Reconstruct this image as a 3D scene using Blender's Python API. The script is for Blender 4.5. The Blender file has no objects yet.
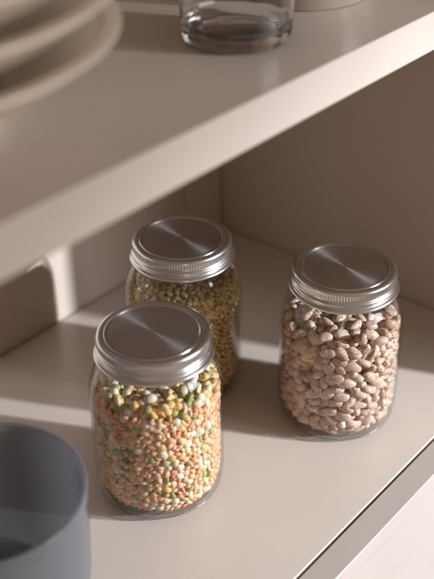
import bpy, bmesh, math, random
import numpy as np
from mathutils import Vector, Matrix, Quaternion

# Everything is laid out in centimetres and scaled to metres on the way in.
S = 0.01
random.seed(7)
rng = np.random.default_rng(7)
sc = bpy.context.scene
COL = sc.collection

# ------------------------------------------------------------------ helpers
def mesh_obj(name, me, mat=None, parent=None, smooth=True, loc=None):
    o = bpy.data.objects.new(name, me)
    COL.objects.link(o)
    if mat is not None and not me.materials:
        me.materials.append(mat)
    if smooth:
        me.polygons.foreach_set('use_smooth', [True] * len(me.polygons))
    if parent is not None:
        o.parent = parent
    if loc is not None:
        o.location = Vector(loc) * S
    return o

def from_bm(name, bm):
    bmesh.ops.recalc_face_normals(bm, faces=bm.faces)
    me = bpy.data.meshes.new(name)
    bm.to_mesh(me)
    bm.free()
    return me

def lathe(name, prof, n=96, closed=True, rfun=None):
    """Revolve (r, z) points round Z; closed = the profile is a loop."""
    bm = bmesh.new()
    rings = []
    for r, z in prof:
        if r < 1e-6:
            rings.append([bm.verts.new((0, 0, z * S))])
        else:
            rings.append([bm.verts.new((r * S * math.cos(2 * math.pi * i / n), r * S * math.sin(2 * math.pi * i / n), z * S)) for i in range(n)])
    pairs = list(zip(rings, rings[1:]))
    if closed:
        pairs.append((rings[-1], rings[0]))
    for a, b in pairs:
        if len(a) == 1 and len(b) == 1:
            continue
        for i in range(n):
            j = (i + 1) % n
            if len(a) == 1:
                bm.faces.new((a[0], b[i], b[j]))
            elif len(b) == 1:
                bm.faces.new((a[i], a[j], b[0]))
            else:
                bm.faces.new((a[i], a[j], b[j], b[i]))
    return from_bm(name, bm)

def fillet(pts, rad, seg=4, loop=False):
    """Round the corners of a 2-D polyline; rad is one number or one per point."""
    out = []
    N = len(pts)
    for i, p in enumerate(pts):
        r = rad[i] if isinstance(rad, (list, tuple)) else rad
        if r <= 0 or (not loop and (i == 0 or i == N - 1)):
            out.append(p)
            continue
        a, b, c = Vector(pts[i - 1]), Vector(p), Vector(pts[(i + 1) % N])
        u, w = a - b, c - b
        d = min(r, u.length * .48, w.length * .48)
        s, e = b + u.normalized() * d, b + w.normalized() * d
        for k in range(seg + 1):
            t = k / seg
            q = (1 - t) ** 2 * s + 2 * t * (1 - t) * b + t * t * e
            out.append((q.x, q.y))
    return out

def board(name, x0, x1, poly, mat, parent=None):
    """Extrude a (y, z) outline along X."""
    bm = bmesh.new()
    a = [bm.verts.new((x0 * S, y * S, z * S)) for y, z in poly]
    b = [bm.verts.new((x1 * S, y * S, z * S)) for y, z in poly]
    n = len(poly)
    for i in range(n):
        j = (i + 1) % n
        bm.faces.new((a[i], a[j], b[j], b[i]))
    bm.faces.new(a)
    bm.faces.new(b)
    return mesh_obj(name, from_bm(name, bm), mat, parent, smooth=False)

def box(name, x0, x1, y0, y1, z0, z1, mat, parent=None, bev=.12, smooth=False):
    bm = bmesh.new()
    bmesh.ops.create_cube(bm, size=1)
    for v in bm.verts:
        v.co = Vector(((x0 + x1) / 2 + v.co.x * (x1 - x0), (y0 + y1) / 2 + v.co.y * (y1 - y0), (z0 + z1) / 2 + v.co.z * (z1 - z0))) * S
    if bev:
        bmesh.ops.bevel(bm, geom=list(bm.edges), offset=bev * S, segments=3, affect='EDGES', profile=.5)
    return mesh_obj(name, from_bm(name, bm), mat, parent, smooth)

def empty(name, loc, rz=0):
    o = bpy.data.objects.new(name, None)
    COL.objects.link(o)
    o.location = Vector(loc) * S
    o.rotation_euler.z = rz
    o.empty_display_size = .02
    return o

def tag(o, label, cat, group=None, kind=None):
    o['label'] = label
    o['category'] = cat
    if group:
        o['group'] = group
    if kind:
        o['kind'] = kind
    return o

# ---------------------------------------------------------------- materials
class NT:
    def __init__(self, name):
        self.m = bpy.data.materials.new(name)
        self.m.use_nodes = True
        self.t = self.m.node_tree
        self.t.nodes.clear()
        self.out = self.n('ShaderNodeOutputMaterial')
    def n(self, kind, **kw):
        nd = self.t.nodes.new(kind)
        for k, v in kw.items():
            if k.startswith('i_'):
                nd.inputs[k[2:].replace('_', ' ')].default_value = v
            else:
                setattr(nd, k, v)
        return nd
    def l(self, a, b):
        self.t.links.new(a, b)
    def ramp(self, fac, stops, interp='LINEAR'):
        r = self.n('ShaderNodeValToRGB')
        r.color_ramp.interpolation = interp
        while len(r.color_ramp.elements) < len(stops):
            r.color_ramp.elements.new(.5)
        for e, (p, c) in zip(r.color_ramp.elements, stops):
            e.position = p
            e.color = (*c, 1) if len(c) == 3 else c
        self.l(fac, r.inputs[0])
        return r.outputs[0]
    def math(self, op, a, b=None):
        m = self.n('ShaderNodeMath', operation=op)
        for i, x in enumerate((a, b)):
            if x is None:
                continue
            if isinstance(x, (int, float)):
                m.inputs[i].default_value = x
            else:
                self.l(x, m.inputs[i])
        return m.outputs[0]
    def mix(self, fac, a, b):
        m = self.n('ShaderNodeMix', data_type='RGBA')
        for i, x in ((0, fac), (6, a), (7, b)):
            if isinstance(x, (int, float)):
                m.inputs[i].default_value = x
            elif isinstance(x, tuple):
                m.inputs[i].default_value = (*x, 1)
            else:
                self.l(x, m.inputs[i])
        return m.outputs[2]
    def surf(self, s):
        self.l(s, self.out.inputs[0])
        return self.m

def paint(name, col, rough=.38, bump=.11, spec=.5):
    k = NT(name)
    tc = k.n('ShaderNodeTexCoord')
    n1 = k.n('ShaderNodeTexNoise', i_Scale=9.0, i_Detail=4.0)
    n2 = k.n('ShaderNodeTexNoise', i_Scale=260.0, i_Detail=4.0)
    k.l(tc.outputs['Object'], n1.inputs['Vector'])
    k.l(tc.outputs['Object'], n2.inputs['Vector'])
    c = k.ramp(n1.outputs['Fac'], [(.3, tuple(x * .965 for x in col)), (.7, tuple(min(1, x * 1.02) for x in col))])
    r = k.math('ADD', k.math('MULTIPLY', n1.outputs['Fac'], .12), rough - .06)
    b = k.n('ShaderNodeBump', i_Strength=bump, i_Distance=.0004)
    k.l(n2.outputs['Fac'], b.inputs['Height'])
    p = k.n('ShaderNodeBsdfPrincipled')
    p.inputs['Specular IOR Level'].default_value = spec
    k.l(c, p.inputs['Base Color'])
    k.l(r, p.inputs['Roughness'])
    k.l(b.outputs[0], p.inputs['Normal'])
    return k.surf(p.outputs[0])

def thin_glass(name, face, edge, rough=.015, ior=1.5, body=None, refract=0):
    """A thin glass wall: straight-through transmission that loses light where more glass is crossed at grazing angles, and a Fresnel reflection."""
    k = NT(name)
    lw = k.n('ShaderNodeLayerWeight', i_Blend=.5)
    tint = k.ramp(lw.outputs['Facing'], [(0, face), (.62, face), (.97, edge)])
    tr = k.n('ShaderNodeBsdfTransparent')
    k.l(tint, tr.inputs[0])
    gl = k.n('ShaderNodeBsdfGlossy')
    gl.inputs['Roughness'].default_value = rough
    r0 = ((ior - 1) / (ior + 1)) ** 2
    fr = k.math('ADD', k.math('MULTIPLY', k.math('POWER', lw.outputs['Facing'], 5.0), 1 - r0), r0)
    tc = k.n('ShaderNodeTexCoord')
    nz = k.n('ShaderNodeTexNoise', i_Scale=28.0, i_Detail=1.0)
    k.l(tc.outputs['Object'], nz.inputs['Vector'])
    bp = k.n('ShaderNodeBump', i_Strength=.12, i_Distance=.004)
    k.l(nz.outputs['Fac'], bp.inputs['Height'])
    k.l(bp.outputs[0], gl.inputs['Normal'])
    mx = k.n('ShaderNodeMixShader')
    k.l(fr, mx.inputs[0])
    if body:      # coloured in the mass, slightly milky
        df = k.n('ShaderNodeBsdfDiffuse')
        df.inputs[0].default_value = (*body, 1)
        tl = k.n('ShaderNodeBsdfTranslucent')
        tl.inputs[0].default_value = (*body, 1)
        m1 = k.n('ShaderNodeMixShader')
        m1.inputs[0].default_value = .5
        k.l(df.outputs[0], m1.inputs[1]); k.l(tl.outputs[0], m1.inputs[2])
        m2 = k.n('ShaderNodeMixShader')
        m2.inputs[0].default_value = .6
        k.l(tr.outputs[0], m2.inputs[1]); k.l(m1.outputs[0], m2.inputs[2])
        tr = m2
    if refract:   # a heavy foot bends part of the light
        rf = k.n('ShaderNodeBsdfRefraction', i_IOR=1.5)
        rf.inputs['Roughness'].default_value = .03
        m3 = k.n('ShaderNodeMixShader')
        m3.inputs[0].default_value = refract
        k.l(tr.outputs[0], m3.inputs[1]); k.l(rf.outputs[0], m3.inputs[2])
        tr = m3
    k.l(tr.outputs[0], mx.inputs[1])
    k.l(gl.outputs[0], mx.inputs[2])
    return k.surf(mx.outputs[0])

def solid_glass(name, col, rough=.0):
    k = NT(name)
    g = k.n('ShaderNodeBsdfGlass', i_Roughness=rough, i_IOR=1.5)
    g.inputs['Color'].default_value = (*col, 1)
    return k.surf(g.outputs[0])

def steel(name, col, rough, aniso, rings=True):
    """Turned stainless steel: the brush marks run round the axis."""
    k = NT(name)
    tc = k.n('ShaderNodeTexCoord')
    sx = k.n('ShaderNodeSeparateXYZ')
    k.l(tc.outputs['Object'], sx.inputs[0])
    rad = k.math('SQRT', k.math('ADD', k.math('MULTIPLY', sx.outputs[0], sx.outputs[0]), k.math('MULTIPLY', sx.outputs[1], sx.outputs[1])))
    cb = k.n('ShaderNodeCombineXYZ')
    k.l(rad, cb.inputs[0])
    k.l(sx.outputs[2], cb.inputs[2])
    nz = k.n('ShaderNodeTexNoise', i_Scale=5200.0, i_Detail=2.0)
    k.l(cb.outputs[0], nz.inputs['Vector'])
    sm = k.n('ShaderNodeTexNoise', i_Scale=60.0, i_Detail=4.0)
    k.l(tc.outputs['Object'], sm.inputs['Vector'])
    colr = k.ramp(nz.outputs['Fac'], [(.25, tuple(c * .86 for c in col)), (.75, tuple(c * 1.06 for c in col))])
    tg = k.n('ShaderNodeTangent', direction_type='RADIAL', axis='Z')
    smudge = k.ramp(sm.outputs['Fac'], [(.35, (0, 0, 0)), (.7, (1, 1, 1))])
    lobes = []
    for rg, an in ((rough, aniso), (rough * 1.75, aniso * .9)):
        p = k.n('ShaderNodeBsdfPrincipled', i_Metallic=1.0, i_Anisotropic=an)
        p.inputs['Anisotropic Rotation'].default_value = .25
        k.l(colr, p.inputs['Base Color'])
        r = k.math('ADD', k.math('MULTIPLY', smudge, .05), k.math('ADD', k.math('MULTIPLY', nz.outputs['Fac'], .06), rg - .05))
        k.l(r, p.inputs['Roughness'])
        k.l(tg.outputs[0], p.inputs['Tangent'])
        if rings:
            b = k.n('ShaderNodeBump', i_Strength=.08, i_Distance=.0001)
            k.l(nz.outputs['Fac'], b.inputs['Height'])
            k.l(b.outputs[0], p.inputs['Normal'])
        lobes.append(p)
    mx = k.n('ShaderNodeMixShader')
    mx.inputs[0].default_value = .3
    k.l(lobes[0].outputs[0], mx.inputs[1])
    k.l(lobes[1].outputs[0], mx.inputs[2])
    return k.surf(mx.outputs[0])

def seed_mat(name, stops, speck=None, rough=.42, sub=.0, mottle=.25, spec=.4, bump=.25):
    """Dry seeds: a tone per seed (object random + the 'tone' attribute), a little mottling, optional dark speckles."""
    k = NT(name)
    oi = k.n('ShaderNodeObjectInfo')
    at = k.n('ShaderNodeAttribute', attribute_name='tone')
    tone = k.math('FRACT', k.math('ADD', oi.outputs['Random'], at.outputs['Fac']))
    base = k.ramp(tone, stops)
    tc = k.n('ShaderNodeTexCoord')
    off = k.n('ShaderNodeVectorMath', operation='ADD')
    k.l(tc.outputs['Object'], off.inputs[0])
    cb = k.n('ShaderNodeCombineXYZ')
    for i in range(3):
        k.l(k.math('MULTIPLY', tone, .37 * (i + 1)), cb.inputs[i])
    k.l(cb.outputs[0], off.inputs[1])
    n1 = k.n('ShaderNodeTexNoise', i_Scale=300.0, i_Detail=3.0)
    k.l(off.outputs[0], n1.inputs['Vector'])
    dk = k.n('ShaderNodeHueSaturation', i_Value=.62, i_Saturation=1.1)
    k.l(base, dk.inputs['Color'])
    f = k.math('MULTIPLY', k.ramp(n1.outputs['Fac'], [(.42, (0, 0, 0)), (.72, (1, 1, 1))]), mottle * 2)
    col = k.mix(f, base, dk.outputs[0])
    if speck:
        sc_, lo, hi, scol, amt = speck
        mp = k.n('ShaderNodeMapping')
        mp.inputs['Scale'].default_value = (.8, 1.1, 1.1)
        k.l(off.outputs[0], mp.inputs['Vector'])
        n2 = k.n('ShaderNodeTexNoise', i_Scale=sc_, i_Detail=3.0, i_Roughness=.62)
        k.l(mp.outputs[0], n2.inputs['Vector'])
        n3 = k.n('ShaderNodeTexNoise', i_Scale=110.0, i_Detail=1.0)
        k.l(off.outputs[0], n3.inputs['Vector'])
        m1 = k.ramp(n2.outputs['Fac'], [(lo, (0, 0, 0)), (hi, (1, 1, 1))])
        m2 = k.ramp(n3.outputs['Fac'], [(.38, (.1, .1, .1)), (.66, (1, 1, 1))])
        col = k.mix(k.math('MULTIPLY', k.math('MULTIPLY', m1, m2), amt), col, scol)
    b = k.n('ShaderNodeBump', i_Strength=bump, i_Distance=.0003)
    k.l(n1.outputs['Fac'], b.inputs['Height'])
    p = k.n('ShaderNodeBsdfPrincipled', i_Roughness=rough)
    p.inputs['Specular IOR Level'].default_value = spec
    k.l(col, p.inputs['Base Color'])
    k.l(b.outputs[0], p.inputs['Normal'])
    if sub:
        p.inputs['Subsurface Weight'].default_value = sub
        p.inputs['Subsurface Radius'].default_value = (1, .6, .35)
        p.inputs['Subsurface Scale'].default_value = .0012
    return k.surf(p.outputs[0])

def glaze(name, col, rough=.18, mott=.06, coat=.6):
    k = NT(name)
    tc = k.n('ShaderNodeTexCoord')
    n1 = k.n('ShaderNodeTexNoise', i_Scale=30.0, i_Detail=5.0)
    k.l(tc.outputs['Object'], n1.inputs['Vector'])
    c = k.ramp(n1.outputs['Fac'], [(.3, tuple(x * (1 - mott) for x in col)), (.7, tuple(x * (1 + mott) for x in col))])
    p = k.n('ShaderNodeBsdfPrincipled', i_Roughness=rough)
    p.inputs['Coat Weight'].default_value = coat
    p.inputs['Coat Roughness'].default_value = .06
    k.l(c, p.inputs['Base Color'])
    return k.surf(p.outputs[0])

M_SHELF = paint('satin greige shelf paint', (.63, .565, .52), rough=.29)
M_WALL = paint('matt greige panel paint', (.60, .52, .46), rough=.5)
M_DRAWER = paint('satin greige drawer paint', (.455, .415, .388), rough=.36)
M_GLASS = thin_glass('clear jar glass', (.99, .993, .99), (.965, .975, .968))
M_TUMBLER = solid_glass('clear tumbler glass', (1.0, 1.0, 1.0), .008)
M_BASE = thin_glass('thick clear glass', (.985, .99, .985), (.93, .96, .945), ior=1.75, refract=.1)
M_LIDTOP = steel('turned steel disc', (.70, .71, .72), .19, .95)
M_LID = steel('steel screw band', (.72, .725, .73), .20, .35, rings=False)
M_BEAN = seed_mat('speckled pinto skin', [(0, (.58, .40, .31)), (.3, (.69, .52, .42)), (.6, (.62, .44, .345)), (.82, (.79, .65, .54)), (.93, (.55, .38, .28)), (1, (.36, .21, .145))],
                  speck=(760, .47, .55, (.215, .10, .065), .95), rough=.42, mottle=.14, bump=.08, spec=.35)
M_ORANGE = seed_mat('split red lentil', [(0, (.76, .34, .16)), (.3, (.81, .43, .24)), (.55, (.83, .53, .33)), (.8, (.82, .62, .44)), (1, (.72, .27, .12))], rough=.5, mottle=.12, sub=.15)
M_WHITE = seed_mat('white pea skin', [(0, (.76, .67, .51)), (.4, (.80, .72, .58)), (.7, (.72, .65, .49)), (.85, (.70, .55, .42)), (1, (.56, .56, .44))], rough=.4, mottle=.14, sub=.12)
M_GREEN = seed_mat('green pea skin', [(0, (.25, .265, .07)), (.45, (.34, .345, .11)), (.8, (.45, .45, .20)), (1, (.20, .22, .04))], rough=.42, mottle=.2)
M_YELLOW = seed_mat('yellow split pea', [(0, (.72, .46, .14)), (.5, (.76, .54, .23)), (.8, (.80, .65, .38)), (1, (.68, .38, .10))], rough=.45, mottle=.14, sub=.12)
M_GRAIN = seed_mat('golden brown grain', [(0, (.66, .45, .19)), (.4, (.76, .56, .26)), (.75, (.80, .65, .37)), (1, (.48, .29, .11))], rough=.4, mottle=.35)
M_BOWL = glaze('warm beige glaze', (.84, .76, .66), rough=.3, coat=.3)
M_DISH = glaze('taupe glaze', (.36, .28, .23), rough=.2, coat=.9)
M_CUP = thin_glass('smoked blue grey glass', (.66, .68, .71), (.36, .39, .44), ior=1.55, body=(.34, .355, .385))

# -------------------------------------------------------------- the cupboard
D, D2, H2, T2 = 30.31, 25.22, 26.04, 28.57
def struct(o):
    o['kind'] = 'structure'
    return o

W0 = -100.0
def slab(y0, y1, z0, z1, r):
    return fillet([(y0, z0), (y0, z1), (y1, z1), (y1, z0)], [r, r, 0, 0], 4, True)

struct(board('floor', W0, -.22, slab(-D, .80, -1.9, 0, .055), M_SHELF))
struct(box('wall_back', W0, 1.8, 1.02, 2.6, -30, 75, M_WALL, bev=0))
struct(box('wall_side', 0, 1.8, -46.0, 1.01, -30, 75, M_WALL, bev=.1))  # front end lengthened out of view to block the lamp and cast the shadow edge
struct(box('wall_trim', -5.0, -.22, .72, 1.015, .03, 25.9, M_WALL, bev=.06))
upper = board('upper_shelf', W0, -.03, slab(-D2, 1.01, H2, T2, .10), M_SHELF)
tag(upper, 'greige painted upper shelf board above the jars, carrying the bowls and tumbler', 'shelf')

# drawer front below the lower shelf: stile and rail frame round a recessed panel, a fine bead line under the top edge
drawer = empty('drawer', (-50, -30.7, -9))
tag(drawer, 'white painted drawer front with framed panel below the lower shelf edge', 'drawer')
y0, yb = -32.25, -30.50
prof = fillet([(yb, -.06), (y0, -.06), (y0, -1.50), (y0 + .1, -1.54), (y0 + .1, -1.60), (y0, -1.64), (y0, -7.0), (y0 + .18, -7.2), (y0 + .18, -7.5),
               (y0 + .7, -7.9), (y0 + .7, -16), (y0 + .18, -16.4), (y0, -16.8), (y0, -22), (yb, -22)], [.04, .07] + [0] * 13, 3, True)
off = Vector((50, 30.7, 9)) * S
def dchild(o):
    o.parent = drawer
    o.location = off
    return o
dchild(board('drawer_front', W0, -.3, prof, M_DRAWER))
dchild(box('drawer_box', W0 + 1, -1.2, yb + .05, -4, -20, -3.2, M_WALL, bev=0))

# --------------------------------------------------------------------- jars
OUT = fillet([(0, .14), (2.75, .14), (3.0, 0), (3.68, 0), (4.12, .60), (4.24, 1.6), (4.25, 2.6), (4.25, 7.7), (4.17, 8.65), (3.78, 9.75), (3.42, 10.35), (3.36, 10.8), (3.36, 12.0)],
             [0, .1, .1, .3, .5, .4, .3, .8, .7, .5, .25, .2, 0], 5)
INN = fillet([(3.2, 12.0), (3.2, 10.7), (3.28, 10.3), (3.65, 9.68), (4.02, 8.62), (4.11, 7.7), (4.11, 2.5), (4.10, 1.5), (3.95, .72), (3.45, .34), (0, .30)],
             [0, .2, .25, .5, .7, .8, .3, .4, .5, .3, 0], 5)
def split_at(prof, z):
    return [p for p in prof if p[1] >= z]
wall_prof = split_at(OUT[10:], .62) + split_at(INN, .62)
base_prof = [p for p in OUT[:26] if p[1] <= .60] + [p for p in INN[-14:] if p[1] < .60]
ME_WALL = lathe('jar_wall', wall_prof, 112)
ME_BASE = lathe('jar_base', base_prof, 112, closed=False)

LT = 12.2  # top of the lid
def lid_mesh():
    N = 116 * 4
    prof = [(3.02, LT - .06), (3.10, LT - .015), (3.2, LT - .01), (3.30, LT - .015), (3.41, LT - .05), (3.48, LT - .12), (3.50, LT - .20)]
    kn = [(3.50, LT - .24), (3.50, LT - .27), (3.50, LT - .58), (3.50, LT - .61)]
    low = [(3.48, LT - .66), (3.44, LT - .70), (3.43, LT - .76), (3.50, LT - .81), (3.57, LT - .88), (3.60, LT - .97), (3.57, LT - 1.06), (3.50, LT - 1.12), (3.49, LT - 1.18),
           (3.55, LT - 1.23), (3.66, LT - 1.27), (3.73, LT - 1.34), (3.74, LT - 1.42), (3.69, LT - 1.49), (3.60, LT - 1.51), (3.50, LT - 1.46), (3.42, LT - 1.3), (3.40, LT - .3), (3.02, LT - .2)]
    allp = prof + kn + low
    bm = bmesh.new()
    rings = []
    for idx, (r, z) in enumerate(allp):
        amp = {len(prof) + 1: .085, len(prof) + 2: .085}.get(idx, 0)
        ring = []
        for i in range(N):
            rr = r - amp * (0, .5, 1, .5)[i % 4] + amp * .4
            a = 2 * math.pi * i / N
            ring.append(bm.verts.new((rr * S * math.cos(a), rr * S * math.sin(a), z * S)))
        rings.append(ring)
    for a, b in zip(rings, rings[1:] + rings[:1]):
        for i in range(N):
            j = (i + 1) % N
            bm.faces.new((a[i], a[j], b[j], b[i]))
    return from_bm('lid', bm)
ME_LID = lid_mesh()
ME_DISC = lathe('lid_disc', fillet([(0, LT - .05), (2.80, LT - .05), (2.86, LT - .005), (2.95, LT + .03), (3.03, LT + .0), (3.05, LT - .09), (3.0, LT - .14), (0, LT - .14)], [0, .05, .05, .06, .05, .02, .02, 0], 4), 160, closed=False)

JARS = [((-29.746, -18.323), .4, 'clear glass jar of mixed lentils and peas, steel lid, nearest the camera'),
        ((-16.089, -23.158), 1.9, 'clear glass jar of speckled pinto beans, steel lid, standing on the right'),
        ((-20.0, -12.1), 3.0, 'clear glass jar of golden brown grain, steel lid, standing behind the other two')]
jar0 = None
roots = []
for (jx, jy), rz, lab in JARS:
    r = empty('glass_jar', (jx, jy, 0), rz)
    tag(r, lab, 'jar', 'lidded glass jars on the lower shelf')
    mesh_obj('glass_wall', ME_WALL, M_GLASS, r)
    mesh_obj('thick_base', ME_BASE, M_BASE, r, loc=(0, 0, .02))
    ld = mesh_obj('lid', ME_LID, M_LID, r)
    mesh_obj('lid_disc', ME_DISC, M_LIDTOP, ld)
    roots.append(r)

# ------------------------------------------------------ seeds inside the jars
# resting positions come from dropping the seeds into the jar with rigid-body physics
def unpack(nums, counts):
    """x, y, z in hundredths of a centimetre, then (where given) three Euler angles in twentieths of a radian and a size in twentieths."""
    n = sum(counts)
    a = np.array(nums, float).reshape(n, -1)
    k = np.repeat(np.arange(len(counts)), counts)
    if a.shape[1] > 3:
        e = a[:, 3:6] / 20
        s = a[:, 6] / 20
        c1, c2, c3 = np.cos(e / 2).T
        s1, s2, s3 = np.sin(e / 2).T
        q = np.stack([c1 * c2 * c3 + s1 * s2 * s3, s1 * c2 * c3 - c1 * s2 * s3, c1 * s2 * c3 + s1 * c2 * s3, c1 * c2 * s3 - s1 * s2 * c3], 1)
    else:
        q = rng.normal(size=(n, 4))
        s = rng.uniform(.86, 1.12, n)
    p = a[:, :3] / 100
    p[:, :2] *= (1.025 + .05 * np.clip((1.7 - p[:, 2]) / 1.2, 0, 1))[:, None]
    return p - (0, 0, .21), q / np.linalg.norm(q, axis=1)[:, None], s, k

def noise3(v, seed, f):
    r = np.random.default_rng(seed)
    o = np.zeros(len(v))
    for _ in range(6):
        d = r.normal(size=3)
        o += np.sin(v @ d * f + r.uniform(0, 6.28))
    return o / 6

def seed_mesh(name, abc, sub, kind, seed):
    bm = bmesh.new()
    bmesh.ops.create_icosphere(bm, subdivisions=sub, radius=1)
    co = np.array([v.co[:] for v in bm.verts])
    nz = noise3(co, seed, 1.7)
    c = co * (1 + .07 * nz)[:, None]
    a, b, h = abc
    if kind == 'kidney':
        c[:, 1] += .11 * (c[:, 0] ** 2) - .06
        c[:, 1] -= .10 * np.exp(-((c[:, 0]) / .35) ** 2) * (co[:, 1] > 0) * co[:, 1]
        c[:, 1:] *= (1 + .11 * c[:, 0:1] ** 2 + .05 * (seed % 3 - 1) * c[:, 0:1])
    elif kind == 'split':      # half a pea: domed above, nearly flat below
        lo = c[:, 2] < -.2
        c[lo, 2] = -.2 + (c[lo, 2] + .2) * .28
        c[:, 2] = (c[:, 2] + .34) / .82 * .95
        c[:, 2] -= .42
        c[:, :2] *= 1.03
    elif kind == 'lens':
        rr = np.hypot(c[:, 0], c[:, 1])
        c[:, 2] *= np.where(c[:, 2] < 0, .6, 1.15)
        c[:, :2] *= (1 + .06 * noise3(co, seed + 50, 2.6))[:, None]
    elif kind == 'grain':
        c[:, 1:] *= (1 - .22 * c[:, 0:1])
    c *= np.array([a, b, h]) * S
    for v, p in zip(bm.verts, c):
        v.co = p
    me = from_bm(name, bm)
    return me

def rot_mats(q):
    w, x, y, z = q.T
    return np.stack([np.stack([1 - 2 * (y * y + z * z), 2 * (x * y - w * z), 2 * (x * z + w * y)], 1),
                     np.stack([2 * (x * y + w * z), 1 - 2 * (x * x + z * z), 2 * (y * z - w * x)], 1),
                     np.stack([2 * (x * z - w * y), 2 * (y * z + w * x), 1 - 2 * (x * x + y * y)], 1)], 1)

def merge(name, me, P, Q, SC, mat, loc):
    """Every remaining seed of a kind as one mesh, with a tone per seed."""
    nv, nf = len(me.vertices), len(me.polygons)
    co = np.empty(nv * 3, np.float32); me.vertices.foreach_get('co', co); co = co.reshape(-1, 3)
    li = np.empty(nf * 3, np.int32); me.polygons.foreach_get('vertices', li)
    R = rot_mats(Q)
    V = np.einsum('nij,vj->nvi', R, co) * SC[:, None, None] + P[:, None, :] * S
    n = len(P)
    F = (li[None, :] + (np.arange(n) * nv)[:, None]).astype(np.int32).ravel()
    m = bpy.data.meshes.new(name)
    m.vertices.add(n * nv); m.vertices.foreach_set('co', V.astype(np.float32).ravel())
    m.loops.add(len(F)); m.loops.foreach_set('vertex_index', F)
    m.polygons.add(n * nf)
    m.polygons.foreach_set('loop_start', np.arange(n * nf, dtype=np.int32) * 3)
    m.polygons.foreach_set('loop_total', np.full(n * nf, 3, np.int32))
    m.update(calc_edges=True)
    t = m.attributes.new('tone', 'FLOAT', 'POINT')
    t.data.foreach_set('value', np.repeat(rng.random(n), nv).astype(np.float32))
    return mesh_obj(name, m, mat, loc=loc)

JITTER = random.Random(11)
def fill(data, jar, specs):
    P, Q, SC, K = unpack(*data)
    (jx, jy), _, _ = JARS[jar]
    for ki, sp in enumerate(specs):
        idx = np.where(K == ki)[0]
        first, rest = idx[:sp['count']], idx[sp['count']:]
        vars_ = []
        for j, kd in enumerate(sp['shapes']):
            me = seed_mesh(sp['name'], sp['abc'], sp['sub'], kd, 31 * ki + j)
            me.materials.append(sp['mat'])
            me.polygons.foreach_set('use_smooth', [True] * len(me.polygons))
            vars_.append(me)
        proto = bpy.data.objects.new(sp['name'], vars_[0])
        tag(proto, sp['label'], sp['cat'], sp['group'])
        proto.rotation_mode = 'QUATERNION'
        for c, i in enumerate(first):
            o = proto if c == 0 else proto.copy()
            o.data = vars_[JITTER.randrange(len(vars_))]
            o.location = ((jx + P[i, 0]) * S, (jy + P[i, 1]) * S, P[i, 2] * S)
            o.rotation_quaternion = Quaternion(Q[i])
            o.scale = (SC[i],) * 3
            COL.objects.link(o)
        if sp.get('half'):      # only the near half was recorded: the far half is the same heap turned round
            tP, tQ = P[idx].copy(), Q[idx].copy()
            tP[:, :2] *= -1
            w_, x_, y_, z_ = tQ.T
            tQ = np.stack([-z_, -y_, x_, w_], 1)
            P, Q, SC = np.concatenate([P, tP]), np.concatenate([Q, tQ]), np.concatenate([SC, SC[idx]])
            rest = np.concatenate([rest, np.arange(len(P) - len(idx), len(P))])
        if len(rest):
            me = seed_mesh(sp['name'] + '_low', sp['abc'], sp['low'], sp['shapes'][0], 31 * ki)
            o = merge(sp['mass'], me, P[rest], Q[rest], SC[rest], sp['mat'], (jx, jy, 0))
            tag(o, sp['mass_label'], sp['cat'], kind='stuff')

MIX = [dict(name='orange_lentil', half=True, abc=(.26, .235, .158), sub=2, low=2, count=300, shapes=['lens'] * 4, mat=M_ORANGE, cat='lentil', mass='orange_lentils',
            label='small orange split lentil packed in the nearest glass jar', group='orange lentils in the nearest jar', mass_label='mass of orange lentils filling the nearest jar behind the outer ones'),
       dict(name='white_pea', half=True, abc=(.385, .315, .285), sub=3, low=2, count=112, shapes=['plain', 'kidney', 'plain'], mat=M_WHITE, cat='pea', mass='white_peas',
            label='creamy white pea among the lentils in the nearest glass jar', group='white peas in the nearest jar', mass_label='white peas buried deeper in the nearest jar'),
       dict(name='green_pea', half=True, abc=(.33, .31, .245), sub=3, low=2, count=95, shapes=['split', 'plain', 'split'], mat=M_GREEN, cat='pea', mass='green_peas',
            label='olive green pea among the lentils in the nearest glass jar', group='green peas in the nearest jar', mass_label='green peas buried deeper in the nearest jar'),
       dict(name='yellow_pea', half=True, abc=(.33, .31, .235), sub=3, low=2, count=123, shapes=['split', 'split', 'plain'], mat=M_YELLOW, cat='pea', mass='yellow_peas',
            label='yellow split pea among the lentils in the nearest glass jar', group='yellow split peas in the nearest jar', mass_label='yellow split peas buried deeper in the nearest jar')]
BEAN = [dict(name='pinto_bean', abc=(.61, .395, .31), sub=4, low=3, count=300, shapes=['kidney'] * 5, mat=M_BEAN, cat='bean', mass='pinto_beans',
             label='tan pinto bean with brown speckles packed in the right glass jar', group='pinto beans in the right jar', mass_label='pinto beans filling the right jar behind the outer ones')]
GRAIN = [dict(name='brown_grain', half=True, abc=(.24, .185, .17), sub=2, low=1, count=300, shapes=['grain'] * 3, mat=M_GRAIN, cat='grain', mass='brown_grains',
              label='small golden brown grain in the rear glass jar', group='golden brown grains in the rear jar', mass_label='mass of golden brown grain filling the rear jar')]
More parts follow.
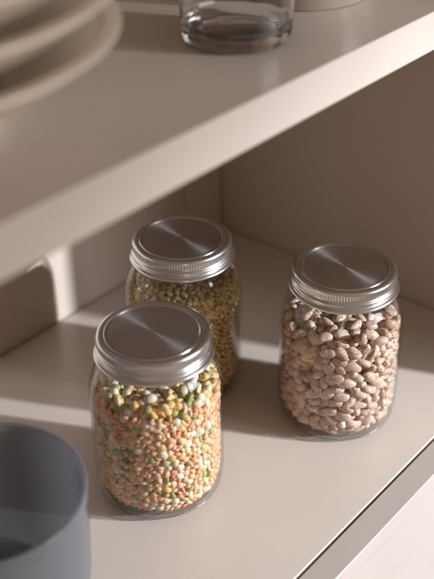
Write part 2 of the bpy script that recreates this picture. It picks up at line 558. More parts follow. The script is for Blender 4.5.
DATA_MIX = ([
-221,-308,693,25,8,-19,22, -299,-235,737,40,0,47,21, -368,-92,845,-33,-2,42,22, 177,-45,900,8,4,-22,22, -359,-123,414,-21,-11,35,22, -290,-245,605,36,-21,51,21, 
231,59,910,-60,-1,-23,22, -287,-249,417,26,-2,-24,21, -369,-92,723,-34,9,-20,22, -344,-163,306,41,7,43,20, -367,-98,297,-22,12,44,21, -267,210,873,-53,13,-46,21, 
-207,-320,430,-43,9,-15,19, -78,-372,243,-18,21,-59,21, -373,-67,773,34,-14,41,22, -304,-229,669,-43,-15,-10,21, -294,-242,849,17,26,-24,19, 
-303,-232,263,-21,-16,39,19, -182,-335,317,-15,-21,35,20, -341,-146,830,62,1,58,20, 175,-316,908,-61,9,-54,19, -344,-162,395,-27,-8,46,21, 
-349,-153,474,-24,5,46,20, -381,-11,814,-35,8,-23,20, -372,77,827,30,25,-27,21, -322,193,852,-42,0,-27,19, -333,-182,272,23,16,-23,21, -330,-191,777,1,-26,4,20, 
-81,-368,788,39,3,-10,22, -280,-258,231,38,4,44,19, 143,150,890,-14,16,-60,21, -322,101,854,-62,-16,23,19, -324,-203,447,-43,-14,-10,18, 
-355,110,847,-1,-19,43,22, -242,-291,423,-29,16,63,20, -332,-45,878,-57,4,-5,22, -304,-227,219,-33,11,-26,21, 2,-379,447,-15,27,-43,22, 
-116,-345,859,42,-24,58,20, -232,-257,867,26,0,37,21, -106,-366,356,24,-12,-7,19, -141,-351,403,-48,16,-26,20, -184,-332,708,23,0,55,22, 
-176,-292,840,38,1,42,20, -315,-214,503,-25,-4,-17,19, -238,-296,778,-19,23,4,21, -7,-380,816,22,2,-62,22, -29,-191,888,48,11,52,20, 
-361,-115,533,-23,-23,-39,22, -128,-357,701,-41,4,53,22, -243,-293,334,23,1,51,20, -267,-263,489,9,5,-11,22, -179,-18,884,-53,10,-22,22, 
90,-163,898,-54,-4,-53,21, -208,-314,338,47,13,-56,20, -92,-364,391,-62,-12,40,20, -40,-378,397,-25,18,59,21, -371,-80,236,40,-9,-35,22, 
-220,-311,594,-33,11,-3,19, 1,-379,703,-18,21,14,22, -169,-334,631,10,-2,-12,19, -204,-321,780,-51,-21,-59,20, -380,-15,704,41,1,36,20, 
-341,-171,806,25,18,45,19, -183,116,897,-9,-10,54,19, -180,-334,213,16,-17,59,20, -148,-352,354,-31,21,62,19, -262,-266,857,51,7,0,20, -140,-354,515,45,1,59,18, 
109,-2,909,16,3,17,21, -14,115,881,5,-8,-53,21, 122,225,894,-2,10,4,22, 98,-367,659,39,-14,-57,22, -179,264,906,-4,6,-35,18, -274,-257,377,3,-20,35,21, 
-271,-257,528,38,20,-60,22, -53,-376,758,-36,7,52,21, -34,-367,838,33,5,23,21, -338,25,875,-52,2,-42,19, -341,-160,699,-5,-8,35,20, 23,-379,787,20,-14,5,21, 
-85,120,892,-47,-12,-21,20, -284,-256,306,-39,-25,60,17, -145,-292,887,-11,-13,-18,20, -382,-5,501,-14,20,45,18, -336,-181,571,-30,-15,-15,18, 
-215,-307,811,-52,-9,-36,19, 316,-103,906,-16,1,30,18, -131,-349,438,-57,3,-55,22, -145,-332,840,-9,-1,-23,20, -165,-320,157,12,-3,-20,22, 
-373,-84,675,-45,21,-33,17, -273,-268,736,41,-21,-32,18, 68,188,893,-27,-7,46,21, -44,-353,895,62,1,16,18, -364,109,319,52,26,37,21, -313,-206,629,59,-9,-2,21, 
-52,-377,581,18,-20,6,20, -49,-378,704,-19,17,7,20, -379,-24,752,-42,11,30,22, 176,-331,835,-1,3,33,18, 58,-305,879,-59,18,48,19, -121,116,896,15,3,13,21, 
-340,-144,197,-18,-8,14,21, -117,-360,209,-34,20,-63,20, -373,-85,403,21,-11,-24,18, -273,246,850,-45,-1,52,22, 127,-351,829,2,-1,14,22, -208,-312,278,0,3,38,19, 
-380,16,585,54,29,-19,21, -65,-377,654,-43,-29,0,17, -230,-271,137,-5,4,52,18, -159,-339,266,33,17,-37,20, -380,-33,279,41,-4,35,18, -375,58,491,44,-22,-53,22, 
-347,-148,554,15,0,-37,19, -381,-29,654,-34,9,40,18, 193,-203,906,-9,7,-51,20, -280,-249,789,57,-1,-12,22, 38,-375,820,-6,1,59,19, -76,-365,417,-55,6,30,22, 
-372,-82,562,19,-18,39,19, -226,-307,652,57,-24,-33,20, 142,-352,648,40,2,-53,22, -99,-370,758,19,16,49,18, -352,-135,806,56,-2,43,19, 
-115,-266,887,-7,12,-43,21, -262,171,884,0,1,7,19, -76,-47,890,48,-4,60,22, -313,-198,244,4,2,-57,22, -295,-232,446,5,9,28,20, -275,-256,565,-2,-9,43,20, 
-82,-373,560,7,24,-30,17, -282,-259,678,47,24,-10,17, -345,-151,734,30,-1,59,19, -51,245,891,42,-1,-12,18, -246,-283,250,-63,9,17,20, -290,-240,349,43,-15,13,19, 
-317,-199,548,-26,-4,24,21, -60,205,870,53,19,14,21, -86,-293,891,19,-5,5,18, -310,-213,347,60,4,-54,18, -88,-367,492,-51,2,54,20, -169,-333,741,-48,1,10,19, 
-364,-74,167,-26,0,33,19, -261,-255,178,23,-5,9,22, -38,-372,253,-1,0,-12,21, -359,-109,486,-12,-5,10,20, -184,-328,578,63,0,-61,19, -373,-53,728,-39,6,45,21, 
-382,22,838,-23,12,-24,17, -360,-113,259,-43,-3,41,20, -110,-359,539,-8,12,34,21, -344,-142,508,42,-1,-2,21, -369,-71,598,13,-11,60,20, -70,-376,827,8,25,30,18, 
-213,-316,374,8,22,21,18, -55,-378,360,-41,-13,-59,18, 9,-382,398,-48,24,-7,19, -375,43,558,62,26,-50,20, -357,-110,778,54,-12,-2,22, -342,-151,775,-50,3,-4,22, 
-307,-128,843,30,-23,18,19, -124,-361,831,-23,6,-2,18, -235,295,829,-56,0,-27,17, -150,-347,225,-27,-3,-23,19, -111,-360,663,10,-10,62,20, 
-327,-177,724,48,0,0,20, -94,-364,846,26,-22,-41,19, -375,-12,221,21,18,-17,20, -367,88,602,-50,0,23,19, -252,-274,709,0,-4,20,22, -82,-372,727,25,17,62,19, 
-354,-125,749,60,19,47,21, -244,54,883,57,-24,-14,22, -380,-46,402,-30,-10,-22,18, -196,-314,739,-38,-3,-46,21, -177,226,891,24,-4,46,21, 
-337,-158,662,61,-23,-22,22, -226,-303,739,-41,8,4,18, 294,127,894,10,2,-51,21, -43,-371,482,56,-14,-55,21, -18,196,878,3,6,-19,20, -203,-300,141,28,5,46,18, 
43,-379,550,20,14,-7,20, -140,-344,809,-41,-4,17,21, 89,-370,306,24,14,6,21, -374,-80,466,-28,-27,23,18, 149,254,892,5,9,28,19, -127,72,893,-4,0,-29,20, 
-47,-379,221,-26,17,62,18, -178,-328,246,-8,-8,-47,19, -270,-263,459,7,-1,-33,19, -324,-173,456,-33,-15,-7,19, 16,-376,572,52,1,48,20, -358,118,582,17,7,-34,20, 
-290,-243,816,56,11,52,18, 12,-374,243,61,11,-31,21, -376,0,257,45,-11,-27,22, -84,-367,296,-52,2,-50,19, -379,-48,333,41,-20,-31,18, -353,47,838,58,-15,-5,18, 
-337,176,823,29,-4,30,20, -313,150,882,-46,20,2,17, -106,40,880,-24,0,-12,19, -129,180,877,15,17,-36,21, -127,-351,286,59,-2,18,20, -327,-179,420,-11,4,-32,21, 
107,-366,445,35,9,-62,20, -373,-20,468,-21,-4,-55,22, -89,-363,595,3,9,16,21, -374,-51,689,48,-8,-24,19, -360,-98,806,48,9,8,20, 288,162,903,-41,-15,19,18, 
-150,-78,887,-31,6,2,19, 282,-96,904,11,9,40,17, -69,-359,161,56,-15,43,19, 50,-379,317,39,-12,-58,19, -162,-341,497,61,8,-6,18, 12,-382,636,-44,-23,-43,19, 
87,-368,842,14,0,-55,19, -163,-55,876,48,6,-53,20, -7,-366,178,6,-2,1,22, 64,-369,204,37,-11,-25,18, -202,-319,633,43,6,11,18, -263,-273,765,60,20,-5,17, 
-249,-18,875,6,16,49,20, -363,-80,200,-2,5,-35,19, -374,81,293,55,28,42,18, -170,-336,425,48,1,-13,18, -304,-221,474,-12,11,22,18, -377,63,429,24,-18,-36,18, 
-157,-339,596,17,-18,34,21, 17,-378,600,-16,7,-49,18, -41,-338,865,24,-8,-19,21, 42,-167,886,-24,-8,16,22, 119,-356,230,7,1,12,21, -379,42,395,26,0,-40,19, 
-351,145,398,-15,-24,15,22, 163,-343,494,-32,2,0,22, -372,50,596,62,19,21,21, -314,-205,749,19,-4,-62,19, -127,145,893,19,-7,24,18, -86,-125,871,-58,5,-13,22, 
248,-277,845,-59,3,53,21, -43,-367,188,6,-26,7,20, -344,-133,283,-53,9,0,20, -376,35,355,-48,-20,19,19, -75,-370,466,-2,-2,56,18, -371,40,701,-1,-11,-62,22, 
-144,-350,729,52,-11,-2,18, -26,-378,785,10,0,-59,17, -203,59,885,11,5,-42,18, -79,-361,196,-3,-14,-17,22, 14,-379,206,8,19,45,18, 158,-339,288,-51,-15,2,22, 
149,-350,370,-27,21,-59,21, -377,-20,430,19,-5,-6,18, -103,-363,453,52,-29,-60,18, -345,-151,437,23,-24,13,19, -358,-105,450,-11,-5,-48,20, 
-376,-48,477,-30,25,-52,18, 223,243,888,-2,10,2,22, -365,-32,167,-13,12,46,20, -61,140,886,-21,-28,-27,20, -333,-102,135,52,-3,3,22, -44,-376,285,10,-9,-59,18, 
-312,-210,414,-19,-5,8,18, 97,-369,503,-42,14,1,20, -189,-327,606,-3,8,7,18, 64,-370,719,-3,-7,-1,21, 80,-371,808,26,4,-58,20, 46,56,883,55,5,-53,20, 
-377,-37,250,-56,-2,27,17, 87,-369,408,32,15,12,22, -250,-283,552,-3,9,29,18, -109,-350,727,17,14,24,20, -375,55,760,2,-19,18,18, 123,77,888,3,-6,23,20, 
-370,-41,196,-9,1,27,19, -372,-14,350,51,-2,-2,20, -82,-367,338,-55,4,-32,19, -377,7,770,-2,19,29,19, -71,334,885,-22,16,-2,20, -355,81,181,-48,-6,3,21, 
58,-372,256,7,0,-12,19, -364,-61,304,51,-3,0,22, -79,-364,521,-46,5,29,21, -381,8,680,56,-19,12,17, -245,-285,735,-46,5,12,17, -337,25,818,-26,8,-39,22, 
-345,-15,823,7,7,-2,19, 46,9,885,-60,3,-48,19, -107,-357,171,46,10,-1,19, -378,7,455,14,-4,13,18, 73,-366,568,56,-4,-38,20, -115,-359,796,-27,-11,-45,18, 
-163,187,893,63,-15,-50,18, -126,-308,100,-54,8,55,20, -315,-162,127,-32,-2,39,18, -378,16,428,54,3,35,18, -358,129,442,22,12,-47,20, -373,39,782,-1,5,-42,19, 
142,-354,701,-23,5,-56,19, -337,176,684,-54,-24,40,20, -350,-61,855,61,9,-21,19, -131,-340,148,20,12,38,18, -11,-375,755,21,-10,-46,22, 63,-61,884,-47,18,14,19, 
-370,-45,223,-10,4,-48,19, -378,-24,308,-11,0,-35,17, 80,-365,471,-61,-2,-38,20, 72,-375,751,22,6,-56,18, 102,-361,775,54,-2,-52,21, 329,-190,818,-47,23,13,22, 
84,-360,342,7,1,36,22, -342,166,436,34,-9,28,21, 180,-332,643,-44,28,47,22, -362,99,662,17,-9,8,20, 107,-367,710,-22,8,13,18, 278,12,884,45,-14,-36,22, 
-327,-136,150,39,-23,-7,21, -370,49,228,-54,-6,-58,20, -8,-374,270,4,-2,26,19, -150,-332,300,-4,2,30,21, -349,141,836,36,20,-3,18, 73,-359,172,9,-3,9,21, 
-375,68,366,-61,24,0,19, -349,151,472,-37,-18,40,17, -357,114,549,60,16,-50,20, -337,181,633,27,-1,15,18, -289,-235,640,62,-12,-31,19, 180,-95,881,46,-23,-50,18, 
-361,81,211,7,6,1,20, -353,148,319,39,-4,-37,18, -327,176,475,50,-2,48,22, -370,96,501,-20,20,-23,18, -55,-374,546,10,13,-43,18, -129,-197,888,22,-12,-31,22, 
308,18,885,-19,12,-15,20, -69,237,868,-13,15,14,21, 72,-366,376,-46,12,23,21, 63,-373,515,-25,24,52,18, -334,-168,539,-3,8,35,18, 144,-348,772,62,-7,26,19, 
-187,192,877,-9,1,-36,22, -347,114,182,34,24,58,22, -365,38,161,54,-12,-29,18, 120,-352,289,-6,-2,41,21, -211,-253,828,5,-6,53,22, -41,53,876,49,-10,-46,20, 
18,97,891,57,2,18,18, -370,7,191,7,20,55,20, -355,119,354,-56,1,40,20, -310,216,521,-16,-11,-47,21, 126,-354,515,-48,4,23,20, -368,79,781,-56,-11,-44,18, 
-365,110,790,20,4,28,18, 27,134,875,53,-7,0,22, -261,-209,101,-6,-19,-48,20, -365,6,158,57,-21,-11,18, -212,-302,406,13,-4,26,19, 29,-371,522,-44,-10,24,20, 
175,-339,569,-22,-3,-56,19, -272,-232,704,6,1,-38,21, 286,186,879,5,7,34,20, 115,125,889,6,-15,-30,18, 94,-367,204,42,27,-58,17, -373,21,217,-49,7,-63,19, 
-173,-327,350,51,2,-8,18, -361,83,569,-52,7,61,22, -289,248,817,24,13,20,20, -286,-179,109,-10,2,55,19, 121,-355,328,13,-4,-16,19, 129,-360,478,-48,-19,19,18, 
-43,-369,521,-59,-9,29,20, 299,98,878,-56,-4,14,18, 147,-255,874,12,16,38,20, 58,283,878,-32,-18,-10,18, -86,-340,144,7,-7,20,22, -357,-38,135,-33,-14,38,18, 
209,-317,578,-19,-18,-57,21, 145,-343,591,-60,0,-38,21, 60,-367,777,60,5,43,20, -186,-282,808,58,-6,52,17, 37,-137,890,50,17,20,18, -77,-328,853,-1,-6,-42,19, 
-198,-269,102,52,11,17,20, 92,-368,537,52,7,8,17, 151,-349,737,28,3,-49,19, -61,-349,829,39,13,-57,20, -172,-304,130,49,-9,37,19, -225,-252,113,8,-14,-10,21, 
35,-362,185,-52,3,-33,20, -259,-266,402,10,0,35,18, 117,-356,799,-50,-12,56,19, 210,105,883,16,-19,-6,22, 146,-314,840,49,12,-40,18, 188,-5,892,-19,14,-29,18, 
-274,-231,471,-54,-8,-29,19, 109,-361,581,-52,5,-22,18, -367,47,809,50,-2,-12,19, 211,180,892,60,-8,-39,22, 218,-313,336,-21,-8,-53,19, 68,-368,444,45,-5,-45,19, 
-357,105,380,51,-7,56,19, 224,-308,701,-42,-12,-45,20, -351,121,485,27,-4,57,21, 188,-329,744,-19,-11,-4,18, -370,15,802,27,-10,-5,19, 
307,-214,808,-38,27,-23,19, 142,185,870,22,-16,-28,22, -59,-343,115,26,-24,-58,18, -366,36,515,-46,15,-3,21, -224,-281,670,-24,17,-57,20, 
178,-338,712,-24,1,-51,18, -325,200,760,-12,21,35,19, 135,-115,882,18,24,-29,21, -319,199,353,12,-1,24,21, -360,-66,536,63,-10,-5,18, -217,-289,617,62,11,38,20, 
-95,-37,867,18,12,-2,20, -226,121,890,6,0,-13,21, -336,14,104,63,0,-27,19, -110,-329,124,2,-3,11,19, -333,179,298,-16,-5,-45,20, 136,-345,257,-42,-1,30,21, 
-348,157,362,34,-4,15,17, -270,-238,759,9,-1,48,19, -124,-125,877,-33,19,-32,22, 277,-29,878,-20,-12,40,18, -348,-70,145,-55,-20,6,18, 129,-336,149,45,-6,33,19, 
161,-326,173,-13,-6,47,20, -325,179,205,3,-4,-15,20, 79,-368,234,4,0,52,18, -324,202,425,39,-10,-40,19, -352,30,129,-17,3,-38,20, -324,185,325,62,-7,50,19, 
-365,79,393,-61,-8,59,18, 150,-340,459,62,-3,31,22, 120,-355,617,-2,-20,-39,20, -24,84,865,29,-6,46,20, -334,183,511,-40,13,14,19, 42,-361,618,48,21,-17,22, 
-362,-32,780,22,-5,41,22, -355,118,815,57,-14,58,19, -134,59,861,36,7,-32,20, -340,131,153,-49,12,-38,19, 178,-337,257,26,12,12,19, 171,-342,338,-18,-21,-59,18, 
-338,-137,371,61,-1,56,19, -318,207,713,-21,-17,-57,21, 198,-323,809,59,20,1,18, 343,149,842,23,-21,1,21, -83,-318,108,-62,-12,29,22, -34,-360,724,26,-12,52,22, 
8,-349,812,-61,-21,-29,20, 352,-89,861,1,-3,-46,22, 243,179,868,3,-4,-8,21, -287,-22,869,61,-8,49,19, -289,174,863,-56,-7,-41,20, -21,-338,113,10,2,-38,20, 
-303,188,149,62,16,52,21, -330,159,228,62,1,-16,22, 206,-310,268,1,0,32,20, -305,219,326,62,6,51,20, -314,205,467,-8,-14,33,20, 137,-352,565,-61,6,-1,18, 
14,280,881,-18,-8,1,17, -335,-37,107,20,14,-12,18, -346,64,146,39,8,-9,22, 261,-278,595,-41,8,12,20, -44,-360,801,-47,-9,-52,22, 357,-118,834,-53,18,-48,21, 
-301,231,254,-14,22,-20,20, 247,-283,338,-34,-15,32,22, 181,-328,366,0,4,4,19, 189,-329,471,-10,-24,27,18, -324,194,793,-62,-4,-44,18, 190,269,883,60,1,-60,20, 
29,-335,101,-22,3,0,19, -341,144,202,-4,-4,7,19, 243,-292,261,-39,-11,11,21, 208,-318,506,17,-13,-47,19, 266,-271,814,-31,22,-40,22, 166,-26,871,-24,-11,-50,22, 
-21,-119,872,-63,-12,53,20, -148,-274,854,-40,-1,-50,18, -105,-342,509,-61,0,41,20, 177,-331,395,-4,12,30,19, -275,261,480,-22,-10,12,22, 
-362,20,482,62,-6,35,20, 243,-284,646,61,10,-18,21, -103,-341,763,20,24,-20,21, 193,-318,194,9,16,-28,19, 240,-287,383,-10,13,-9,22, -298,230,464,49,4,55,18, 
-295,234,737,-14,6,-48,20, 64,-315,844,-15,-24,59,20, 103,160,880,4,11,-42,19, -163,-286,108,-51,15,-8,22, 265,-263,539,3,1,59,21, -279,245,671,-52,3,-13,21, 
-292,242,704,21,1,20,21, -122,26,862,-46,-11,-56,17, -266,220,832,3,-12,-48,22, -69,-349,270,57,4,21,21, -102,-336,420,42,-18,16,22, 236,-291,556,-63,17,17,21, 
253,-284,679,48,24,22,20, -263,-193,820,-56,-8,17,18, -143,142,869,-2,14,-22,20, 253,-279,410,58,-2,-2,19, 211,-318,393,-33,6,19,18, -289,238,640,53,2,56,19, 
-174,337,814,25,25,58,21, 4,309,878,-8,-11,-44,17, 255,-282,482,23,-10,20,19, -289,95,842,8,-1,-33,22, 39,259,875,-39,-14,1,21, -109,-163,870,6,-3,-27,20, 
-292,234,294,39,-26,-7,21, -259,272,361,18,20,51,22, 245,-286,437,54,-7,-1,19, 72,32,865,-48,8,19,22, -230,249,849,7,-3,62,19, 297,-89,879,53,9,38,19, 
189,-308,164,-6,-10,25,22, -342,-67,399,-13,-9,60,21, -298,-191,477,-37,-2,-54,18, -293,222,491,-2,1,-23,21, -281,247,582,57,-10,-42,22, 
-268,270,784,45,-22,-2,21, -74,367,817,-57,12,-24,22, 138,116,869,62,4,-25,19, -9,152,860,42,-10,34,20, -310,209,299,-12,-18,-17,18, 269,-269,295,40,-7,-51,21, 
-113,-344,384,55,-9,-59,18, -10,-357,417,9,-15,-5,21, 222,-299,417,-2,3,-18,19, 103,-307,857,-40,21,-18,22, -218,90,870,22,-6,-49,20, 177,54,866,4,-4,-1,19, 
-142,112,875,52,9,-38,18, 158,-319,136,-26,19,8,22, -275,260,326,15,16,-38,18, -289,244,353,28,-3,-37,22, -161,-261,89,37,-5,56,20, 144,-336,317,5,-1,-15,20, 
-143,-325,329,19,-1,-55,19, 232,-291,295,-1,14,-61,21, -336,-127,469,21,7,-21,19, -275,261,546,-22,1,26,19, -264,264,628,-52,-3,9,22, 263,106,876,54,-12,29,20, 
127,-184,866,-25,7,4,20, -288,-144,99,49,16,40,19, -280,259,265,-16,-19,-59,18, -20,-358,577,5,9,-54,22, 290,-241,803,5,4,63,18, -88,-298,83,-59,-6,62,19, 
109,-350,180,-40,-16,52,18, -289,235,193,-59,-9,13,19, -342,107,520,-48,2,-13,21, 75,-354,691,25,-4,49,19, -272,262,725,1,-12,48,17, -249,-246,734,-7,2,41,21, 
313,133,865,-58,4,3,22, 230,222,858,-45,-14,42,18, -262,-167,88,21,-9,44,22, -277,-209,418,-55,9,-37,18, -279,248,447,-61,-8,-6,20, -75,-347,445,-46,5,-42,19, 
45,-354,583,51,-7,23,18, -80,-344,647,47,7,30,19, 121,-338,685,-57,-16,48,21, -202,-289,755,60,12,20,18, -110,-22,844,60,20,-43,18, -67,102,875,-39,-8,-29,20, 
-45,194,841,5,4,54,17, 44,-342,830,-42,-8,2,18, -303,174,118,-53,14,-3,18, -305,138,104,-7,-7,-61,21, -344,22,251,-43,-12,-46,22, -140,-318,508,-56,-1,-12,18, 
-267,270,516,-45,7,-51,19, 255,-265,567,58,13,-48,19, 252,-274,779,-6,12,16,21, -166,-311,767,26,-5,-61,20, -101,368,786,35,-9,61,18, -71,32,865,-52,-4,-15,20, 
218,145,878,6,17,19,22, -245,-185,848,58,4,-44,21, 120,-148,859,-1,-3,32,20, -206,-226,79,-53,10,44,18, 262,-265,174,25,15,11,19, -315,-145,300,34,5,3,20, 
-261,256,297,-5,-7,-19,21, -306,-168,331,62,4,25,22, -353,57,417,-10,-18,-6,18, -143,-312,640,60,-3,-60,18, -260,265,597,-54,-5,47,20, 150,-338,621,52,11,-33,18, 
-305,-172,699,-44,5,-52,18, 51,-68,859,10,16,1,18, -197,-254,788,-61,-20,-51,20, -158,-258,801,15,19,58,21, -81,-335,793,7,-16,-17,17, 93,-196,850,17,3,-43,19, 
-248,138,868,-56,1,-30,20, 101,-90,859,-46,-13,5,19, -258,263,823,-58,-13,-8,18, -317,117,832,-57,-14,41,18, 331,-92,884,61,7,28,17, -288,-104,88,-14,-11,16,20, 
-335,-6,127,0,3,-5,21, -321,-104,261,-33,-26,4,22, -274,-217,249,4,10,-37,22, -344,-66,460,7,8,-15,18, -322,-120,438,58,5,3,22, -311,182,537,-5,-8,14,19, 
-73,-340,549,-4,-3,24,20, -345,-33,639,-5,8,-17,20, -338,-50,560,3,18,0,22, -351,-17,667,-61,9,-2,21, 7,98,854,40,-8,-8,21, -275,259,753,57,-12,-42,18, 
-99,50,848,-12,11,-47,21, 243,-38,853,52,-5,-19,22, 106,239,867,-11,6,8,18, -70,228,837,9,11,26,20, 379,34,839,10,24,-54,20, 318,-110,861,38,20,-7,20, 
-203,123,867,-43,16,-26,20, -141,-1,855,18,3,-1,21, -195,-137,881,33,5,27,21, -134,-66,858,43,3,34,21, -114,-263,854,-17,-4,33,21, -250,-154,870,-36,-13,53,19, 
49,-33,880,18,-22,42,19, 178,109,858,-18,-7,51,19, 161,-238,77,60,6,-47,22, -222,-191,78,7,4,13,22, -283,-6,84,37,-22,20,22, -192,-208,100,32,1,-6,22, 
-54,-277,82,-30,-11,-59,21, 54,-278,74,-7,3,61,18, 121,-252,78,-35,11,0,17, -284,-46,76,60,4,-57,20, -135,-247,80,23,6,-9,21, -278,79,77,-60,-6,11,22, 
-261,-108,115,21,-9,43,22, -245,151,75,-3,7,-54,19, -16,-288,75,1,6,-39,19, -170,-234,80,25,8,12,19, -251,-146,117,-21,-6,-57,21, -20,-287,104,1,-8,29,21, 
106,-263,115,35,10,-50,21, -235,-153,81,49,-24,19,19, -222,184,77,-60,4,51,20, -233,165,137,17,-26,-5,20, -281,-65,100,-10,3,51,22, -256,115,80,-43,18,-48,19, 
-44,-313,92,-51,9,26,22, 196,-204,87,-7,-22,52,22, -95,-264,82,-33,10,-62,20, 89,-265,80,28,-6,-1,18, -283,37,74,56,-3,36,19, -278,56,108,-47,-15,-24,22, 
-271,-84,73,6,3,-20,18, 15,-284,85,43,8,-40,18, -317,-17,88,-2,-5,-61,19, 204,-243,90,-8,6,42,22, -229,-209,110,17,-8,-26,20, -244,147,106,-47,-5,32,19, 
64,-277,106,-8,-18,42,21, -214,208,101,44,-2,50,18, -261,-124,81,4,14,45,22, 133,-276,87,-42,4,-7,19, 113,-292,104,26,-19,1,20, -125,-278,86,42,-21,42,18, 
88,-296,80,-52,10,40,18, -308,23,88,-10,-5,47,21, 176,-219,120,-6,-24,55,19, -272,138,87,-62,-17,-11,19, -297,105,95,-21,24,23,21, -220,180,105,52,2,0,17, 
-167,-230,117,0,-18,60,19, -61,-280,117,6,6,-5,19, 36,-304,91,-26,-18,6,22, -298,-27,108,12,6,-9,19, -251,194,125,-40,21,-5,21, 23,-285,115,0,2,-48,19, 
170,-265,93,61,-9,42,20, -222,-174,112,23,5,-15,21, -224,173,178,-21,-11,17,22, 143,-244,111,-26,19,-38,22, -247,198,90,56,2,7,18, -142,-252,118,-9,-12,-58,22, 
244,-243,110,38,-10,8,19, -199,-235,110,49,-7,43,19, -278,17,119,-25,15,-36,17, -249,-180,126,-44,18,-23,20, 158,-293,107,-56,-3,13,22, 2,-288,135,-4,-2,16,20, 
-274,169,100,-46,-2,-42,21, -242,-146,196,-36,6,-32,19, -264,-97,154,16,-22,-16,20, -5,-318,87,-18,-2,-3,17, -203,-193,142,-22,22,-62,18, 
-308,26,123,41,-1,-48,20, -255,226,109,8,9,2,22, 120,-319,113,-32,14,62,19, -37,-308,126,-6,-2,19,22, -283,199,119,26,9,33,18, 196,-282,107,10,13,-60,17, 
-136,-301,127,60,2,18,20, 5,-316,115,-47,17,36,19, -207,-220,141,-43,5,56,19, -89,-270,156,-58,-3,11,18, -277,-58,137,39,-6,32,22, -76,-299,139,58,-4,-60,20, 
-249,-133,157,-41,24,40,21, -250,227,138,-2,-2,13,18, -187,-214,164,0,7,4,18, 182,-290,137,47,-13,44,22, 11,-283,161,-57,2,-4,18, -283,-20,186,47,-13,21,21, 
94,-291,137,45,5,43,21, -154,-241,152,-58,3,-17,21, -244,204,164,-14,1,36,19, -43,-279,145,-20,14,7,21, -144,-278,147,-24,12,20,21, -329,28,151,61,5,-45,20, 
-289,-111,164,4,-14,8,21, -301,-49,156,0,-20,-16,21, -297,-83,146,4,19,-37,20, -56,-310,158,0,-22,42,21, -265,253,163,18,16,-28,18, -196,204,197,24,6,13,22, 
-334,-57,176,26,-1,63,19, -312,61,179,10,-12,-11,18, 183,-228,182,61,-12,-4,18, -171,-265,166,-57,-10,23,21, -115,-321,221,-56,16,-41,18, 
-15,-308,152,61,4,62,17, 155,-291,221,-12,4,13,20, -267,-98,318,-46,-10,-30,20, -250,135,168,59,-4,5,18, -281,-68,180,53,2,-42,22, -278,-61,215,-49,-8,-33,20, 
-228,-181,202,-9,5,-10,18, 159,-231,154,-44,-16,22,19, -307,108,217,-28,17,-6,20, -305,-40,194,-40,15,-36,19, 176,-292,202,50,-15,-2,18, 
-158,-259,206,-32,-4,23,18, -163,-230,189,-39,1,-10,21, -264,191,185,-32,2,36,21, -318,93,167,3,-5,33,17, 39,-282,273,-44,-7,60,22, -265,-96,199,-33,10,-17,21, 
-233,201,198,48,-15,-62,19, -72,-278,179,-4,-1,55,21, -298,-148,237,7,2,-44,19, -295,168,220,37,8,-20,18, -88,-324,179,-36,-9,-44,20, -262,-175,185,-18,7,43,20, 
-233,220,225,9,-6,52,18, -285,-26,223,-32,12,53,19, -303,-132,268,-13,-11,49,22, -285,45,308,-16,-7,2,22, -283,-57,244,-12,-3,-7,21, -56,-326,188,-49,-17,53,20, 
-247,260,136,27,-18,16,19, -277,176,264,-37,7,25,18, 170,-258,408,-9,5,-9,18, 24,-306,201,33,7,59,21, -62,-295,293,13,-4,40,19, 31,-282,183,-13,8,-48,19, 
-37,-280,243,-20,-17,-16,21, -236,-231,287,25,0,15,22, -189,-208,227,-23,7,54,20, -279,71,217,48,6,-60,19, -317,21,176,-5,8,12,17, -319,84,199,-54,-1,-55,19, 
-201,-210,193,-7,-4,-53,21, -223,-183,231,-4,1,-59,21, -245,-144,234,-13,-13,-25,20, -217,-264,263,20,13,-30,19, 198,-203,257,-37,8,-61,20, 
-250,126,243,-37,4,16,18, -117,-256,219,32,1,-62,20, -107,-299,252,52,-11,4,20, -300,-102,328,53,-11,-46,21, -30,-311,232,63,7,-44,18, -315,35,225,-4,11,32,19, 
190,-278,284,22,20,0,20, -53,-279,318,-22,18,-11,20, 4,-287,295,-1,-2,8,19, 169,-248,330,25,-1,-20,21, -221,235,307,-54,1,-45,20, 9,-328,179,-61,19,40,21, 
53,-319,173,-37,-11,39,21, -269,105,277,-53,-13,-59,22, -263,159,238,-58,9,-44,21, 8,-280,217,-39,-10,62,19, -301,-97,210,-60,20,35,20, 
-150,-239,301,44,29,-53,22, 149,-240,292,-43,-20,-37,22, -322,-72,320,42,-5,-32,22, -229,-195,347,-40,-29,61,18, 14,-336,253,22,-5,-46,21, 
143,-255,262,-56,12,14,17, -290,99,249,19,-4,-52,20, 115,-260,176,-56,23,23,19, 189,-260,204,61,15,31,19, -267,146,269,-40,-9,27,18, 72,-276,370,-16,15,60,20, 
1,-312,225,12,17,-46,18, -248,-162,267,37,10,25,18, -243,-218,190,-19,8,44,22, -172,-300,328,-59,-3,43,20, -312,-71,269,24,-18,-32,19, -283,8,237,-32,12,-24,22, 
80,-279,252,-12,12,-35,22, -227,-178,318,36,-2,-61,20, -63,-304,264,59,8,28,22, -248,147,396,20,-6,-18,21, -270,82,318,31,14,-47,22, -273,205,282,-10,-6,-7,21, 
-169,-234,339,-1,6,7,22, -31,-289,284,38,16,32,21, -192,-207,362,22,1,51,22, 205,-272,250,-7,-2,5,21, 194,-239,309,14,10,0,18, -328,28,301,-47,-12,-43,18, 
165,-264,237,13,-10,-46,21, -268,185,220,-5,14,-48,19, 80,-319,323,-41,-23,37,22, -226,187,296,-18,3,50,21, -149,-239,237,-32,9,-4,20, -266,99,228,21,-5,-52,18, 
-182,-255,307,36,4,41,22, 248,-260,266,-26,16,18,20, -86,-269,394,42,-13,-15,22, -236,-158,299,63,19,-10,18, 218,-252,278,7,-26,54,20, 177,-217,307,53,-28,63,18, 
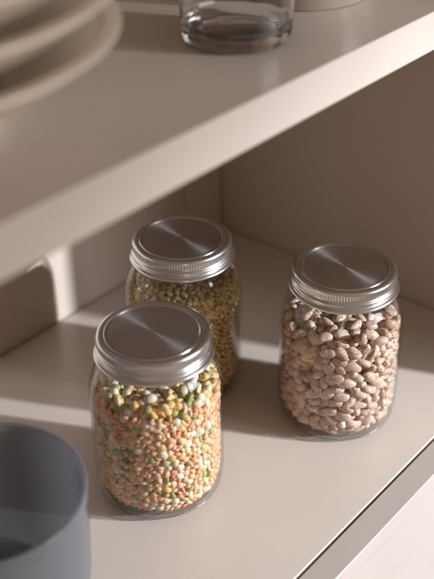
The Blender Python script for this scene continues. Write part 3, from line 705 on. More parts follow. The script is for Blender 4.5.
-311,62,329,11,-8,39,20, -283,127,225,-49,-19,-2,21, 74,-327,360,52,11,43,19, -15,-285,395,-53,-13,-8,20, 59,-308,293,-21,3,-55,22, -129,-314,397,53,-5,-11,20, 
151,-294,318,55,3,-33,21, -24,-322,308,53,6,-10,19, -289,74,280,6,18,54,19, -327,48,265,20,17,58,18, -272,210,244,29,13,58,20, -312,105,282,51,-7,39,22, 
-281,54,342,61,-9,29,20, -302,-38,305,-48,-7,35,20, -296,-145,359,-38,-12,8,22, -282,76,392,0,1,-3,21, -42,-329,467,-53,5,-46,22, -344,74,359,-15,0,-37,20, 
-328,-46,288,-36,-12,25,22, 67,-347,288,-21,1,37,21, -243,-207,316,-4,-26,-53,17, 148,-238,235,-42,17,-2,18, -159,-297,361,-19,-23,11,20, 
-69,-299,350,-9,17,15,18, 155,-269,290,-36,23,57,19, 68,-274,296,-17,21,12,22, -312,76,302,57,-5,-38,19, -334,72,282,46,-3,-15,21, -272,-174,312,-62,0,-16,20, 
215,-224,375,2,-23,-5,21, -209,216,372,53,-7,28,21, -107,-277,367,24,17,28,20, -130,-311,272,-21,18,32,22, -220,-174,360,-23,12,-15,18, 179,-307,339,51,10,19,20, 
-300,-87,405,-52,-20,-33,22, -235,153,264,30,16,10,19, -279,-13,302,-18,17,43,18, -303,-111,298,3,-15,-50,20, -254,115,369,-33,-16,32,17, 
-287,173,333,-43,1,42,19, -245,185,266,62,3,33,20, -108,-259,483,-23,7,55,19, 119,-258,298,-27,-3,-11,18, -100,-268,517,-3,-13,4,19, -51,-338,295,2,-1,-23,21, 
-240,251,329,42,8,-44,20, -286,-132,328,-40,3,7,19, -240,-159,397,0,-14,45,22, -128,-253,333,-56,-12,-14,18, -254,-212,356,6,-1,50,18, -341,97,299,4,2,-59,18, 
123,-261,375,2,6,54,22, -316,41,353,-43,1,-2,21, 208,-244,343,-39,10,55,22, -110,-268,423,-13,11,31,22, -276,88,366,-10,13,63,21, -326,102,326,-53,-13,62,22, 
-279,164,418,52,16,-62,19, -280,48,374,-39,11,48,17, -130,-292,344,-48,-6,23,20, -109,-312,449,-1,1,-42,21, -289,-17,380,61,13,-43,20, 
-314,-42,348,-22,10,-40,21, 134,-248,329,39,13,23,20, -162,-269,345,-27,-12,56,20, 58,-308,378,5,4,-48,22, -254,125,291,46,-15,-34,18, 
-234,-157,513,-27,-8,34,20, -97,-320,340,5,-5,-19,22, -136,-280,392,-35,-19,16,21, 46,-339,316,62,-8,-12,22, 45,-319,441,56,-11,23,20, -274,-58,434,54,-23,14,18, 
-48,-284,399,33,-14,-28,22, -337,-94,300,42,7,-23,22, -255,-135,377,-41,5,-53,20, -250,-188,374,-1,6,30,21, -334,131,298,-17,-7,-2,20, -205,216,474,-43,11,0,19, 
-320,36,396,0,-2,-47,20, -287,190,359,-12,-8,-40,21, -329,35,428,29,-2,35,18, -214,-230,348,-59,6,35,22, -180,-215,400,-41,-27,2,19, -153,-289,491,62,-2,-31,19, 
8,-332,338,7,15,6,21, -130,-308,425,-6,-4,42,20, -271,-70,397,-35,-15,31,18, -271,85,532,-41,1,36,19, -37,-286,359,-7,-9,-51,20, 93,-271,400,18,-8,29,21, 
-298,90,340,52,-2,-26,18, -32,-323,344,-63,-2,29,20, -213,-247,316,56,20,-58,20, -233,238,411,-32,16,-21,21, -269,89,421,26,26,47,18, 220,-251,483,-61,5,47,20, 
186,-256,465,57,15,-21,22, -289,20,377,16,-17,-6,22, -277,-200,334,2,-6,21,22, 162,-241,433,49,0,-20,21, -319,-119,356,-28,-20,47,18, 108,-322,336,22,12,13,18, 
-221,182,515,-62,1,54,18, 141,-323,345,0,1,-18,21, -295,-189,440,44,4,-42,19, 192,-273,427,-61,1,44,20, 136,-309,432,-45,16,-44,19, -250,-198,406,-56,11,-50,22, 
-339,-33,408,-54,12,39,21, -345,-14,438,-28,14,47,19, -267,-86,457,39,-5,33,19, -207,188,452,25,-12,-35,19, -74,-272,356,-48,-19,-57,20, -282,-50,364,60,8,40,21, 
27,-290,498,-8,-1,5,22, -345,17,346,-49,-20,48,22, -299,184,506,-54,-13,-59,19, -184,-241,374,45,5,-62,21, -33,-317,375,7,8,-1,20, -288,146,368,-3,6,-20,22, 
-180,-224,434,56,1,-30,20, -222,181,678,63,-17,39,22, 15,-301,419,25,-9,50,21, -271,94,460,-31,8,6,19, 161,-282,385,62,-12,28,19, -312,72,370,-12,5,5,20, 
-317,-76,359,52,12,-38,22, 154,-243,465,-50,-4,21,20, -73,-273,701,24,13,-1,21, -278,37,516,37,-6,-31,18, -43,-340,404,6,-22,61,22, 187,-296,403,-60,1,3,22, 
-195,-230,468,-23,-9,-54,19, -272,-66,529,37,-5,40,18, -74,-320,508,21,1,-36,18, -318,105,385,-8,-9,46,19, -156,-236,455,50,-15,37,20, 
-245,254,472,-33,-3,-47,21, -347,48,381,-50,12,3,20, -254,123,690,20,-11,26,21, -296,113,473,42,7,-23,17, -217,-191,390,2,-14,-58,20, -258,-122,468,4,-24,26,20, 
-317,132,413,-56,-12,-4,20, -214,-217,416,-4,-24,40,18, 164,-280,447,57,0,-36,19, 127,-279,447,-20,12,-46,18, -285,-176,358,-4,-9,5,18, -349,20,414,-33,10,34,22, 
-251,177,426,-17,-10,35,19, 120,-312,522,-4,-8,-25,22, -308,111,359,-2,-6,-7,18, -316,-37,436,-16,-6,56,18, 65,-330,467,-20,19,-37,22, -301,-119,466,7,12,-13,22, 
-285,14,564,-23,-13,-11,19, -214,-233,445,41,-11,-43,19, 145,-245,605,45,7,17,20, 107,-294,425,41,-18,-31,20, -91,-278,458,-59,11,38,21, 
-299,146,473,-46,-11,13,18, -222,-181,537,-57,3,-21,21, -108,-292,406,10,23,42,18, 52,-282,556,25,-11,-18,20, 122,-257,476,60,14,-47,19, 
-237,-150,473,-21,-8,-22,19, -233,161,447,-13,8,-29,18, -288,-25,454,60,-14,56,22, -16,-289,495,-47,-18,44,22, -337,-97,400,14,16,0,18, 
-119,-254,603,-37,5,-16,19, -324,75,401,21,-15,-42,21, -212,183,553,-9,-24,55,18, -172,-243,487,8,-12,-63,21, -275,-52,566,-37,-19,31,18, 
-277,-89,488,2,-14,15,21, -234,159,484,-36,-21,-45,22, -284,66,454,49,18,3,22, 140,-286,494,54,-7,0,21, -255,-136,550,7,-1,20,19, 184,-223,448,-46,-2,62,20, 
-226,193,485,31,-10,59,20, -256,217,411,-1,-19,21,20, -235,-248,508,37,16,38,20, -291,32,452,45,0,62,22, -329,-76,427,15,2,27,22, 150,-247,496,55,4,-20,21, 
151,-285,415,-25,13,-57,18, 86,-311,495,1,-9,50,18, -326,132,378,-19,-2,58,18, -24,-280,539,44,18,14,20, 35,-318,482,-18,21,21,22, 215,-261,400,-45,-1,-43,22, 
-267,-203,449,-11,-12,24,19, -256,-184,480,-57,-9,-37,22, -236,-158,570,15,-28,9,21, -71,-278,511,17,-12,-40,18, -301,-132,500,2,11,33,21, 
108,-341,464,-35,-14,58,19, -222,-183,670,-1,5,-60,21, -323,-38,465,-55,-16,5,20, -301,-155,436,-2,16,-15,22, 63,-284,515,-10,9,-34,21, -214,-186,419,4,17,26,19, 
-240,-218,474,33,-26,55,20, 146,-241,641,21,-11,-48,20, 251,-263,462,-4,-9,43,19, -196,-214,544,-12,-6,11,21, -319,104,488,-22,-28,23,18, 
-270,73,626,-42,8,23,18, -177,-218,513,-8,-28,34,20, -282,-55,474,16,-5,62,21, -63,-295,639,8,-5,-52,18, 226,-234,512,9,-20,5,17, -303,95,418,20,-6,50,18, 
-207,-252,496,-47,1,-31,21, -268,-161,507,-51,-19,-1,22, -272,96,564,56,8,10,21, 187,-282,493,-50,-1,-54,21, 41,-303,580,-29,17,-16,20, 196,-212,529,4,13,-26,22, 
-306,35,519,-41,-18,-9,19, -226,-180,591,-13,11,-58,19, -330,10,463,-25,-12,-38,22, 5,-287,519,2,0,-35,18, -325,-100,496,-51,-10,37,17, -284,-23,486,19,9,-2,17, 
141,-320,490,39,-20,55,18, -154,-291,535,-22,-6,-11,17, 14,-343,514,-62,-20,-61,18, -158,-241,639,-7,-5,22,21, -304,-46,564,-41,-11,-20,20, 
109,-333,499,19,4,28,19, -272,95,658,-59,-6,10,21, 77,-347,497,-23,-8,10,20, -328,73,441,33,-8,-53,20, -295,-48,505,4,0,50,22, -325,-23,588,-35,-1,-24,22, 
166,-299,470,-58,8,7,21, 135,-259,531,46,-4,-38,22, 191,-211,563,-57,15,-57,19, -236,-249,470,-15,7,-50,19, -241,144,630,43,-13,-52,19, -336,12,504,-15,7,-56,22, 
-56,-283,610,-3,10,39,22, -223,-184,639,-10,2,54,21, -198,205,526,-52,-21,-56,19, -3,-325,491,5,9,-50,18, 160,-292,530,19,18,-42,17, -254,222,486,59,8,-40,19, 
-332,-90,470,-9,13,-56,18, -93,-308,526,56,5,36,20, -24,-280,638,18,28,-7,19, -288,-17,582,-28,7,-60,20, -163,-231,540,-16,6,-62,18, 170,-313,501,30,16,-17,20, 
-47,-298,516,-62,-7,37,18, -229,164,592,-33,-17,29,21, 79,-327,522,53,3,25,21, -295,-92,513,20,10,-36,22, -249,232,563,-13,13,52,22, -269,-178,589,59,6,8,22, 
-285,3,679,2,-10,-29,19, 50,-281,598,45,-14,-30,19, 28,-266,736,-3,1,-47,18, -263,-103,714,-32,-2,45,21, -48,-320,570,14,-3,-62,17, -196,-204,613,24,6,41,22, 
62,-351,543,56,-6,14,18, -16,-317,527,-36,-9,39,22, -233,207,538,-4,-1,47,19, -305,-116,583,61,6,56,20, -35,-339,552,-30,0,-57,17, 39,-333,522,34,13,42,18, 
-307,-61,534,8,-4,-30,21, 184,-213,694,-51,-22,-34,21, -281,-3,614,-43,8,30,18, 94,-265,636,-25,16,-60,20, -265,-109,600,-60,4,37,20, -69,-299,586,-61,1,-56,21, 
-50,-319,534,61,7,-37,20, -272,-90,629,6,5,-16,20, -331,-8,551,41,-22,-36,17, -237,-150,692,-23,8,-22,20, 59,-311,538,-10,9,38,19, 171,-308,559,3,1,-17,18, 
-333,35,534,-54,-1,-28,20, 97,-263,682,26,11,-52,19, 149,-278,589,-59,11,-34,21, -284,-137,534,-39,8,-32,18, -241,255,541,5,-1,-26,21, -268,113,633,57,-10,49,22, 
-308,-109,614,-45,10,-55,20, -214,-187,563,-58,-10,27,17, -278,-74,685,-4,-5,-33,22, -281,37,593,16,24,6,22, -36,-340,606,58,-12,44,21, 
-272,236,515,-20,-2,-2,21, -108,-317,551,-18,-7,30,21, -314,70,526,-7,-1,55,19, -27,-308,662,24,4,-29,21, -320,-65,489,-45,4,53,20, 81,227,761,-48,0,-46,22, 
130,-272,646,-60,-25,8,19, -93,-273,584,-35,-23,-37,20, -290,-39,598,12,-7,19,17, -201,-206,578,6,7,-3,20, -267,90,712,34,-23,31,22, -250,190,563,-37,-5,-55,21, 
72,-299,714,-52,-28,-23,18, -335,-85,548,-32,4,-55,20, 49,-334,560,12,0,-36,19, -52,-278,664,54,-19,-21,21, -234,162,698,-62,12,-48,19, 
-288,157,534,-12,-6,17,20, -85,-326,573,55,-9,-38,17, -261,-131,579,-9,5,27,20, -284,62,674,5,4,51,22, -304,9,595,-61,-21,27,19, 3,221,770,18,-12,-56,21, 
-92,-268,620,-58,10,-12,18, -147,-217,742,58,14,60,21, -269,-142,708,-7,8,32,22, 227,-265,586,45,-9,49,22, -325,82,684,-49,-6,45,22, -245,198,659,61,15,-54,19, 
174,-254,692,0,-1,39,20, -306,106,528,37,-23,-44,20, -98,-262,730,54,1,46,21, -262,206,586,-21,-10,-10,20, 16,-283,592,41,26,36,18, -279,-68,718,-6,6,-39,18, 
-219,169,743,-15,24,-28,20, -295,132,557,62,4,-20,22, -133,-248,710,-23,6,-12,21, -245,-236,616,-51,15,-10,20, -288,30,694,62,-5,7,18, 17,-346,554,-32,18,53,20, 
-313,47,594,18,22,35,19, -285,-70,609,-53,5,14,21, 96,-299,624,-33,24,25,19, -140,-266,617,-27,-6,34,20, -302,87,636,-61,0,-22,19, -118,-301,619,-60,-2,12,21, 
64,-281,685,0,-8,32,20, -244,155,663,12,8,32,21, -289,-39,703,0,4,8,21, -200,-282,590,19,2,-26,21, -284,32,721,-54,4,-63,19, -47,-329,637,59,6,-25,18, 
109,-285,662,59,-11,6,20, -60,-348,576,-9,14,-50,19, -240,-201,612,-2,-1,58,22, 172,-231,662,49,23,-6,22, -215,-240,589,40,13,-34,20, 281,54,777,-11,-17,59,19, 
-273,206,628,44,-22,-61,18, 164,-28,805,-16,12,-19,19, -271,154,693,22,14,-47,19, 244,-14,757,23,-12,30,21, -316,-11,621,7,9,18,20, -263,-117,680,-7,3,58,21, 
77,-278,603,35,9,36,19, -305,140,670,-37,9,45,19, 99,-330,604,9,14,-1,19, -226,-216,653,15,3,-43,19, -340,-53,607,63,-20,-16,20, -162,147,770,-1,4,42,20, 
-141,-291,661,-10,15,35,19, -330,-84,624,-51,8,-18,19, -338,22,611,-53,2,-24,20, -282,-183,617,-5,-8,59,17, -251,227,604,58,-10,-13,18, 
-225,221,678,-44,-7,43,21, 249,-279,744,-48,-24,51,19, -311,-32,675,47,6,52,21, -207,100,761,-2,12,-58,18, -263,-182,644,-27,-11,46,21, 
210,-236,684,-1,-3,-56,19, 55,-252,747,-15,9,4,17, 1,-166,806,-2,13,-20,21, -218,-247,713,-21,14,5,21, -257,82,747,-48,7,25,21, -318,-77,690,54,0,-22,20, 
-313,-65,725,-28,23,-21,22, -300,128,622,53,-8,-38,19, 189,-267,662,45,-3,-49,22, -217,-146,751,19,23,4,20, -326,98,712,56,18,4,18, -215,-43,771,-19,-2,41,20, 
-269,134,665,52,7,-11,17, 206,-248,711,2,0,48,22, 81,230,797,-54,-10,1,22, -61,-208,772,19,9,-16,20, -219,196,720,26,-3,-11,22, -271,-212,623,11,11,-26,17, 
174,238,773,13,-7,10,18, 214,-275,681,-56,-17,63,22, -23,-219,773,-31,12,-54,19, -277,59,734,-57,-3,58,19, -312,-50,626,-27,-10,-42,19, 
-265,-168,799,46,7,-17,20, 112,-332,638,13,-16,-36,21, -50,288,758,11,25,26,20, -267,187,677,26,-29,-8,22, -310,115,655,63,-12,-45,21, -284,147,638,-22,-7,-9,21, 
151,125,785,1,4,5,20, 241,-246,660,55,-4,1,21, 241,151,761,-62,-21,-48,18, -243,-152,659,-4,10,-39,20, 41,-316,663,37,-28,35,21, -271,-3,738,50,21,54,21, 
-59,-288,723,-55,17,-24,19, -298,-111,699,-55,-13,14,22, -200,142,755,60,-1,5,22, 86,-333,713,-56,-1,42,22, -261,-42,739,59,3,61,18, -107,-323,649,-10,0,8,19, 
-114,-279,704,17,-8,-48,18, 230,248,759,-52,-4,6,18, 101,273,766,-2,3,41,21, -215,-224,744,56,-11,27,21, -167,-186,749,6,-15,-3,18, 118,-167,779,-9,-12,-56,18, 
10,-334,660,-2,7,0,21, 266,173,768,-2,14,59,20, -261,220,685,-51,2,-12,19, 3,-306,729,-31,5,-4,20, -297,164,610,56,11,-10,18, 41,313,773,-6,0,49,20, 
-215,5,776,-60,21,50,19, 171,-298,740,3,3,59,19, -323,69,655,63,-5,-50,18, -168,-225,698,-24,-13,-23,19, -186,179,752,-35,8,47,22, 109,-48,844,40,-13,42,21, 
220,130,754,24,16,-28,22, 174,-213,732,49,18,-23,17, -274,-74,744,17,-4,37,18, 224,-248,631,-43,-11,-56,18, 140,-267,773,-41,4,57,22, 
-287,-124,730,-27,-10,-43,19, -199,-250,680,50,12,58,20, -288,168,658,0,-10,-43,20, 184,139,763,-58,2,48,19, -88,221,757,4,0,57,19, -198,-80,774,7,0,-12,20, 
-289,101,684,-1,1,0,20, 68,-351,640,-56,-9,-18,20, -34,-298,760,-33,6,-13,22, 5,-199,783,-14,11,61,18, -235,-164,726,7,3,49,21, -74,232,779,43,6,3,18, 
-90,-274,759,52,8,31,17, -78,-298,750,23,2,-61,20, 49,-331,705,-20,16,-30,20, -349,-78,704,-25,15,49,18, 57,-284,744,32,-28,-20,20, 217,-5,774,-13,8,28,18, 
-161,178,787,-22,20,-58,20, 202,-232,738,46,10,5,20, 198,-268,746,6,28,52,22, 139,-213,746,-20,3,-47,18, 164,-335,680,25,13,-58,18, -214,-110,755,-59,16,-34,19, 
-130,162,781,6,-14,25,17, 197,67,779,48,15,-11,22, -271,-98,775,48,10,26,22, -210,131,780,10,-13,1,18, -301,-95,752,22,11,34,21, 205,102,762,-61,-20,-56,18, 
319,-6,764,-55,5,20,22, 244,208,770,-45,-1,6,22, 117,203,767,54,-1,45,21, -325,160,648,-58,10,-2,20, -157,-146,774,-46,-8,-7,21, 151,199,755,-11,-11,38,18, 
-282,212,707,41,20,-31,18, 330,-26,793,-20,20,18,21, -236,-100,784,17,3,15,19, -97,191,778,46,-11,-44,19, 318,208,764,10,-28,-52,21, -137,-235,778,41,-1,-12,19, 
169,-186,752,-38,8,-46,18, -294,-35,736,-16,-13,25,19, -288,97,737,-21,12,45,18, 184,40,797,13,6,-23,19, -296,201,740,52,9,-53,21, 232,-254,733,-13,5,-30,18, 
300,178,792,-17,2,17,19, 237,-159,763,-57,-4,37,20, -185,-54,800,-42,10,23,22, -238,167,768,-61,21,-56,17, 44,-209,780,-12,8,2,21, -128,-186,767,-3,-8,8,22, 
62,-348,743,-47,-18,-49,20, 30,-332,736,-22,-1,19,22, -330,29,719,9,2,-48,18, -307,-143,710,-50,17,52,17, 226,-286,722,21,-12,-51,20, -242,106,774,-56,-14,42,22, 
107,245,786,-58,8,-32,18, -31,224,775,-37,-2,22,18, 145,-324,714,14,-20,18,22, 119,-292,748,44,-10,-52,22, -205,-180,743,61,-12,-50,21, 44,234,800,3,12,-54,20, 
163,269,759,-28,-23,36,22, 200,12,786,14,-1,-42,18, -255,17,795,-1,-5,48,21, 266,122,777,-43,-2,-15,22, -241,-183,757,20,-3,33,20, 374,-37,760,-39,-27,-53,20, 
-322,-40,781,-17,0,-2,20, 205,202,783,-18,5,54,21, 161,112,814,8,16,47,18, 104,309,779,-9,-12,-62,17, -344,-47,743,21,-16,-60,19, 201,279,764,13,-2,-43,22, 
-349,30,756,-15,-13,-46,19, -241,-53,790,2,-12,-58,18, -223,-204,773,58,4,-31,18, -37,-315,730,17,2,36,18, -312,-51,757,61,4,-3,18, -41,254,769,0,14,-21,22, 
138,255,777,-48,12,42,19, 272,-206,789,56,0,12,22, 197,189,808,-6,21,-52,17, -237,197,783,-2,-2,-6,17, 240,-4,800,25,12,-45,17, 48,201,782,1,11,50,22, 
-159,149,800,6,5,-15,21, 180,-257,772,57,-18,2,22, -198,72,777,12,6,-28,19, -231,-157,780,55,-10,50,18, -289,162,734,-62,19,12,21, 283,-28,776,12,14,54,19, 
140,-56,814,-13,2,-20,17, 158,-158,769,-5,6,-17,20, 268,-52,757,40,0,39,19, -95,-184,788,-52,7,11,21, 227,65,796,-56,-3,0,19, 78,-202,798,-9,-22,-22,19, 
167,-116,780,42,-4,-44,20, 184,107,791,-59,-24,-10,22, -278,110,769,13,-13,8,18, 241,120,793,-41,4,-36,17, -202,-193,793,-9,13,17,19, -43,380,756,2,-25,-36,18, 
-29,-188,791,53,-12,31,21, 232,-193,784,2,-16,-47,20, 338,-40,766,-60,-15,-32,18, 6,-276,801,-4,26,48,19, -124,193,803,-10,-18,37,18, 301,-49,763,45,-16,13,21, 
89,192,780,-13,4,57,20, -263,220,757,-50,-20,-6,22, -61,199,777,63,-4,-35,19, -190,-162,766,-52,4,35,22, -103,319,765,1,8,10,19, -165,-286,750,45,-1,62,18, 
310,103,784,-44,-3,-44,20, -35,187,795,61,-2,54,19, 268,62,811,1,18,50,22, 30,278,786,-16,27,47,21, -217,313,760,25,-11,-42,19, 35,-275,825,-60,-23,-23,18, 
-149,177,821,1,9,13,21, -308,124,760,-17,2,-47,21, -214,38,780,-61,-10,-59,19, 209,318,775,38,-3,44,20, -188,327,772,37,-17,42,18, 171,340,768,-21,-6,-12,20, 
-219,102,794,-42,-5,25,20, 293,140,779,-48,-12,-10,21, 13,230,826,-30,-5,-63,18, 128,-135,794,-51,18,-6,22, -333,21,781,-58,8,-14,22, 107,328,758,-1,-5,38,21, 
142,-196,776,-61,18,25,21, 181,232,802,62,13,-53,21, -262,-229,807,44,-2,-36,17, -337,-67,775,7,5,38,18, 285,-119,758,2,-24,-4,19, 84,-232,789,62,-7,-16,19, 
235,177,779,19,29,-32,17, 36,-265,786,6,10,16,19, -134,-169,799,-24,5,-2,21, 306,-167,776,-9,11,46,19, 270,-163,779,-59,-4,-39,20, -129,228,808,21,13,-29,20, 
-80,-210,807,40,23,2,21, 221,-254,778,42,6,39,19, 217,105,797,11,18,-52,20, -321,92,743,56,17,3,21, -206,244,768,-25,9,53,18, 175,176,829,49,-27,-2,17, 
124,120,809,-41,-17,-9,22, 301,234,799,-53,-23,0,21, 266,268,818,-53,3,1,18, 197,-23,799,10,15,-1,19, -293,33,792,36,12,-57,20, -158,-85,797,1,6,61,20, 
-271,104,797,11,6,-28,19, 207,124,824,-18,-2,34,21, 372,72,777,-57,0,-33,17, -61,319,770,12,0,-60,22, 221,253,826,0,2,-8,22, 261,189,792,56,0,37,17, 
45,-349,797,12,7,56,22, 60,-270,808,-9,21,40,19, -303,-83,785,19,8,37,20, 251,226,809,10,-7,25,21, -188,257,790,6,4,23,19, 261,-13,786,51,1,19,19, 
-30,377,798,-30,15,13,21, -192,-16,786,16,0,-43,18, 95,200,811,-7,9,-62,19, -227,72,759,54,-1,-9,18, 83,-168,793,-49,-15,40,19, 301,-89,770,4,-2,-43,18, 
209,-54,812,-36,-8,-28,18, -343,99,771,-51,18,-47,18, -308,170,771,36,-27,-36,21, 251,-244,795,55,8,-46,17, -337,58,770,52,-9,-38,19, -202,137,812,53,-10,-40,20, 
243,132,824,5,20,40,21, -164,-181,782,7,-6,41,19, 188,157,817,54,6,21,17, 315,-199,781,-24,13,-60,19, 180,-40,829,-49,-13,29,21, 94,363,780,22,-14,-26,20, 
-268,-19,798,14,-1,19,17, -45,-218,808,45,7,-27,22, 79,330,783,-20,-6,62,20, 323,13,794,-19,-4,-36,22, 296,-230,776,-56,1,-50,22, 106,-196,775,-26,-15,-17,18, 
-95,242,811,-41,-15,7,22, 173,129,839,47,-1,52,18, -259,-84,805,49,-8,-1,19, 194,-166,780,39,1,41,19, 224,282,793,-62,4,51,22, 348,23,771,40,1,23,19, 
-91,119,822,27,3,-47,22, -240,289,774,-10,7,59,17, 321,-116,774,20,-2,9,19, -135,106,806,-36,6,17,19, 228,-157,793,59,4,7,22, -241,255,776,-31,13,12,22, 
152,-231,768,-60,-3,-46,20, -101,-265,782,0,7,22,18, 323,201,806,26,25,30,20, -42,289,792,-8,1,26,18, 151,-292,762,-59,-19,-23,18, 56,-237,769,-17,-4,-14,18, 
-217,-72,805,-54,16,25,22, -157,-47,811,-25,-15,36,20, -315,-128,764,25,1,50,20, -103,-188,821,9,-8,-37,19, 146,237,804,-55,5,-42,18, 125,53,824,63,18,19,18, 
87,-129,814,8,0,27,21, 141,-322,750,-61,-8,-28,20, -70,-241,787,0,1,24,22, 295,-16,806,37,4,-62,20, -148,-103,851,-6,6,32,20, -242,66,788,60,0,21,21, 
168,-189,796,-61,-13,-37,22, -55,243,799,57,4,-21,20, 15,-234,798,55,-9,-50,19, 151,215,783,45,0,0,17, 196,39,828,51,6,48,20, 338,-170,778,-60,21,56,21, 
-263,-47,817,-25,-3,29,20, 103,319,810,-54,9,58,22, 118,259,814,-6,2,41,22, 314,-134,797,9,3,-18,21, -198,-288,783,6,9,40,21, -234,-107,811,16,-6,11,19, 
127,-203,810,50,-5,12,21, 140,9,824,6,-3,25,21, 169,209,818,49,15,57,20, 33,159,806,-46,1,-56,18, -264,224,798,11,-12,30,19, -98,310,801,-36,15,58,22, 
161,271,809,-14,4,-58,19, 269,152,799,-8,-3,7,18, 310,-83,838,11,2,-57,18, -158,300,776,58,-4,-39,18, 338,109,805,12,5,44,18, -217,231,792,-12,4,37,21, 
119,-318,778,49,-9,-36,21, -312,110,793,27,-8,-63,20, -182,-164,806,48,-6,29,21, -163,241,805,53,-5,23,17, 282,209,777,57,9,-27,18, 201,72,812,-57,-4,-35,19, 
-181,22,796,-5,0,43,21, -150,-178,829,-5,-3,-2,19, 340,75,789,-8,-2,42,22, -328,-69,803,-54,7,-47,18, 184,-79,836,60,10,14,21, -60,369,787,49,-1,-27,18, 
-78,87,839,-14,2,30,21, -158,-288,785,5,8,40,22, -116,181,836,-7,1,14,21, 354,4,811,-61,-15,6,20, -76,362,761,5,2,-40,22, 156,146,814,-41,8,-22,20, 
60,-154,819,-40,-4,-22,22, -209,72,807,7,-7,26,22, 220,-234,803,6,-9,-24,19, 182,299,771,32,-16,-47,17, 188,273,792,-45,-8,-11,18, 303,156,819,5,15,-32,21, 
-134,294,791,-57,5,15,19, 307,-46,825,0,9,42,21, 348,-153,812,38,1,15,20, 104,186,836,12,-10,8,19, -308,3,819,56,1,-40,21, -252,-134,805,-41,-5,-15,19, 
-64,154,805,-6,13,18,19, 253,-183,805,39,1,-7,17, -187,-158,837,-3,-3,56,18, 143,191,827,-25,-15,-20,22, -77,-69,848,21,2,-15,20, -231,201,812,46,-14,-52,18, 
-65,-181,800,41,-2,-22,21, 213,215,825,40,-2,57,22, 124,-163,805,9,-2,5,18, -146,213,839,-20,4,44,21, 335,176,831,19,16,-16,19, 199,153,845,2,7,-58,20, 
62,251,831,17,14,-6,20, 54,309,801,-12,7,10,18, 120,214,801,2,19,-38,20, -183,-235,808,62,2,-32,18, 88,-118,845,-10,-11,-15,22, 134,-293,793,-43,16,-7,17, 
-88,342,787,-17,-4,-58,22, -154,207,804,47,8,-38,18, 265,28,849,-11,16,51,18, 227,64,837,0,22,-51,18, 85,-335,803,-13,-10,-45,21, -25,-284,806,50,24,-36,18, 
174,9,805,55,2,57,21, 136,-31,831,56,12,26,19, -93,276,819,-4,-6,-52,18, 124,-124,834,-30,-22,-20,19, -43,341,791,49,-17,-60,20, -282,-110,812,24,9,58,20, 
-258,196,808,46,1,-39,18, 344,38,829,-50,-13,0,20, 158,345,809,-52,-15,-58,18, -184,228,815,-52,-12,0,17, 44,343,807,55,-1,-36,21, 118,85,826,13,8,60,22, 
156,40,815,-15,17,-44,18, -36,323,814,21,-6,23,22, 351,-129,783,-61,10,-6,21, -281,145,773,35,-16,38,19, -128,121,840,-7,3,-49,19, -249,-77,832,-46,-11,62,17, 
164,-155,799,-53,10,44,21, -117,-257,802,-1,2,56,18, 28,171,833,60,9,63,22, -190,-197,826,-17,-3,-53,22, 319,-117,826,6,-6,22,19, 97,-186,818,-11,-7,-3,21, 
203,191,853,-39,15,-52,22, -88,-287,846,-58,-9,-17,20, 133,296,829,61,10,-54,18, 85,-297,819,-4,13,57,21, 192,96,830,-12,3,45,18, 215,-101,852,-54,-5,-62,22, 
-255,-47,853,-5,-14,53,22, 113,-316,810,-50,10,38,19, -231,240,819,-61,-11,-1,22, 45,276,822,8,-3,19,19, 174,-163,839,-11,-21,56,22, 250,-159,818,-44,3,51,20, 
-322,-103,785,19,9,38,18, -14,-252,817,17,-1,47,19, 105,20,846,-48,16,19,21, -140,-17,823,-57,5,-22,20, 29,-157,830,11,4,-37,22, -234,278,804,58,6,-4,21, 
-246,39,846,-23,-11,-40,18, -131,349,776,57,3,-8,22, -296,133,795,-24,3,57,18, 330,-3,830,-39,-14,-33,22, 161,310,826,-49,-4,-16,19, -102,-230,804,24,-16,-8,19, 
139,223,832,-61,-16,-37,18, 220,-18,824,-50,-8,-36,21, 359,126,815,-20,-17,-39,20, 363,-107,805,-5,-1,18,17, -338,-12,795,-61,-1,41,19, 
-181,-122,849,20,-8,22,18, 78,176,855,41,4,56,21, -324,137,814,-5,-7,30,18, 283,247,836,-27,16,-62,21, 46,-117,833,-42,-1,3,21, -218,148,847,-23,-25,58,22, 
105,-88,829,-18,-4,35,19, -68,166,832,58,0,61,20, 41,381,802,25,17,-61,17, -108,221,835,0,1,-54,19, -131,269,812,53,-4,46,21, 275,148,840,42,-9,62,20, 
138,-238,839,3,14,43,19, 257,220,839,7,4,-33,20, 197,0,833,-32,-7,22,19, -68,326,812,40,-28,27,19, -4,377,826,46,10,-41,19, -261,-16,841,-19,-12,-45,18, 
-310,-37,811,-54,-13,-62,20, 57,-194,831,57,1,55,21, 278,-226,824,-42,15,-54,20, 236,294,826,13,-14,-9,21, 246,140,857,-47,-12,-10,17, 
154,-267,839,-39,-17,-38,20, -91,297,843,-29,0,42,18, -154,320,797,-11,-13,-11,19, -169,283,804,-13,2,12,19, 115,358,812,3,-6,-1,19, -175,-192,854,48,-11,-61,20, 
-120,-52,833,-48,-15,3,22, -149,-32,855,40,-23,-9,21, -268,142,843,-20,-3,-48,18, -38,-235,836,1,7,18,17, 273,114,849,54,-11,3,20, 12,-250,830,34,4,-19,21, 
275,186,850,61,-8,40,21, 212,307,850,-20,-21,-55,20, 72,-89,839,-13,15,-37,17, 173,24,839,50,1,45,20, -90,333,846,42,-16,-55,20, 191,-189,859,-6,5,16,22, 
239,-127,831,48,-7,-53,19, 325,126,832,-27,8,52,20, 225,112,854,54,0,56,22, -286,117,818,52,8,56,18, 32,381,837,22,-3,-61,18, 145,108,842,57,0,-7,19, 
-105,-193,852,54,4,34,21, -141,-81,824,-8,9,-32,19, 366,-79,832,-13,-9,62,20, -231,-12,839,5,16,36,18, -207,-169,857,54,-5,57,20, 288,-102,818,57,7,-27,20, 
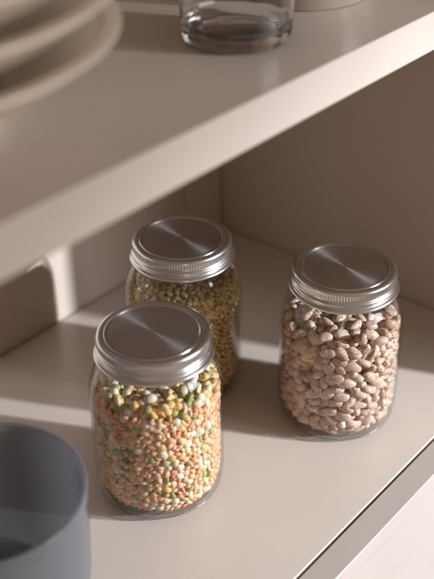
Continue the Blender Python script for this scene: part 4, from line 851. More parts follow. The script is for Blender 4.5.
27,-186,853,4,3,-4,21, -125,-242,826,57,-1,31,21, -207,-40,831,23,-12,47,19, 170,74,843,4,1,-15,22, 150,-143,822,-7,20,31,19, -151,169,851,-7,-2,-15,20, 
-289,-29,835,-49,17,25,22, 222,-243,834,12,4,60,22, 216,-7,855,44,-5,-58,19, -300,167,806,2,2,44,21, 237,-72,842,25,22,29,18, -254,89,863,-25,3,43,20, 
47,277,849,2,-7,-23,17, -119,300,837,7,-26,-58,20, 16,352,830,56,4,19,19, 159,-6,846,-10,0,57,21, 208,-219,848,25,17,60,21, 31,-225,847,8,3,50,21, 
124,-292,825,-58,7,33,21, -260,-101,836,31,-15,44,18, 141,-172,833,26,10,-20,20, -1,190,851,8,1,15,21, -136,-215,844,-5,-8,-29,20, 83,-58,854,23,-5,-12,19, 
-143,-251,868,5,8,48,18, -113,9,839,-18,0,37,17, -242,-79,869,28,17,-29,22, -159,-112,878,-3,3,19,22, 127,-205,842,2,-8,-27,20, 196,-271,837,-19,6,2,19, 
-172,-51,841,-44,-21,-1,21, 59,368,846,-22,30,37,18, -174,-153,859,-46,-2,38,17, -41,380,837,-24,5,6,17, 168,202,850,-52,0,-41,19, 74,248,860,21,1,9,18, 
100,-153,834,1,-4,21,22, 21,-141,858,-2,7,23,22, 133,264,843,54,9,-15,20, 31,-299,848,-29,3,-5,19, 234,79,874,9,-21,-33,22, -122,-226,869,-62,13,18,18, 
-329,-62,829,58,5,-22,17, 184,14,868,53,-1,43,20, 110,302,845,18,-10,-10,19, 118,268,873,55,-8,-6,20, 198,282,827,-34,-11,4,19, 209,-182,886,22,15,7,18, 
-238,217,849,50,12,1,21, 343,-18,871,33,17,54,20, -273,61,860,8,-10,53,21, -119,-161,838,17,-6,28,18, -220,-67,843,-33,-4,57,20, -27,-156,853,56,-7,23,18, 
-80,263,843,-21,-9,46,18, -16,365,853,-23,9,-54,20, -55,72,860,40,-16,-58,18, -92,-1,862,8,3,38,20, 205,71,852,28,13,-36,19, -278,172,831,25,-11,-28,18, 
112,102,852,4,-2,29,17, 89,-335,833,51,-6,-60,18, 305,166,854,-55,9,-6,19, 29,306,855,-58,-10,-19,22, -138,-178,857,-3,5,48,18, -193,233,859,-11,2,61,19, 
184,-247,852,-49,19,44,22, 257,-4,862,9,4,-54,18, 271,148,876,2,-13,58,21, 138,76,861,-60,0,62,19, 89,126,862,-61,-15,-36,18, -147,291,867,-7,11,-43,20, 
-310,-56,848,-52,17,22,18, -156,205,865,15,12,-40,19, 20,71,871,-7,-10,43,17, 103,97,876,6,6,-12,18, -35,-34,889,-9,-21,-9,19, -10,-195,862,-36,-5,49,17, 
-3,-167,841,-23,9,18,18, -212,-154,922,-25,6,53,22, 116,-205,913,46,-21,-17,21, 224,-139,904,-59,0,26,21, 171,86,895,-2,-22,-10,21, -327,-93,868,-17,-15,50,21, 
13,-52,897,28,-15,51,22, 9,227,898,-45,0,37,21, -310,-201,828,16,5,-32,19, 71,138,896,8,2,40,20, 293,-59,923,-40,23,-52,18, -249,-274,818,60,6,-9,19, 
-221,224,889,-1,17,-47,19, 246,123,909,-54,3,44,18, -161,-261,910,8,12,-5,18, -288,123,880,-37,-21,9,20, 228,-18,895,32,6,10,21, -333,-160,612,34,-1,-13,20, 
-175,-325,812,-27,-29,-11,18, 29,-265,874,-50,1,-24,20, -249,-207,879,5,-17,5,18, -193,-305,506,-42,2,-39,22, 42,-366,855,49,-7,-57,17, -19,344,893,-1,-12,4,20, 
-247,-274,588,60,-6,51,20, 183,140,908,12,-7,39,17, -241,-279,209,29,3,58,19, -89,268,886,-32,7,17,19, 5,-330,854,-44,-18,10,21, -319,-172,167,28,10,-16,18, 
-202,276,876,45,-5,-56,21, -122,-349,623,5,7,59,19, -175,-328,388,8,9,-4,18, -6,4,896,-63,-10,58,19, -234,-291,471,-54,-13,-21,17, -193,-297,188,35,12,-41,22, 
42,-368,671,17,-29,-35,21, -154,-160,889,23,-7,21,20, 242,-193,896,41,-22,-38,18, -162,-322,461,40,-10,-60,21, -367,-22,606,27,12,22,21, -30,279,878,42,-22,7,19, 
188,-288,882,-21,13,-59,22, -28,-362,661,-44,1,53,21, -116,-353,320,14,7,-2,17, 90,312,881,2,10,-37,21, 277,56,889,-25,-6,-17,18, 136,-159,900,26,23,42,20, 
-252,-233,141,-9,23,-35,20, -284,-215,181,-23,-3,31,19, -342,147,780,41,-12,26,19, 148,-73,867,53,25,38,22, -40,-363,441,-58,4,-43,18, 324,-157,850,1,6,27,19, 
-367,17,641,-47,-10,-39,21, 37,-358,358,-26,-7,24,21, -284,-199,139,20,4,6,17, -345,118,631,62,-11,43,21, -111,318,883,-60,14,-25,19, -253,-247,334,17,14,42,20, 
33,-348,145,30,-4,58,21, -82,-358,688,-20,-8,-56,18, -325,-10,856,-14,-1,-49,19, -332,160,594,33,4,32,21, -286,-64,881,26,-21,-17,18, 229,35,870,-27,17,-59,22, 
-331,-100,176,-49,-3,17,20, -342,151,543,-45,14,-46,17, -283,-200,783,32,-2,54,21, -352,58,321,-55,-11,33,20, -332,75,812,22,13,-25,21, 59,93,862,21,17,-18,22, 
216,-301,762,-5,-13,6,19, -300,221,391,-13,20,-54,18, -307,209,608,-35,16,27,19, -345,-30,510,28,-26,-10,22, -292,223,554,-44,5,-13,18, 91,-344,258,-60,3,54,17, 
-248,-245,431,49,0,-31,19, 173,163,871,42,-12,24,18, -216,-253,170,-27,0,-38,19, -273,-218,507,-41,-9,-16,19, -244,-250,676,-23,14,3,18, -347,45,192,-48,0,60,18, 
-351,67,733,-54,12,-20,19, -319,175,393,-7,15,44,19, -134,-291,822,40,0,4,19, -223,19,866,-29,15,-34,18, 26,354,871,33,-17,43,19, 257,-107,876,50,11,44,19, 
89,-334,147,-22,-4,41,19, -199,-88,875,-2,-5,-47,19, 214,-294,464,40,11,26,21, -294,230,778,-36,9,-41,17, -309,45,850,43,-11,-39,19, 243,-274,221,40,15,-7,19, 
-225,-128,845,6,-20,50,21, -267,261,414,21,-6,21,17, -306,-148,804,1,6,30,19, -172,-288,270,-18,-3,34,20, -171,84,860,-37,21,-16,20, -335,80,239,2,12,-18,20, 
-185,-271,457,-26,-4,-1,22, -289,-174,276,-50,-3,46,19, -59,309,854,9,-24,-53,18, 318,-53,868,23,-18,28,18, -322,144,506,-21,3,22,18, -270,-194,732,-59,4,38,21, 
-44,123,844,-37,-2,-6,21, -343,-28,326,3,-6,-51,18, -189,-281,379,6,4,-52,18, -206,-255,408,36,5,19,19, -107,97,862,17,-7,-48,17, 1,-336,700,-3,9,3,20, 
-97,-326,823,2,2,17,19, 6,269,846,-18,2,-19,18, -208,-251,636,-56,-7,-36,21, 136,-275,142,-60,-3,19,19, -270,112,133,-26,0,18,19, 189,-252,126,-48,3,5,19, 
-210,200,143,22,18,-41,19, -270,165,145,13,-20,-6,18, 229,-269,147,-30,-5,-49,20, -277,95,183,-23,0,24,21, 80,-282,176,-37,6,58,20, -240,232,265,28,-7,-10,21, 
-302,144,184,59,-1,21,20, -173,-240,588,45,-23,4,22, 77,-327,209,-31,13,36,19, -327,-5,210,2,-5,11,19, -285,-136,201,12,-16,9,22, -251,146,205,21,6,-46,19, 
-27,-294,193,-9,13,-10,21, -247,239,194,-60,1,29,18, -269,-181,226,-18,-10,25,20, -137,-284,307,-56,1,46,20, -263,-134,293,-6,-12,18,17, 
-226,181,233,-23,-27,-9,17, -301,-47,399,-48,20,60,18, 110,-298,288,3,-18,-13,22, -190,-227,270,55,-11,33,21, -86,-289,217,-49,-11,1,21, 101,-277,338,39,7,57,21, 
115,-311,235,-16,-26,-32,19, -23,-332,266,17,20,62,18, -273,-107,250,10,-5,-20,20, -10,-291,326,2,7,44,17, -306,137,257,-63,7,-46,19, -253,-153,341,57,3,26,19, 
-298,162,299,21,-4,-41,17, 157,-303,267,42,20,55,20, -271,126,500,-34,-14,51,22, -280,-101,365,-46,7,-2,20, 70,-283,464,-40,-16,63,21, 129,-257,418,-3,23,-32,17, 
-279,-93,560,-30,-26,10,18, -275,123,330,29,6,58,19, -305,-2,420,-33,1,-61,21, -271,-118,418,13,22,10,21, -254,230,368,-22,21,-20,19, -235,-230,383,6,-6,-53,17, 
-320,147,341,36,11,-41,19, -283,123,397,46,9,-34,18, -265,130,440,-53,-13,33,20, 82,-328,419,12,-20,-18,21, 193,-219,409,-52,4,33,18, 123,-312,383,-32,-1,-4,22, 
195,-214,486,20,7,6,19, 227,-236,443,12,14,-44,19, -296,-12,533,28,-15,-17,21, -126,-267,554,22,15,-21,22, -67,-283,553,62,9,60,18, 149,-255,726,50,5,-61,22, 
-283,76,499,4,-17,52,18, -111,151,811,40,7,15,19, -271,-183,546,-1,11,56,21, 181,-254,520,-60,-18,-50,20, -327,61,487,-56,-15,53,21, -293,56,556,9,4,-16,19, 
-207,-260,542,-1,-13,-56,19, -265,133,593,-35,0,-36,22, -21,-296,591,36,0,25,20, -216,-205,706,19,-10,-1,22, -101,-277,659,-48,17,-28,21, 
-300,32,641,-46,1,-38,22, -336,27,572,1,8,24,19, -153,-259,678,-8,-11,-15,19, 189,-231,607,11,4,-23,20, -320,-119,535,-5,17,48,20, 15,-333,598,60,-9,-38,19, 
-304,-155,570,-32,-7,8,18, 82,-312,576,61,1,37,18, -177,-253,739,12,18,0,20, 207,-211,652,-54,-7,32,20, -259,-136,757,-33,3,13,22, -141,247,768,49,-9,54,22, 
248,82,768,38,7,44,20, -169,-292,620,1,-11,37,19, 238,32,771,19,9,43,18, -331,25,683,-11,4,25,19, -73,-328,725,55,13,3,19, -53,-115,844,46,-15,26,19, 
281,21,799,-38,11,-10,18, -106,-319,690,-34,-14,27,17, -254,131,739,41,0,10,22, 182,-299,704,-62,-10,25,18, 112,-296,702,-35,10,59,19, 164,174,781,35,-7,24,19, 
197,-210,771,43,13,15,20, -194,282,758,-36,-10,25,19, 208,-123,768,-42,-10,28,20, -142,-206,802,19,0,4,19, 89,-275,781,53,-6,-7,20, -305,130,716,58,-21,57,19, 
-89,273,781,-12,1,-5,21, 358,-85,758,-21,-8,27,22, -149,-131,820,13,-19,-37,22, 331,-76,803,-24,1,20,22, 52,361,771,5,-5,-41,19, 145,-101,817,26,-7,49,17, 
-173,106,790,-9,2,3,17, -225,-172,814,55,-4,-2,19, -294,75,775,-14,-1,-16,19, 196,-126,818,18,6,-29,21, 141,298,788,-34,7,14,20, 248,-42,814,-50,0,8,17, 
-105,-102,835,25,-12,36,22, -195,191,834,-26,6,39,21, 239,173,826,-44,-7,59,21, -248,150,804,47,-8,51,21, 38,-309,808,48,5,-7,19, -186,-92,831,3,-3,16,17, 
278,-71,796,36,5,-48,19, -1,-204,824,-52,-2,18,19, 305,34,844,-10,-12,33,20, -270,65,817,2,2,56,20, 209,-183,823,-46,6,-57,18, -208,57,845,-30,-4,-11,19, 
-184,-7,835,-41,-26,45,22, 361,78,831,-47,19,-36,20, 93,-238,827,-16,1,-42,20, -54,-196,849,-36,3,1,20, -237,110,834,-9,-4,51,20, 125,150,847,4,-3,57,19, 
299,-16,854,28,-18,24,17, -20,-281,855,3,-10,-56,21, 68,325,837,63,-4,16,21, -84,-235,847,47,-3,-6,18, 281,-133,844,-7,-7,19,20, 140,32,858,52,10,29,18, 
-14,322,852,-59,2,34,17, -123,-13,894,-21,-9,15,22, -66,-111,909,28,14,0,22, -296,57,897,-62,1,20,21, 36,313,900,10,24,-21,21, 0,54,896,41,-2,49,22, 
-55,-61,919,-60,-1,30,21, 137,-300,884,35,-1,45,19, -42,-266,903,-42,1,24,22, -281,-195,910,-55,0,-53,20, -246,-104,904,1,-5,47,22, -250,91,903,-4,-9,19,20, 
-170,68,907,54,3,-21,19, -75,-327,891,37,-6,4,19, -84,67,891,42,-22,36,20, -351,-113,583,-36,28,-28,22, -116,-307,863,48,6,-63,19, -315,-201,310,47,-19,-29,19, 
22,-208,885,20,19,-2,20, -242,-286,516,-38,0,57,19, -209,-304,240,51,19,-29,20, 82,-366,606,19,-11,7,19, 70,227,890,42,-3,52,20, -100,-81,883,-3,14,12,20, 
-148,249,885,-42,-11,-21,21, -294,-228,549,11,-25,26,19, -373,-39,557,43,-21,14,19, 328,64,887,53,-21,31,21, -306,-207,593,11,-12,-17,19, 
-117,-346,250,60,8,48,21, -6,-365,306,5,8,-51,22, -365,-57,816,6,1,18,20, -235,-283,374,29,-5,-45,19, -75,-226,892,48,5,-2,22, -24,-314,894,59,-13,57,18, 
-361,-76,503,-13,-1,-10,19, 65,-224,873,20,-7,25,20, -108,209,869,-48,3,-18,20, -267,-255,267,-9,14,11,18, -14,-371,543,-3,-4,57,19, -368,5,541,45,-16,-12,20, 
-21,-373,614,33,2,-50,18, 82,-14,876,21,27,-27,21, -349,-111,221,-14,-3,21,19, -366,58,662,61,9,32,19, -366,-53,436,-51,5,-6,19, -216,-40,875,35,21,35,20, 
260,-61,887,15,-8,57,19, 41,-361,415,49,9,-15,21, 334,-63,909,-25,9,-38,18, -371,13,317,-24,21,6,18, -360,-53,369,58,3,-50,21, -360,89,460,42,-6,31,19, 
-126,-347,477,28,9,26,19, 34,-364,283,43,2,43,20, -142,-336,189,-54,-3,10,19, -366,85,698,-40,8,20,18, 58,-103,871,-56,11,1,20, -271,16,879,1,9,11,20, 
-371,21,732,14,-3,31,18, -305,153,841,41,-4,-17,18, 209,-240,890,35,24,23,20, -346,135,682,16,-6,-57,18, -166,-220,884,-46,18,40,20, 181,-142,879,5,-2,36,21, 
-361,72,533,49,4,-1,20, 159,-216,875,58,-19,32,21, -315,191,261,-46,-14,-7,21, -307,206,664,-42,16,-51,22, -169,35,873,-6,15,-2,20, -20,230,860,-3,-7,41,20, 
-324,-105,821,6,7,9,18, -358,41,454,-40,-4,1,18, 276,-192,846,6,25,36,22, 33,176,875,19,-20,-4,20, 203,-307,661,-40,6,59,20, 108,-349,740,-7,-8,-31,18, 
-325,99,131,12,6,58,20, -304,207,818,21,-6,54,20, -95,151,860,-53,-3,16,21, -16,-350,218,49,-11,-21,22, 202,-52,860,-8,-22,-49,22, -321,61,108,52,5,11,20, 
-342,67,620,-30,-22,7,20, 172,-287,813,-19,3,3,21, 196,228,868,46,9,-28,18, -320,-66,117,47,-3,58,19, 176,-315,605,50,2,49,19, 36,-347,223,6,-17,-5,21, 
-63,-346,365,53,-20,-24,18, -208,-275,340,-5,8,60,18, -310,-165,752,-57,-7,-42,18, -169,-240,840,20,-2,33,20, -189,-264,136,-5,0,28,18, -72,-335,231,10,-13,9,22, 
-211,-220,858,-48,-12,-11,21, -14,-335,748,22,2,13,18, -334,-11,745,-22,6,-7,22, -289,-75,821,51,14,53,18, 163,292,860,0,0,-2,21, -106,-271,124,-18,10,-15,19, 
-118,-303,163,25,13,-2,21, -291,59,148,-8,-1,2,21, -126,-262,180,-48,-9,-59,20, 53,-283,218,36,6,58,20, -282,-152,146,7,-19,5,20, 184,-222,219,-41,-7,12,19, 
-192,-248,216,-45,7,-56,22, -323,-69,222,-21,-18,-10,21, 42,-293,333,-19,-5,20,22, -296,1,334,-1,7,49,22, 3,-293,260,-48,14,45,19, -213,191,338,46,20,22,18, 
183,-242,267,32,-6,-47,21, -154,-252,412,-58,17,62,22, -283,-62,330,49,-13,-2,18, -343,-10,281,54,-17,56,20, -301,-78,453,-41,-20,48,19, 
-280,-74,287,-25,-6,-45,18, -227,-190,273,24,2,-56,20, -259,207,320,4,7,-61,22, -220,190,404,-38,9,-41,22, -25,-306,431,-23,14,-29,21, -130,-269,455,24,-5,32,17, 
212,-274,320,-1,10,26,20, -246,159,307,-27,-25,-6,20, 200,-285,365,-2,11,37,22, -269,186,390,7,12,21,17, 104,-271,503,10,9,-50,19, -329,-6,374,57,19,-6,19, 
-212,-196,463,32,2,-6,20, 115,-307,465,44,-13,62,18, -268,175,475,34,4,-29,19, 109,-266,584,40,28,-38,19, -316,-131,400,-9,11,6,21, -293,15,485,62,1,-7,19, 
5,-335,454,54,6,-21,22, -107,-299,490,-59,5,-60,20, -56,-289,482,2,2,35,19, -285,205,437,-9,-2,-13,20, 157,-241,568,19,12,-61,20, -303,163,443,-56,16,-32,19, 
168,-271,629,-9,22,-20,20, -320,118,449,-5,2,-21,20, 4,-287,668,-14,21,-35,17, 215,-247,550,-6,-1,-35,21, 13,-304,551,-61,9,7,22, -247,-156,616,-28,-1,16,19, 
-26,-290,700,-4,3,54,19, -58,-248,754,61,-2,53,19, -295,81,600,-4,6,-13,20, -239,-74,757,11,19,-44,19, -321,-77,588,-45,-1,63,19, 43,247,760,50,-7,7,22, 
-319,103,572,-6,-11,40,19, -306,-96,657,10,-12,-33,21, -290,-145,614,-49,-17,56,18, -101,-223,761,-47,7,-30,20, 121,167,797,43,-27,13,21, 
-258,175,624,-35,17,61,19, 58,-316,618,-40,29,-6,19, 228,-54,771,-62,-9,33,22, 245,-226,761,-62,-10,-22,21, -339,-32,702,6,3,-54,21, -299,-144,670,-48,-5,56,18, 
-264,-173,686,-48,-5,56,19, -182,211,780,-58,-3,2,18, 13,-240,762,-41,-2,-1,18, -251,34,759,59,-1,52,21, 24,-293,766,-5,12,-7,20, -113,-306,783,48,3,3,19, 
41,-182,801,-54,-8,-62,17, -26,-256,785,5,1,5,19, -293,-4,777,14,25,-7,21, 350,112,765,6,2,-42,22, 75,163,803,2,4,53,18, 215,238,788,-20,-7,47,18, 
48,-234,812,53,-2,-45,19, -57,-334,768,-61,6,-40,20, -194,-118,790,-57,4,-25,22, 156,78,808,-52,10,41,18, 265,-125,791,-16,13,29,19, -278,-52,777,-6,-17,-41,21, 
76,-321,767,-9,-1,-11,22, 2,356,789,-53,-10,-30,22, 180,-74,797,10,-8,53,21, -16,-318,799,28,-1,-45,21, 0,256,797,-26,12,57,22, -79,200,810,1,1,-7,22, 
336,154,791,-45,9,-44,20, -43,272,827,55,-5,1,22, -230,-23,806,51,3,-21,19, -146,24,829,59,19,-27,18, 60,204,828,54,4,54,21, 17,131,835,-43,12,55,19, 
-173,131,838,62,-30,59,22, 76,366,811,61,25,-53,17, 5,307,814,-2,6,-44,22, 314,88,846,60,-9,36,19, -48,-314,828,41,26,30,18, -62,-265,820,-3,3,11,21, 
176,250,837,-5,-12,0,18, 289,204,820,43,8,46,21, -22,164,821,-58,0,-15,21, -82,-157,845,-9,3,6,18, 194,317,812,10,-20,6,20, 274,-69,844,-12,-12,12,20, 
265,71,847,61,-4,-46,19, -273,19,833,5,23,-1,19, 91,119,826,20,-4,-32,18, -245,180,846,-47,-20,59,20, -158,302,834,54,0,-24,20, 131,339,843,2,3,-59,22, 
347,21,865,25,-4,-37,19, -18,-231,868,-44,-14,-62,22, 219,267,859,-59,2,-16,17, 236,209,914,-61,1,-37,21, 103,-56,894,-5,10,-35,22, -2,157,902,50,10,-39,22, 
83,-337,871,1,13,-32,21, -306,-114,911,-21,-18,21,20, 166,-248,909,-17,-6,23,20, 173,271,916,-1,3,-9,21, -315,-6,896,-56,0,-11,19, -220,1,904,46,7,60,18, 
-187,-268,876,-56,-2,15,21, -257,-271,639,42,-9,-23,22, 221,269,921,26,11,-24,20, 336,22,914,44,16,26,21, 93,267,901,-49,-1,-18,19, 99,-119,889,-31,-24,-18,20, 
-152,-335,668,0,-18,44,22, 102,34,891,5,10,-3,22, 165,203,897,10,-4,-63,19, -90,-186,908,51,17,34,21, -286,-173,869,-59,-11,37,21, -240,-279,294,13,-2,32,22, 
-133,290,905,-50,4,-11,17, -311,-209,706,39,4,49,19, -346,-120,688,-9,-1,55,22, 82,82,902,-5,-4,-40,18, -218,-241,900,-3,17,28,18, -154,-332,546,48,-10,-8,22, 
-3,-165,888,44,-21,46,21, -369,46,271,33,-10,-42,22, -346,-118,639,36,-3,-11,22, -147,-340,770,-21,-4,-58,20, -49,305,904,36,-12,5,18, 306,-138,890,-18,16,4,19, 
154,10,894,-56,6,19,19, -214,-309,552,41,-7,-17,18, -222,170,886,-21,-6,26,18, -293,-216,381,13,2,54,22, -336,-155,244,49,-8,31,19, -327,-177,359,58,-5,50,17, 
-343,-135,336,-14,-9,-25,20, 106,-235,874,-35,21,10,19, -125,-233,912,-34,-8,-3,19, -64,-2,889,3,5,-1,22, 216,-88,890,-43,-1,18,19, 192,42,899,34,27,-33,17, 
8,-117,888,-59,16,-10,18, 223,-286,811,48,1,33,22, -118,-350,576,12,-18,24,18, -373,-3,391,-39,22,32,21, -65,-366,620,3,14,-21,18, -366,-69,639,-43,-25,45,19, 
-315,-174,505,47,-11,-10,22, -5,-367,496,25,11,47,21, -355,117,732,-61,29,48,21, -309,-185,661,5,23,44,22, -202,-186,888,-7,0,9,18, -361,-86,334,-61,-2,24,18, 
131,295,897,-20,-12,-31,19, -13,-368,362,-38,-19,52,22, -356,-102,370,16,15,4,19, -315,-181,210,-13,6,-37,20, 27,-375,742,-30,-13,10,19, 
39,-366,476,-17,-30,-43,21, -49,-363,324,-61,-10,2,20, 251,-236,866,25,-3,31,22, -348,122,228,55,-15,36,19, -176,153,885,-26,-16,-45,18, 
-343,157,265,28,-9,32,17, 113,-271,857,-36,4,4,20, 133,-348,418,-35,2,-1,22, 109,-355,366,-15,19,-5,19, -333,167,733,25,13,-41,20, -277,-118,874,-21,-4,-37,21, 
278,-164,881,-48,-8,56,19, 311,-20,902,-21,-15,-2,19, -356,112,271,-57,-1,-43,18, -41,166,871,33,-3,-27,18, -349,100,417,8,1,-58,21, -272,-218,293,23,4,14,21, 
159,-336,536,-57,-1,-59,19, -30,-344,151,-46,8,-12,22, 164,-331,221,-53,-10,-59,20, -199,-296,307,3,-1,34,19, -55,-154,883,-46,-3,22,21, 
106,200,872,2,-18,-33,19, -305,-118,116,9,7,-50,20, -183,-303,668,36,-24,1,21, 72,-164,861,5,-8,-24,22, 179,-320,432,-62,2,-62,21, 194,-313,305,61,10,16,21, 
-251,-228,837,-5,-13,-40,18, -351,-74,267,-53,-2,49,19, -272,-149,835,62,2,-21,21, 151,-331,804,-8,-7,13,20, -204,310,806,-25,21,-58,22, 
-304,210,218,50,0,-16,19, 266,226,882,-53,-14,-25,21, 67,-272,851,19,-1,-28,18, -71,-269,874,3,3,-6,17, 133,-339,197,-17,7,-5,18, -175,-298,421,39,11,7,19, 
216,-292,192,-61,25,21,19, 177,-317,775,-11,-18,7,19, 100,60,854,-21,20,-61,18, -305,197,183,-3,-4,11,18, 200,-303,536,61,6,54,21, 200,-306,234,-63,4,32,18, 
-290,-171,395,-17,-10,6,22, 231,-279,513,-4,2,39,21, 74,-322,108,-62,0,-14,20, -231,-253,772,58,-10,-43,22, 218,-287,617,-54,-1,15,22, -273,247,227,-63,-4,18,20, 
107,-343,550,-10,6,-8,18, 15,-94,858,-62,2,-5,19, -201,267,825,39,14,-23,18, 126,-16,868,42,-20,36,21, -312,147,139,-61,-10,18,18, -39,-73,877,12,-3,-46,22, 
-281,222,157,13,19,-32,18, -264,-234,216,13,-1,-9,18, -200,-279,708,25,-7,61,20, 150,233,864,2,4,-48,19, -147,-293,221,-20,0,-40,22, -229,-229,242,13,-6,26,21, 
-127,-322,364,-7,-5,48,19, -339,-86,749,-59,-3,-51,17, -335,-36,245,-35,3,63,18, -84,-330,474,-5,-4,4,17, -264,-220,588,58,-1,8,18, -154,-304,711,58,13,10,21, 
233,-157,859,61,-2,24,22, 52,-296,138,3,0,27,20, -231,-183,166,7,3,-34,22, -293,-2,149,-54,-15,7,20, 203,-214,155,0,5,57,21, 130,-297,183,41,6,-48,21, 
-285,57,249,6,1,-30,20, 231,-239,192,61,-4,48,22, -287,31,195,-42,-12,36,21, 148,-249,193,42,21,29,20, 181,-264,171,-58,-12,-31,18, -127,-264,262,-15,-5,-54,21, 
119,-267,238,-21,24,-7,21, -330,-18,162,-10,9,55,21, 153,-279,351,53,-8,-47,19, -292,-30,267,2,6,34,20, -92,-277,282,14,-3,39,20, 52,-310,250,-32,-2,-4,19, 
-248,165,357,48,-1,29,22, 50,-288,413,-37,-14,-29,20, -95,-324,287,41,2,-19,18, -92,-277,324,10,-14,41,19, -202,-209,316,-52,-10,1,19, -300,20,279,15,15,59,21, 
-238,214,451,6,4,25,22, -247,-164,437,-4,0,17,22, -139,-249,368,-25,-1,-1,18, -291,50,420,62,-1,-11,21, -80,-313,389,-52,-9,-26,22, 171,-239,373,62,-7,-32,22, 
11,-293,368,59,6,-56,22, 16,-322,294,-11,26,-24,17, -67,-319,320,-3,-7,14,18, 4,-333,392,-55,2,-2,22, -145,-254,510,55,-2,-26,20, -226,228,512,7,-9,30,20, 
-261,-118,516,42,4,44,19, -71,-299,434,14,-3,-32,22, 14,-286,458,-23,-13,-11,19, -246,151,545,40,-9,25,21, -221,-204,507,-4,-1,-49,20, -265,195,518,3,-21,-47,21, 
-240,-226,552,-15,-21,6,22, -284,-154,469,48,6,-47,19, -126,-306,583,-57,-5,-3,21, 138,-255,681,-52,4,27,18, -185,-218,662,-45,-15,59,19, 
-283,-55,646,31,-26,61,17, 90,-280,541,60,-1,-10,20, 189,-279,577,-32,-3,-16,21, -44,-335,502,-52,3,-50,19, -214,193,634,35,27,-33,21, 130,-299,558,-51,12,14,20, 
-218,210,591,-7,-6,31,19, -173,-287,567,-11,18,35,20, 130,-302,610,16,-17,-10,21, -265,-123,644,60,-6,43,19, -5,-314,632,62,-3,15,21, -77,-323,614,-10,11,62,19, 
-62,-315,676,-20,-8,47,20, 91,-269,729,-22,-26,-5,19, -291,-18,647,15,-5,11,19, -293,178,573,52,-4,25,21, 103,-232,758,-50,2,-10,22, 32,-292,704,56,16,-47,20, 
54,-283,645,34,1,-4,21, -256,184,725,46,12,51,21, -131,197,767,1,-1,34,18, -303,0,713,25,-19,-19,17, -14,-273,744,48,20,-54,20, -245,231,643,-22,-14,37,20, 
148,-304,664,38,14,-40,22, -131,-262,756,-20,-12,-20,20, -244,258,697,6,-1,-2,19, 312,34,764,-54,19,-9,18, -244,-18,764,24,-4,34,18, 83,-319,667,39,-24,-11,22, 
-337,-61,665,-1,10,9,19, -266,-213,666,50,-25,46,21, -122,-304,740,51,14,1,21, -251,230,722,-48,-3,8,17, -305,65,710,23,6,19,19, -226,213,757,48,3,36,19, 
-305,30,751,5,-5,15,21, -119,77,828,62,3,30,19, 209,150,792,-4,1,21,21, 240,289,759,-37,10,43,18, 11,195,802,2,-6,18,22, 263,253,782,-6,12,-27,22, 
-324,-117,727,-58,0,-38,20, -303,172,697,-21,2,-48,20, -180,-218,774,-17,5,-2,20, -166,62,813,11,-20,-31,21, 305,171,761,-1,-4,28,18, -64,-292,788,61,-13,-18,19, 
-7,298,770,5,5,-17,22, 314,74,760,-59,12,-6,17, 368,40,799,8,8,55,17, -201,169,787,19,2,-18,19, 13,-344,773,54,2,-30,18, 73,277,793,11,2,-53,22, 
230,31,815,10,11,-60,20, -100,-150,805,-40,-16,60,17, 373,-1,781,-24,5,28,21, -273,183,772,-24,-10,38,21, -30,222,816,-37,-2,15,19, 101,235,836,7,0,-32,18, 
311,59,805,-6,-7,39,19, 262,-3,831,54,-4,-16,18, 130,347,784,-2,2,45,18, 183,-242,809,-52,-8,-16,18, 288,108,815,2,0,-19,21, 231,-93,806,-6,28,12,21, 
-43,-159,818,58,5,12,19, -222,-227,800,-39,2,62,17, 135,-244,802,56,10,36,21, 296,-167,809,57,-6,41,20, 243,93,821,-52,0,32,18, 166,-210,832,60,-13,11,18, 
-222,26,815,-53,-5,61,19, -123,257,848,55,8,27,20, 33,220,860,17,-6,-17,18, 243,-212,822,-40,-26,-59,18, -10,-129,835,-61,-13,44,18, 60,140,841,-30,-28,25,20, 
88,277,841,-28,-1,-7,18, -168,254,839,-57,-13,52,18, 160,-119,850,8,4,-13,18, -55,350,847,8,-28,12,18, ], [1786, 250, 215, 260])
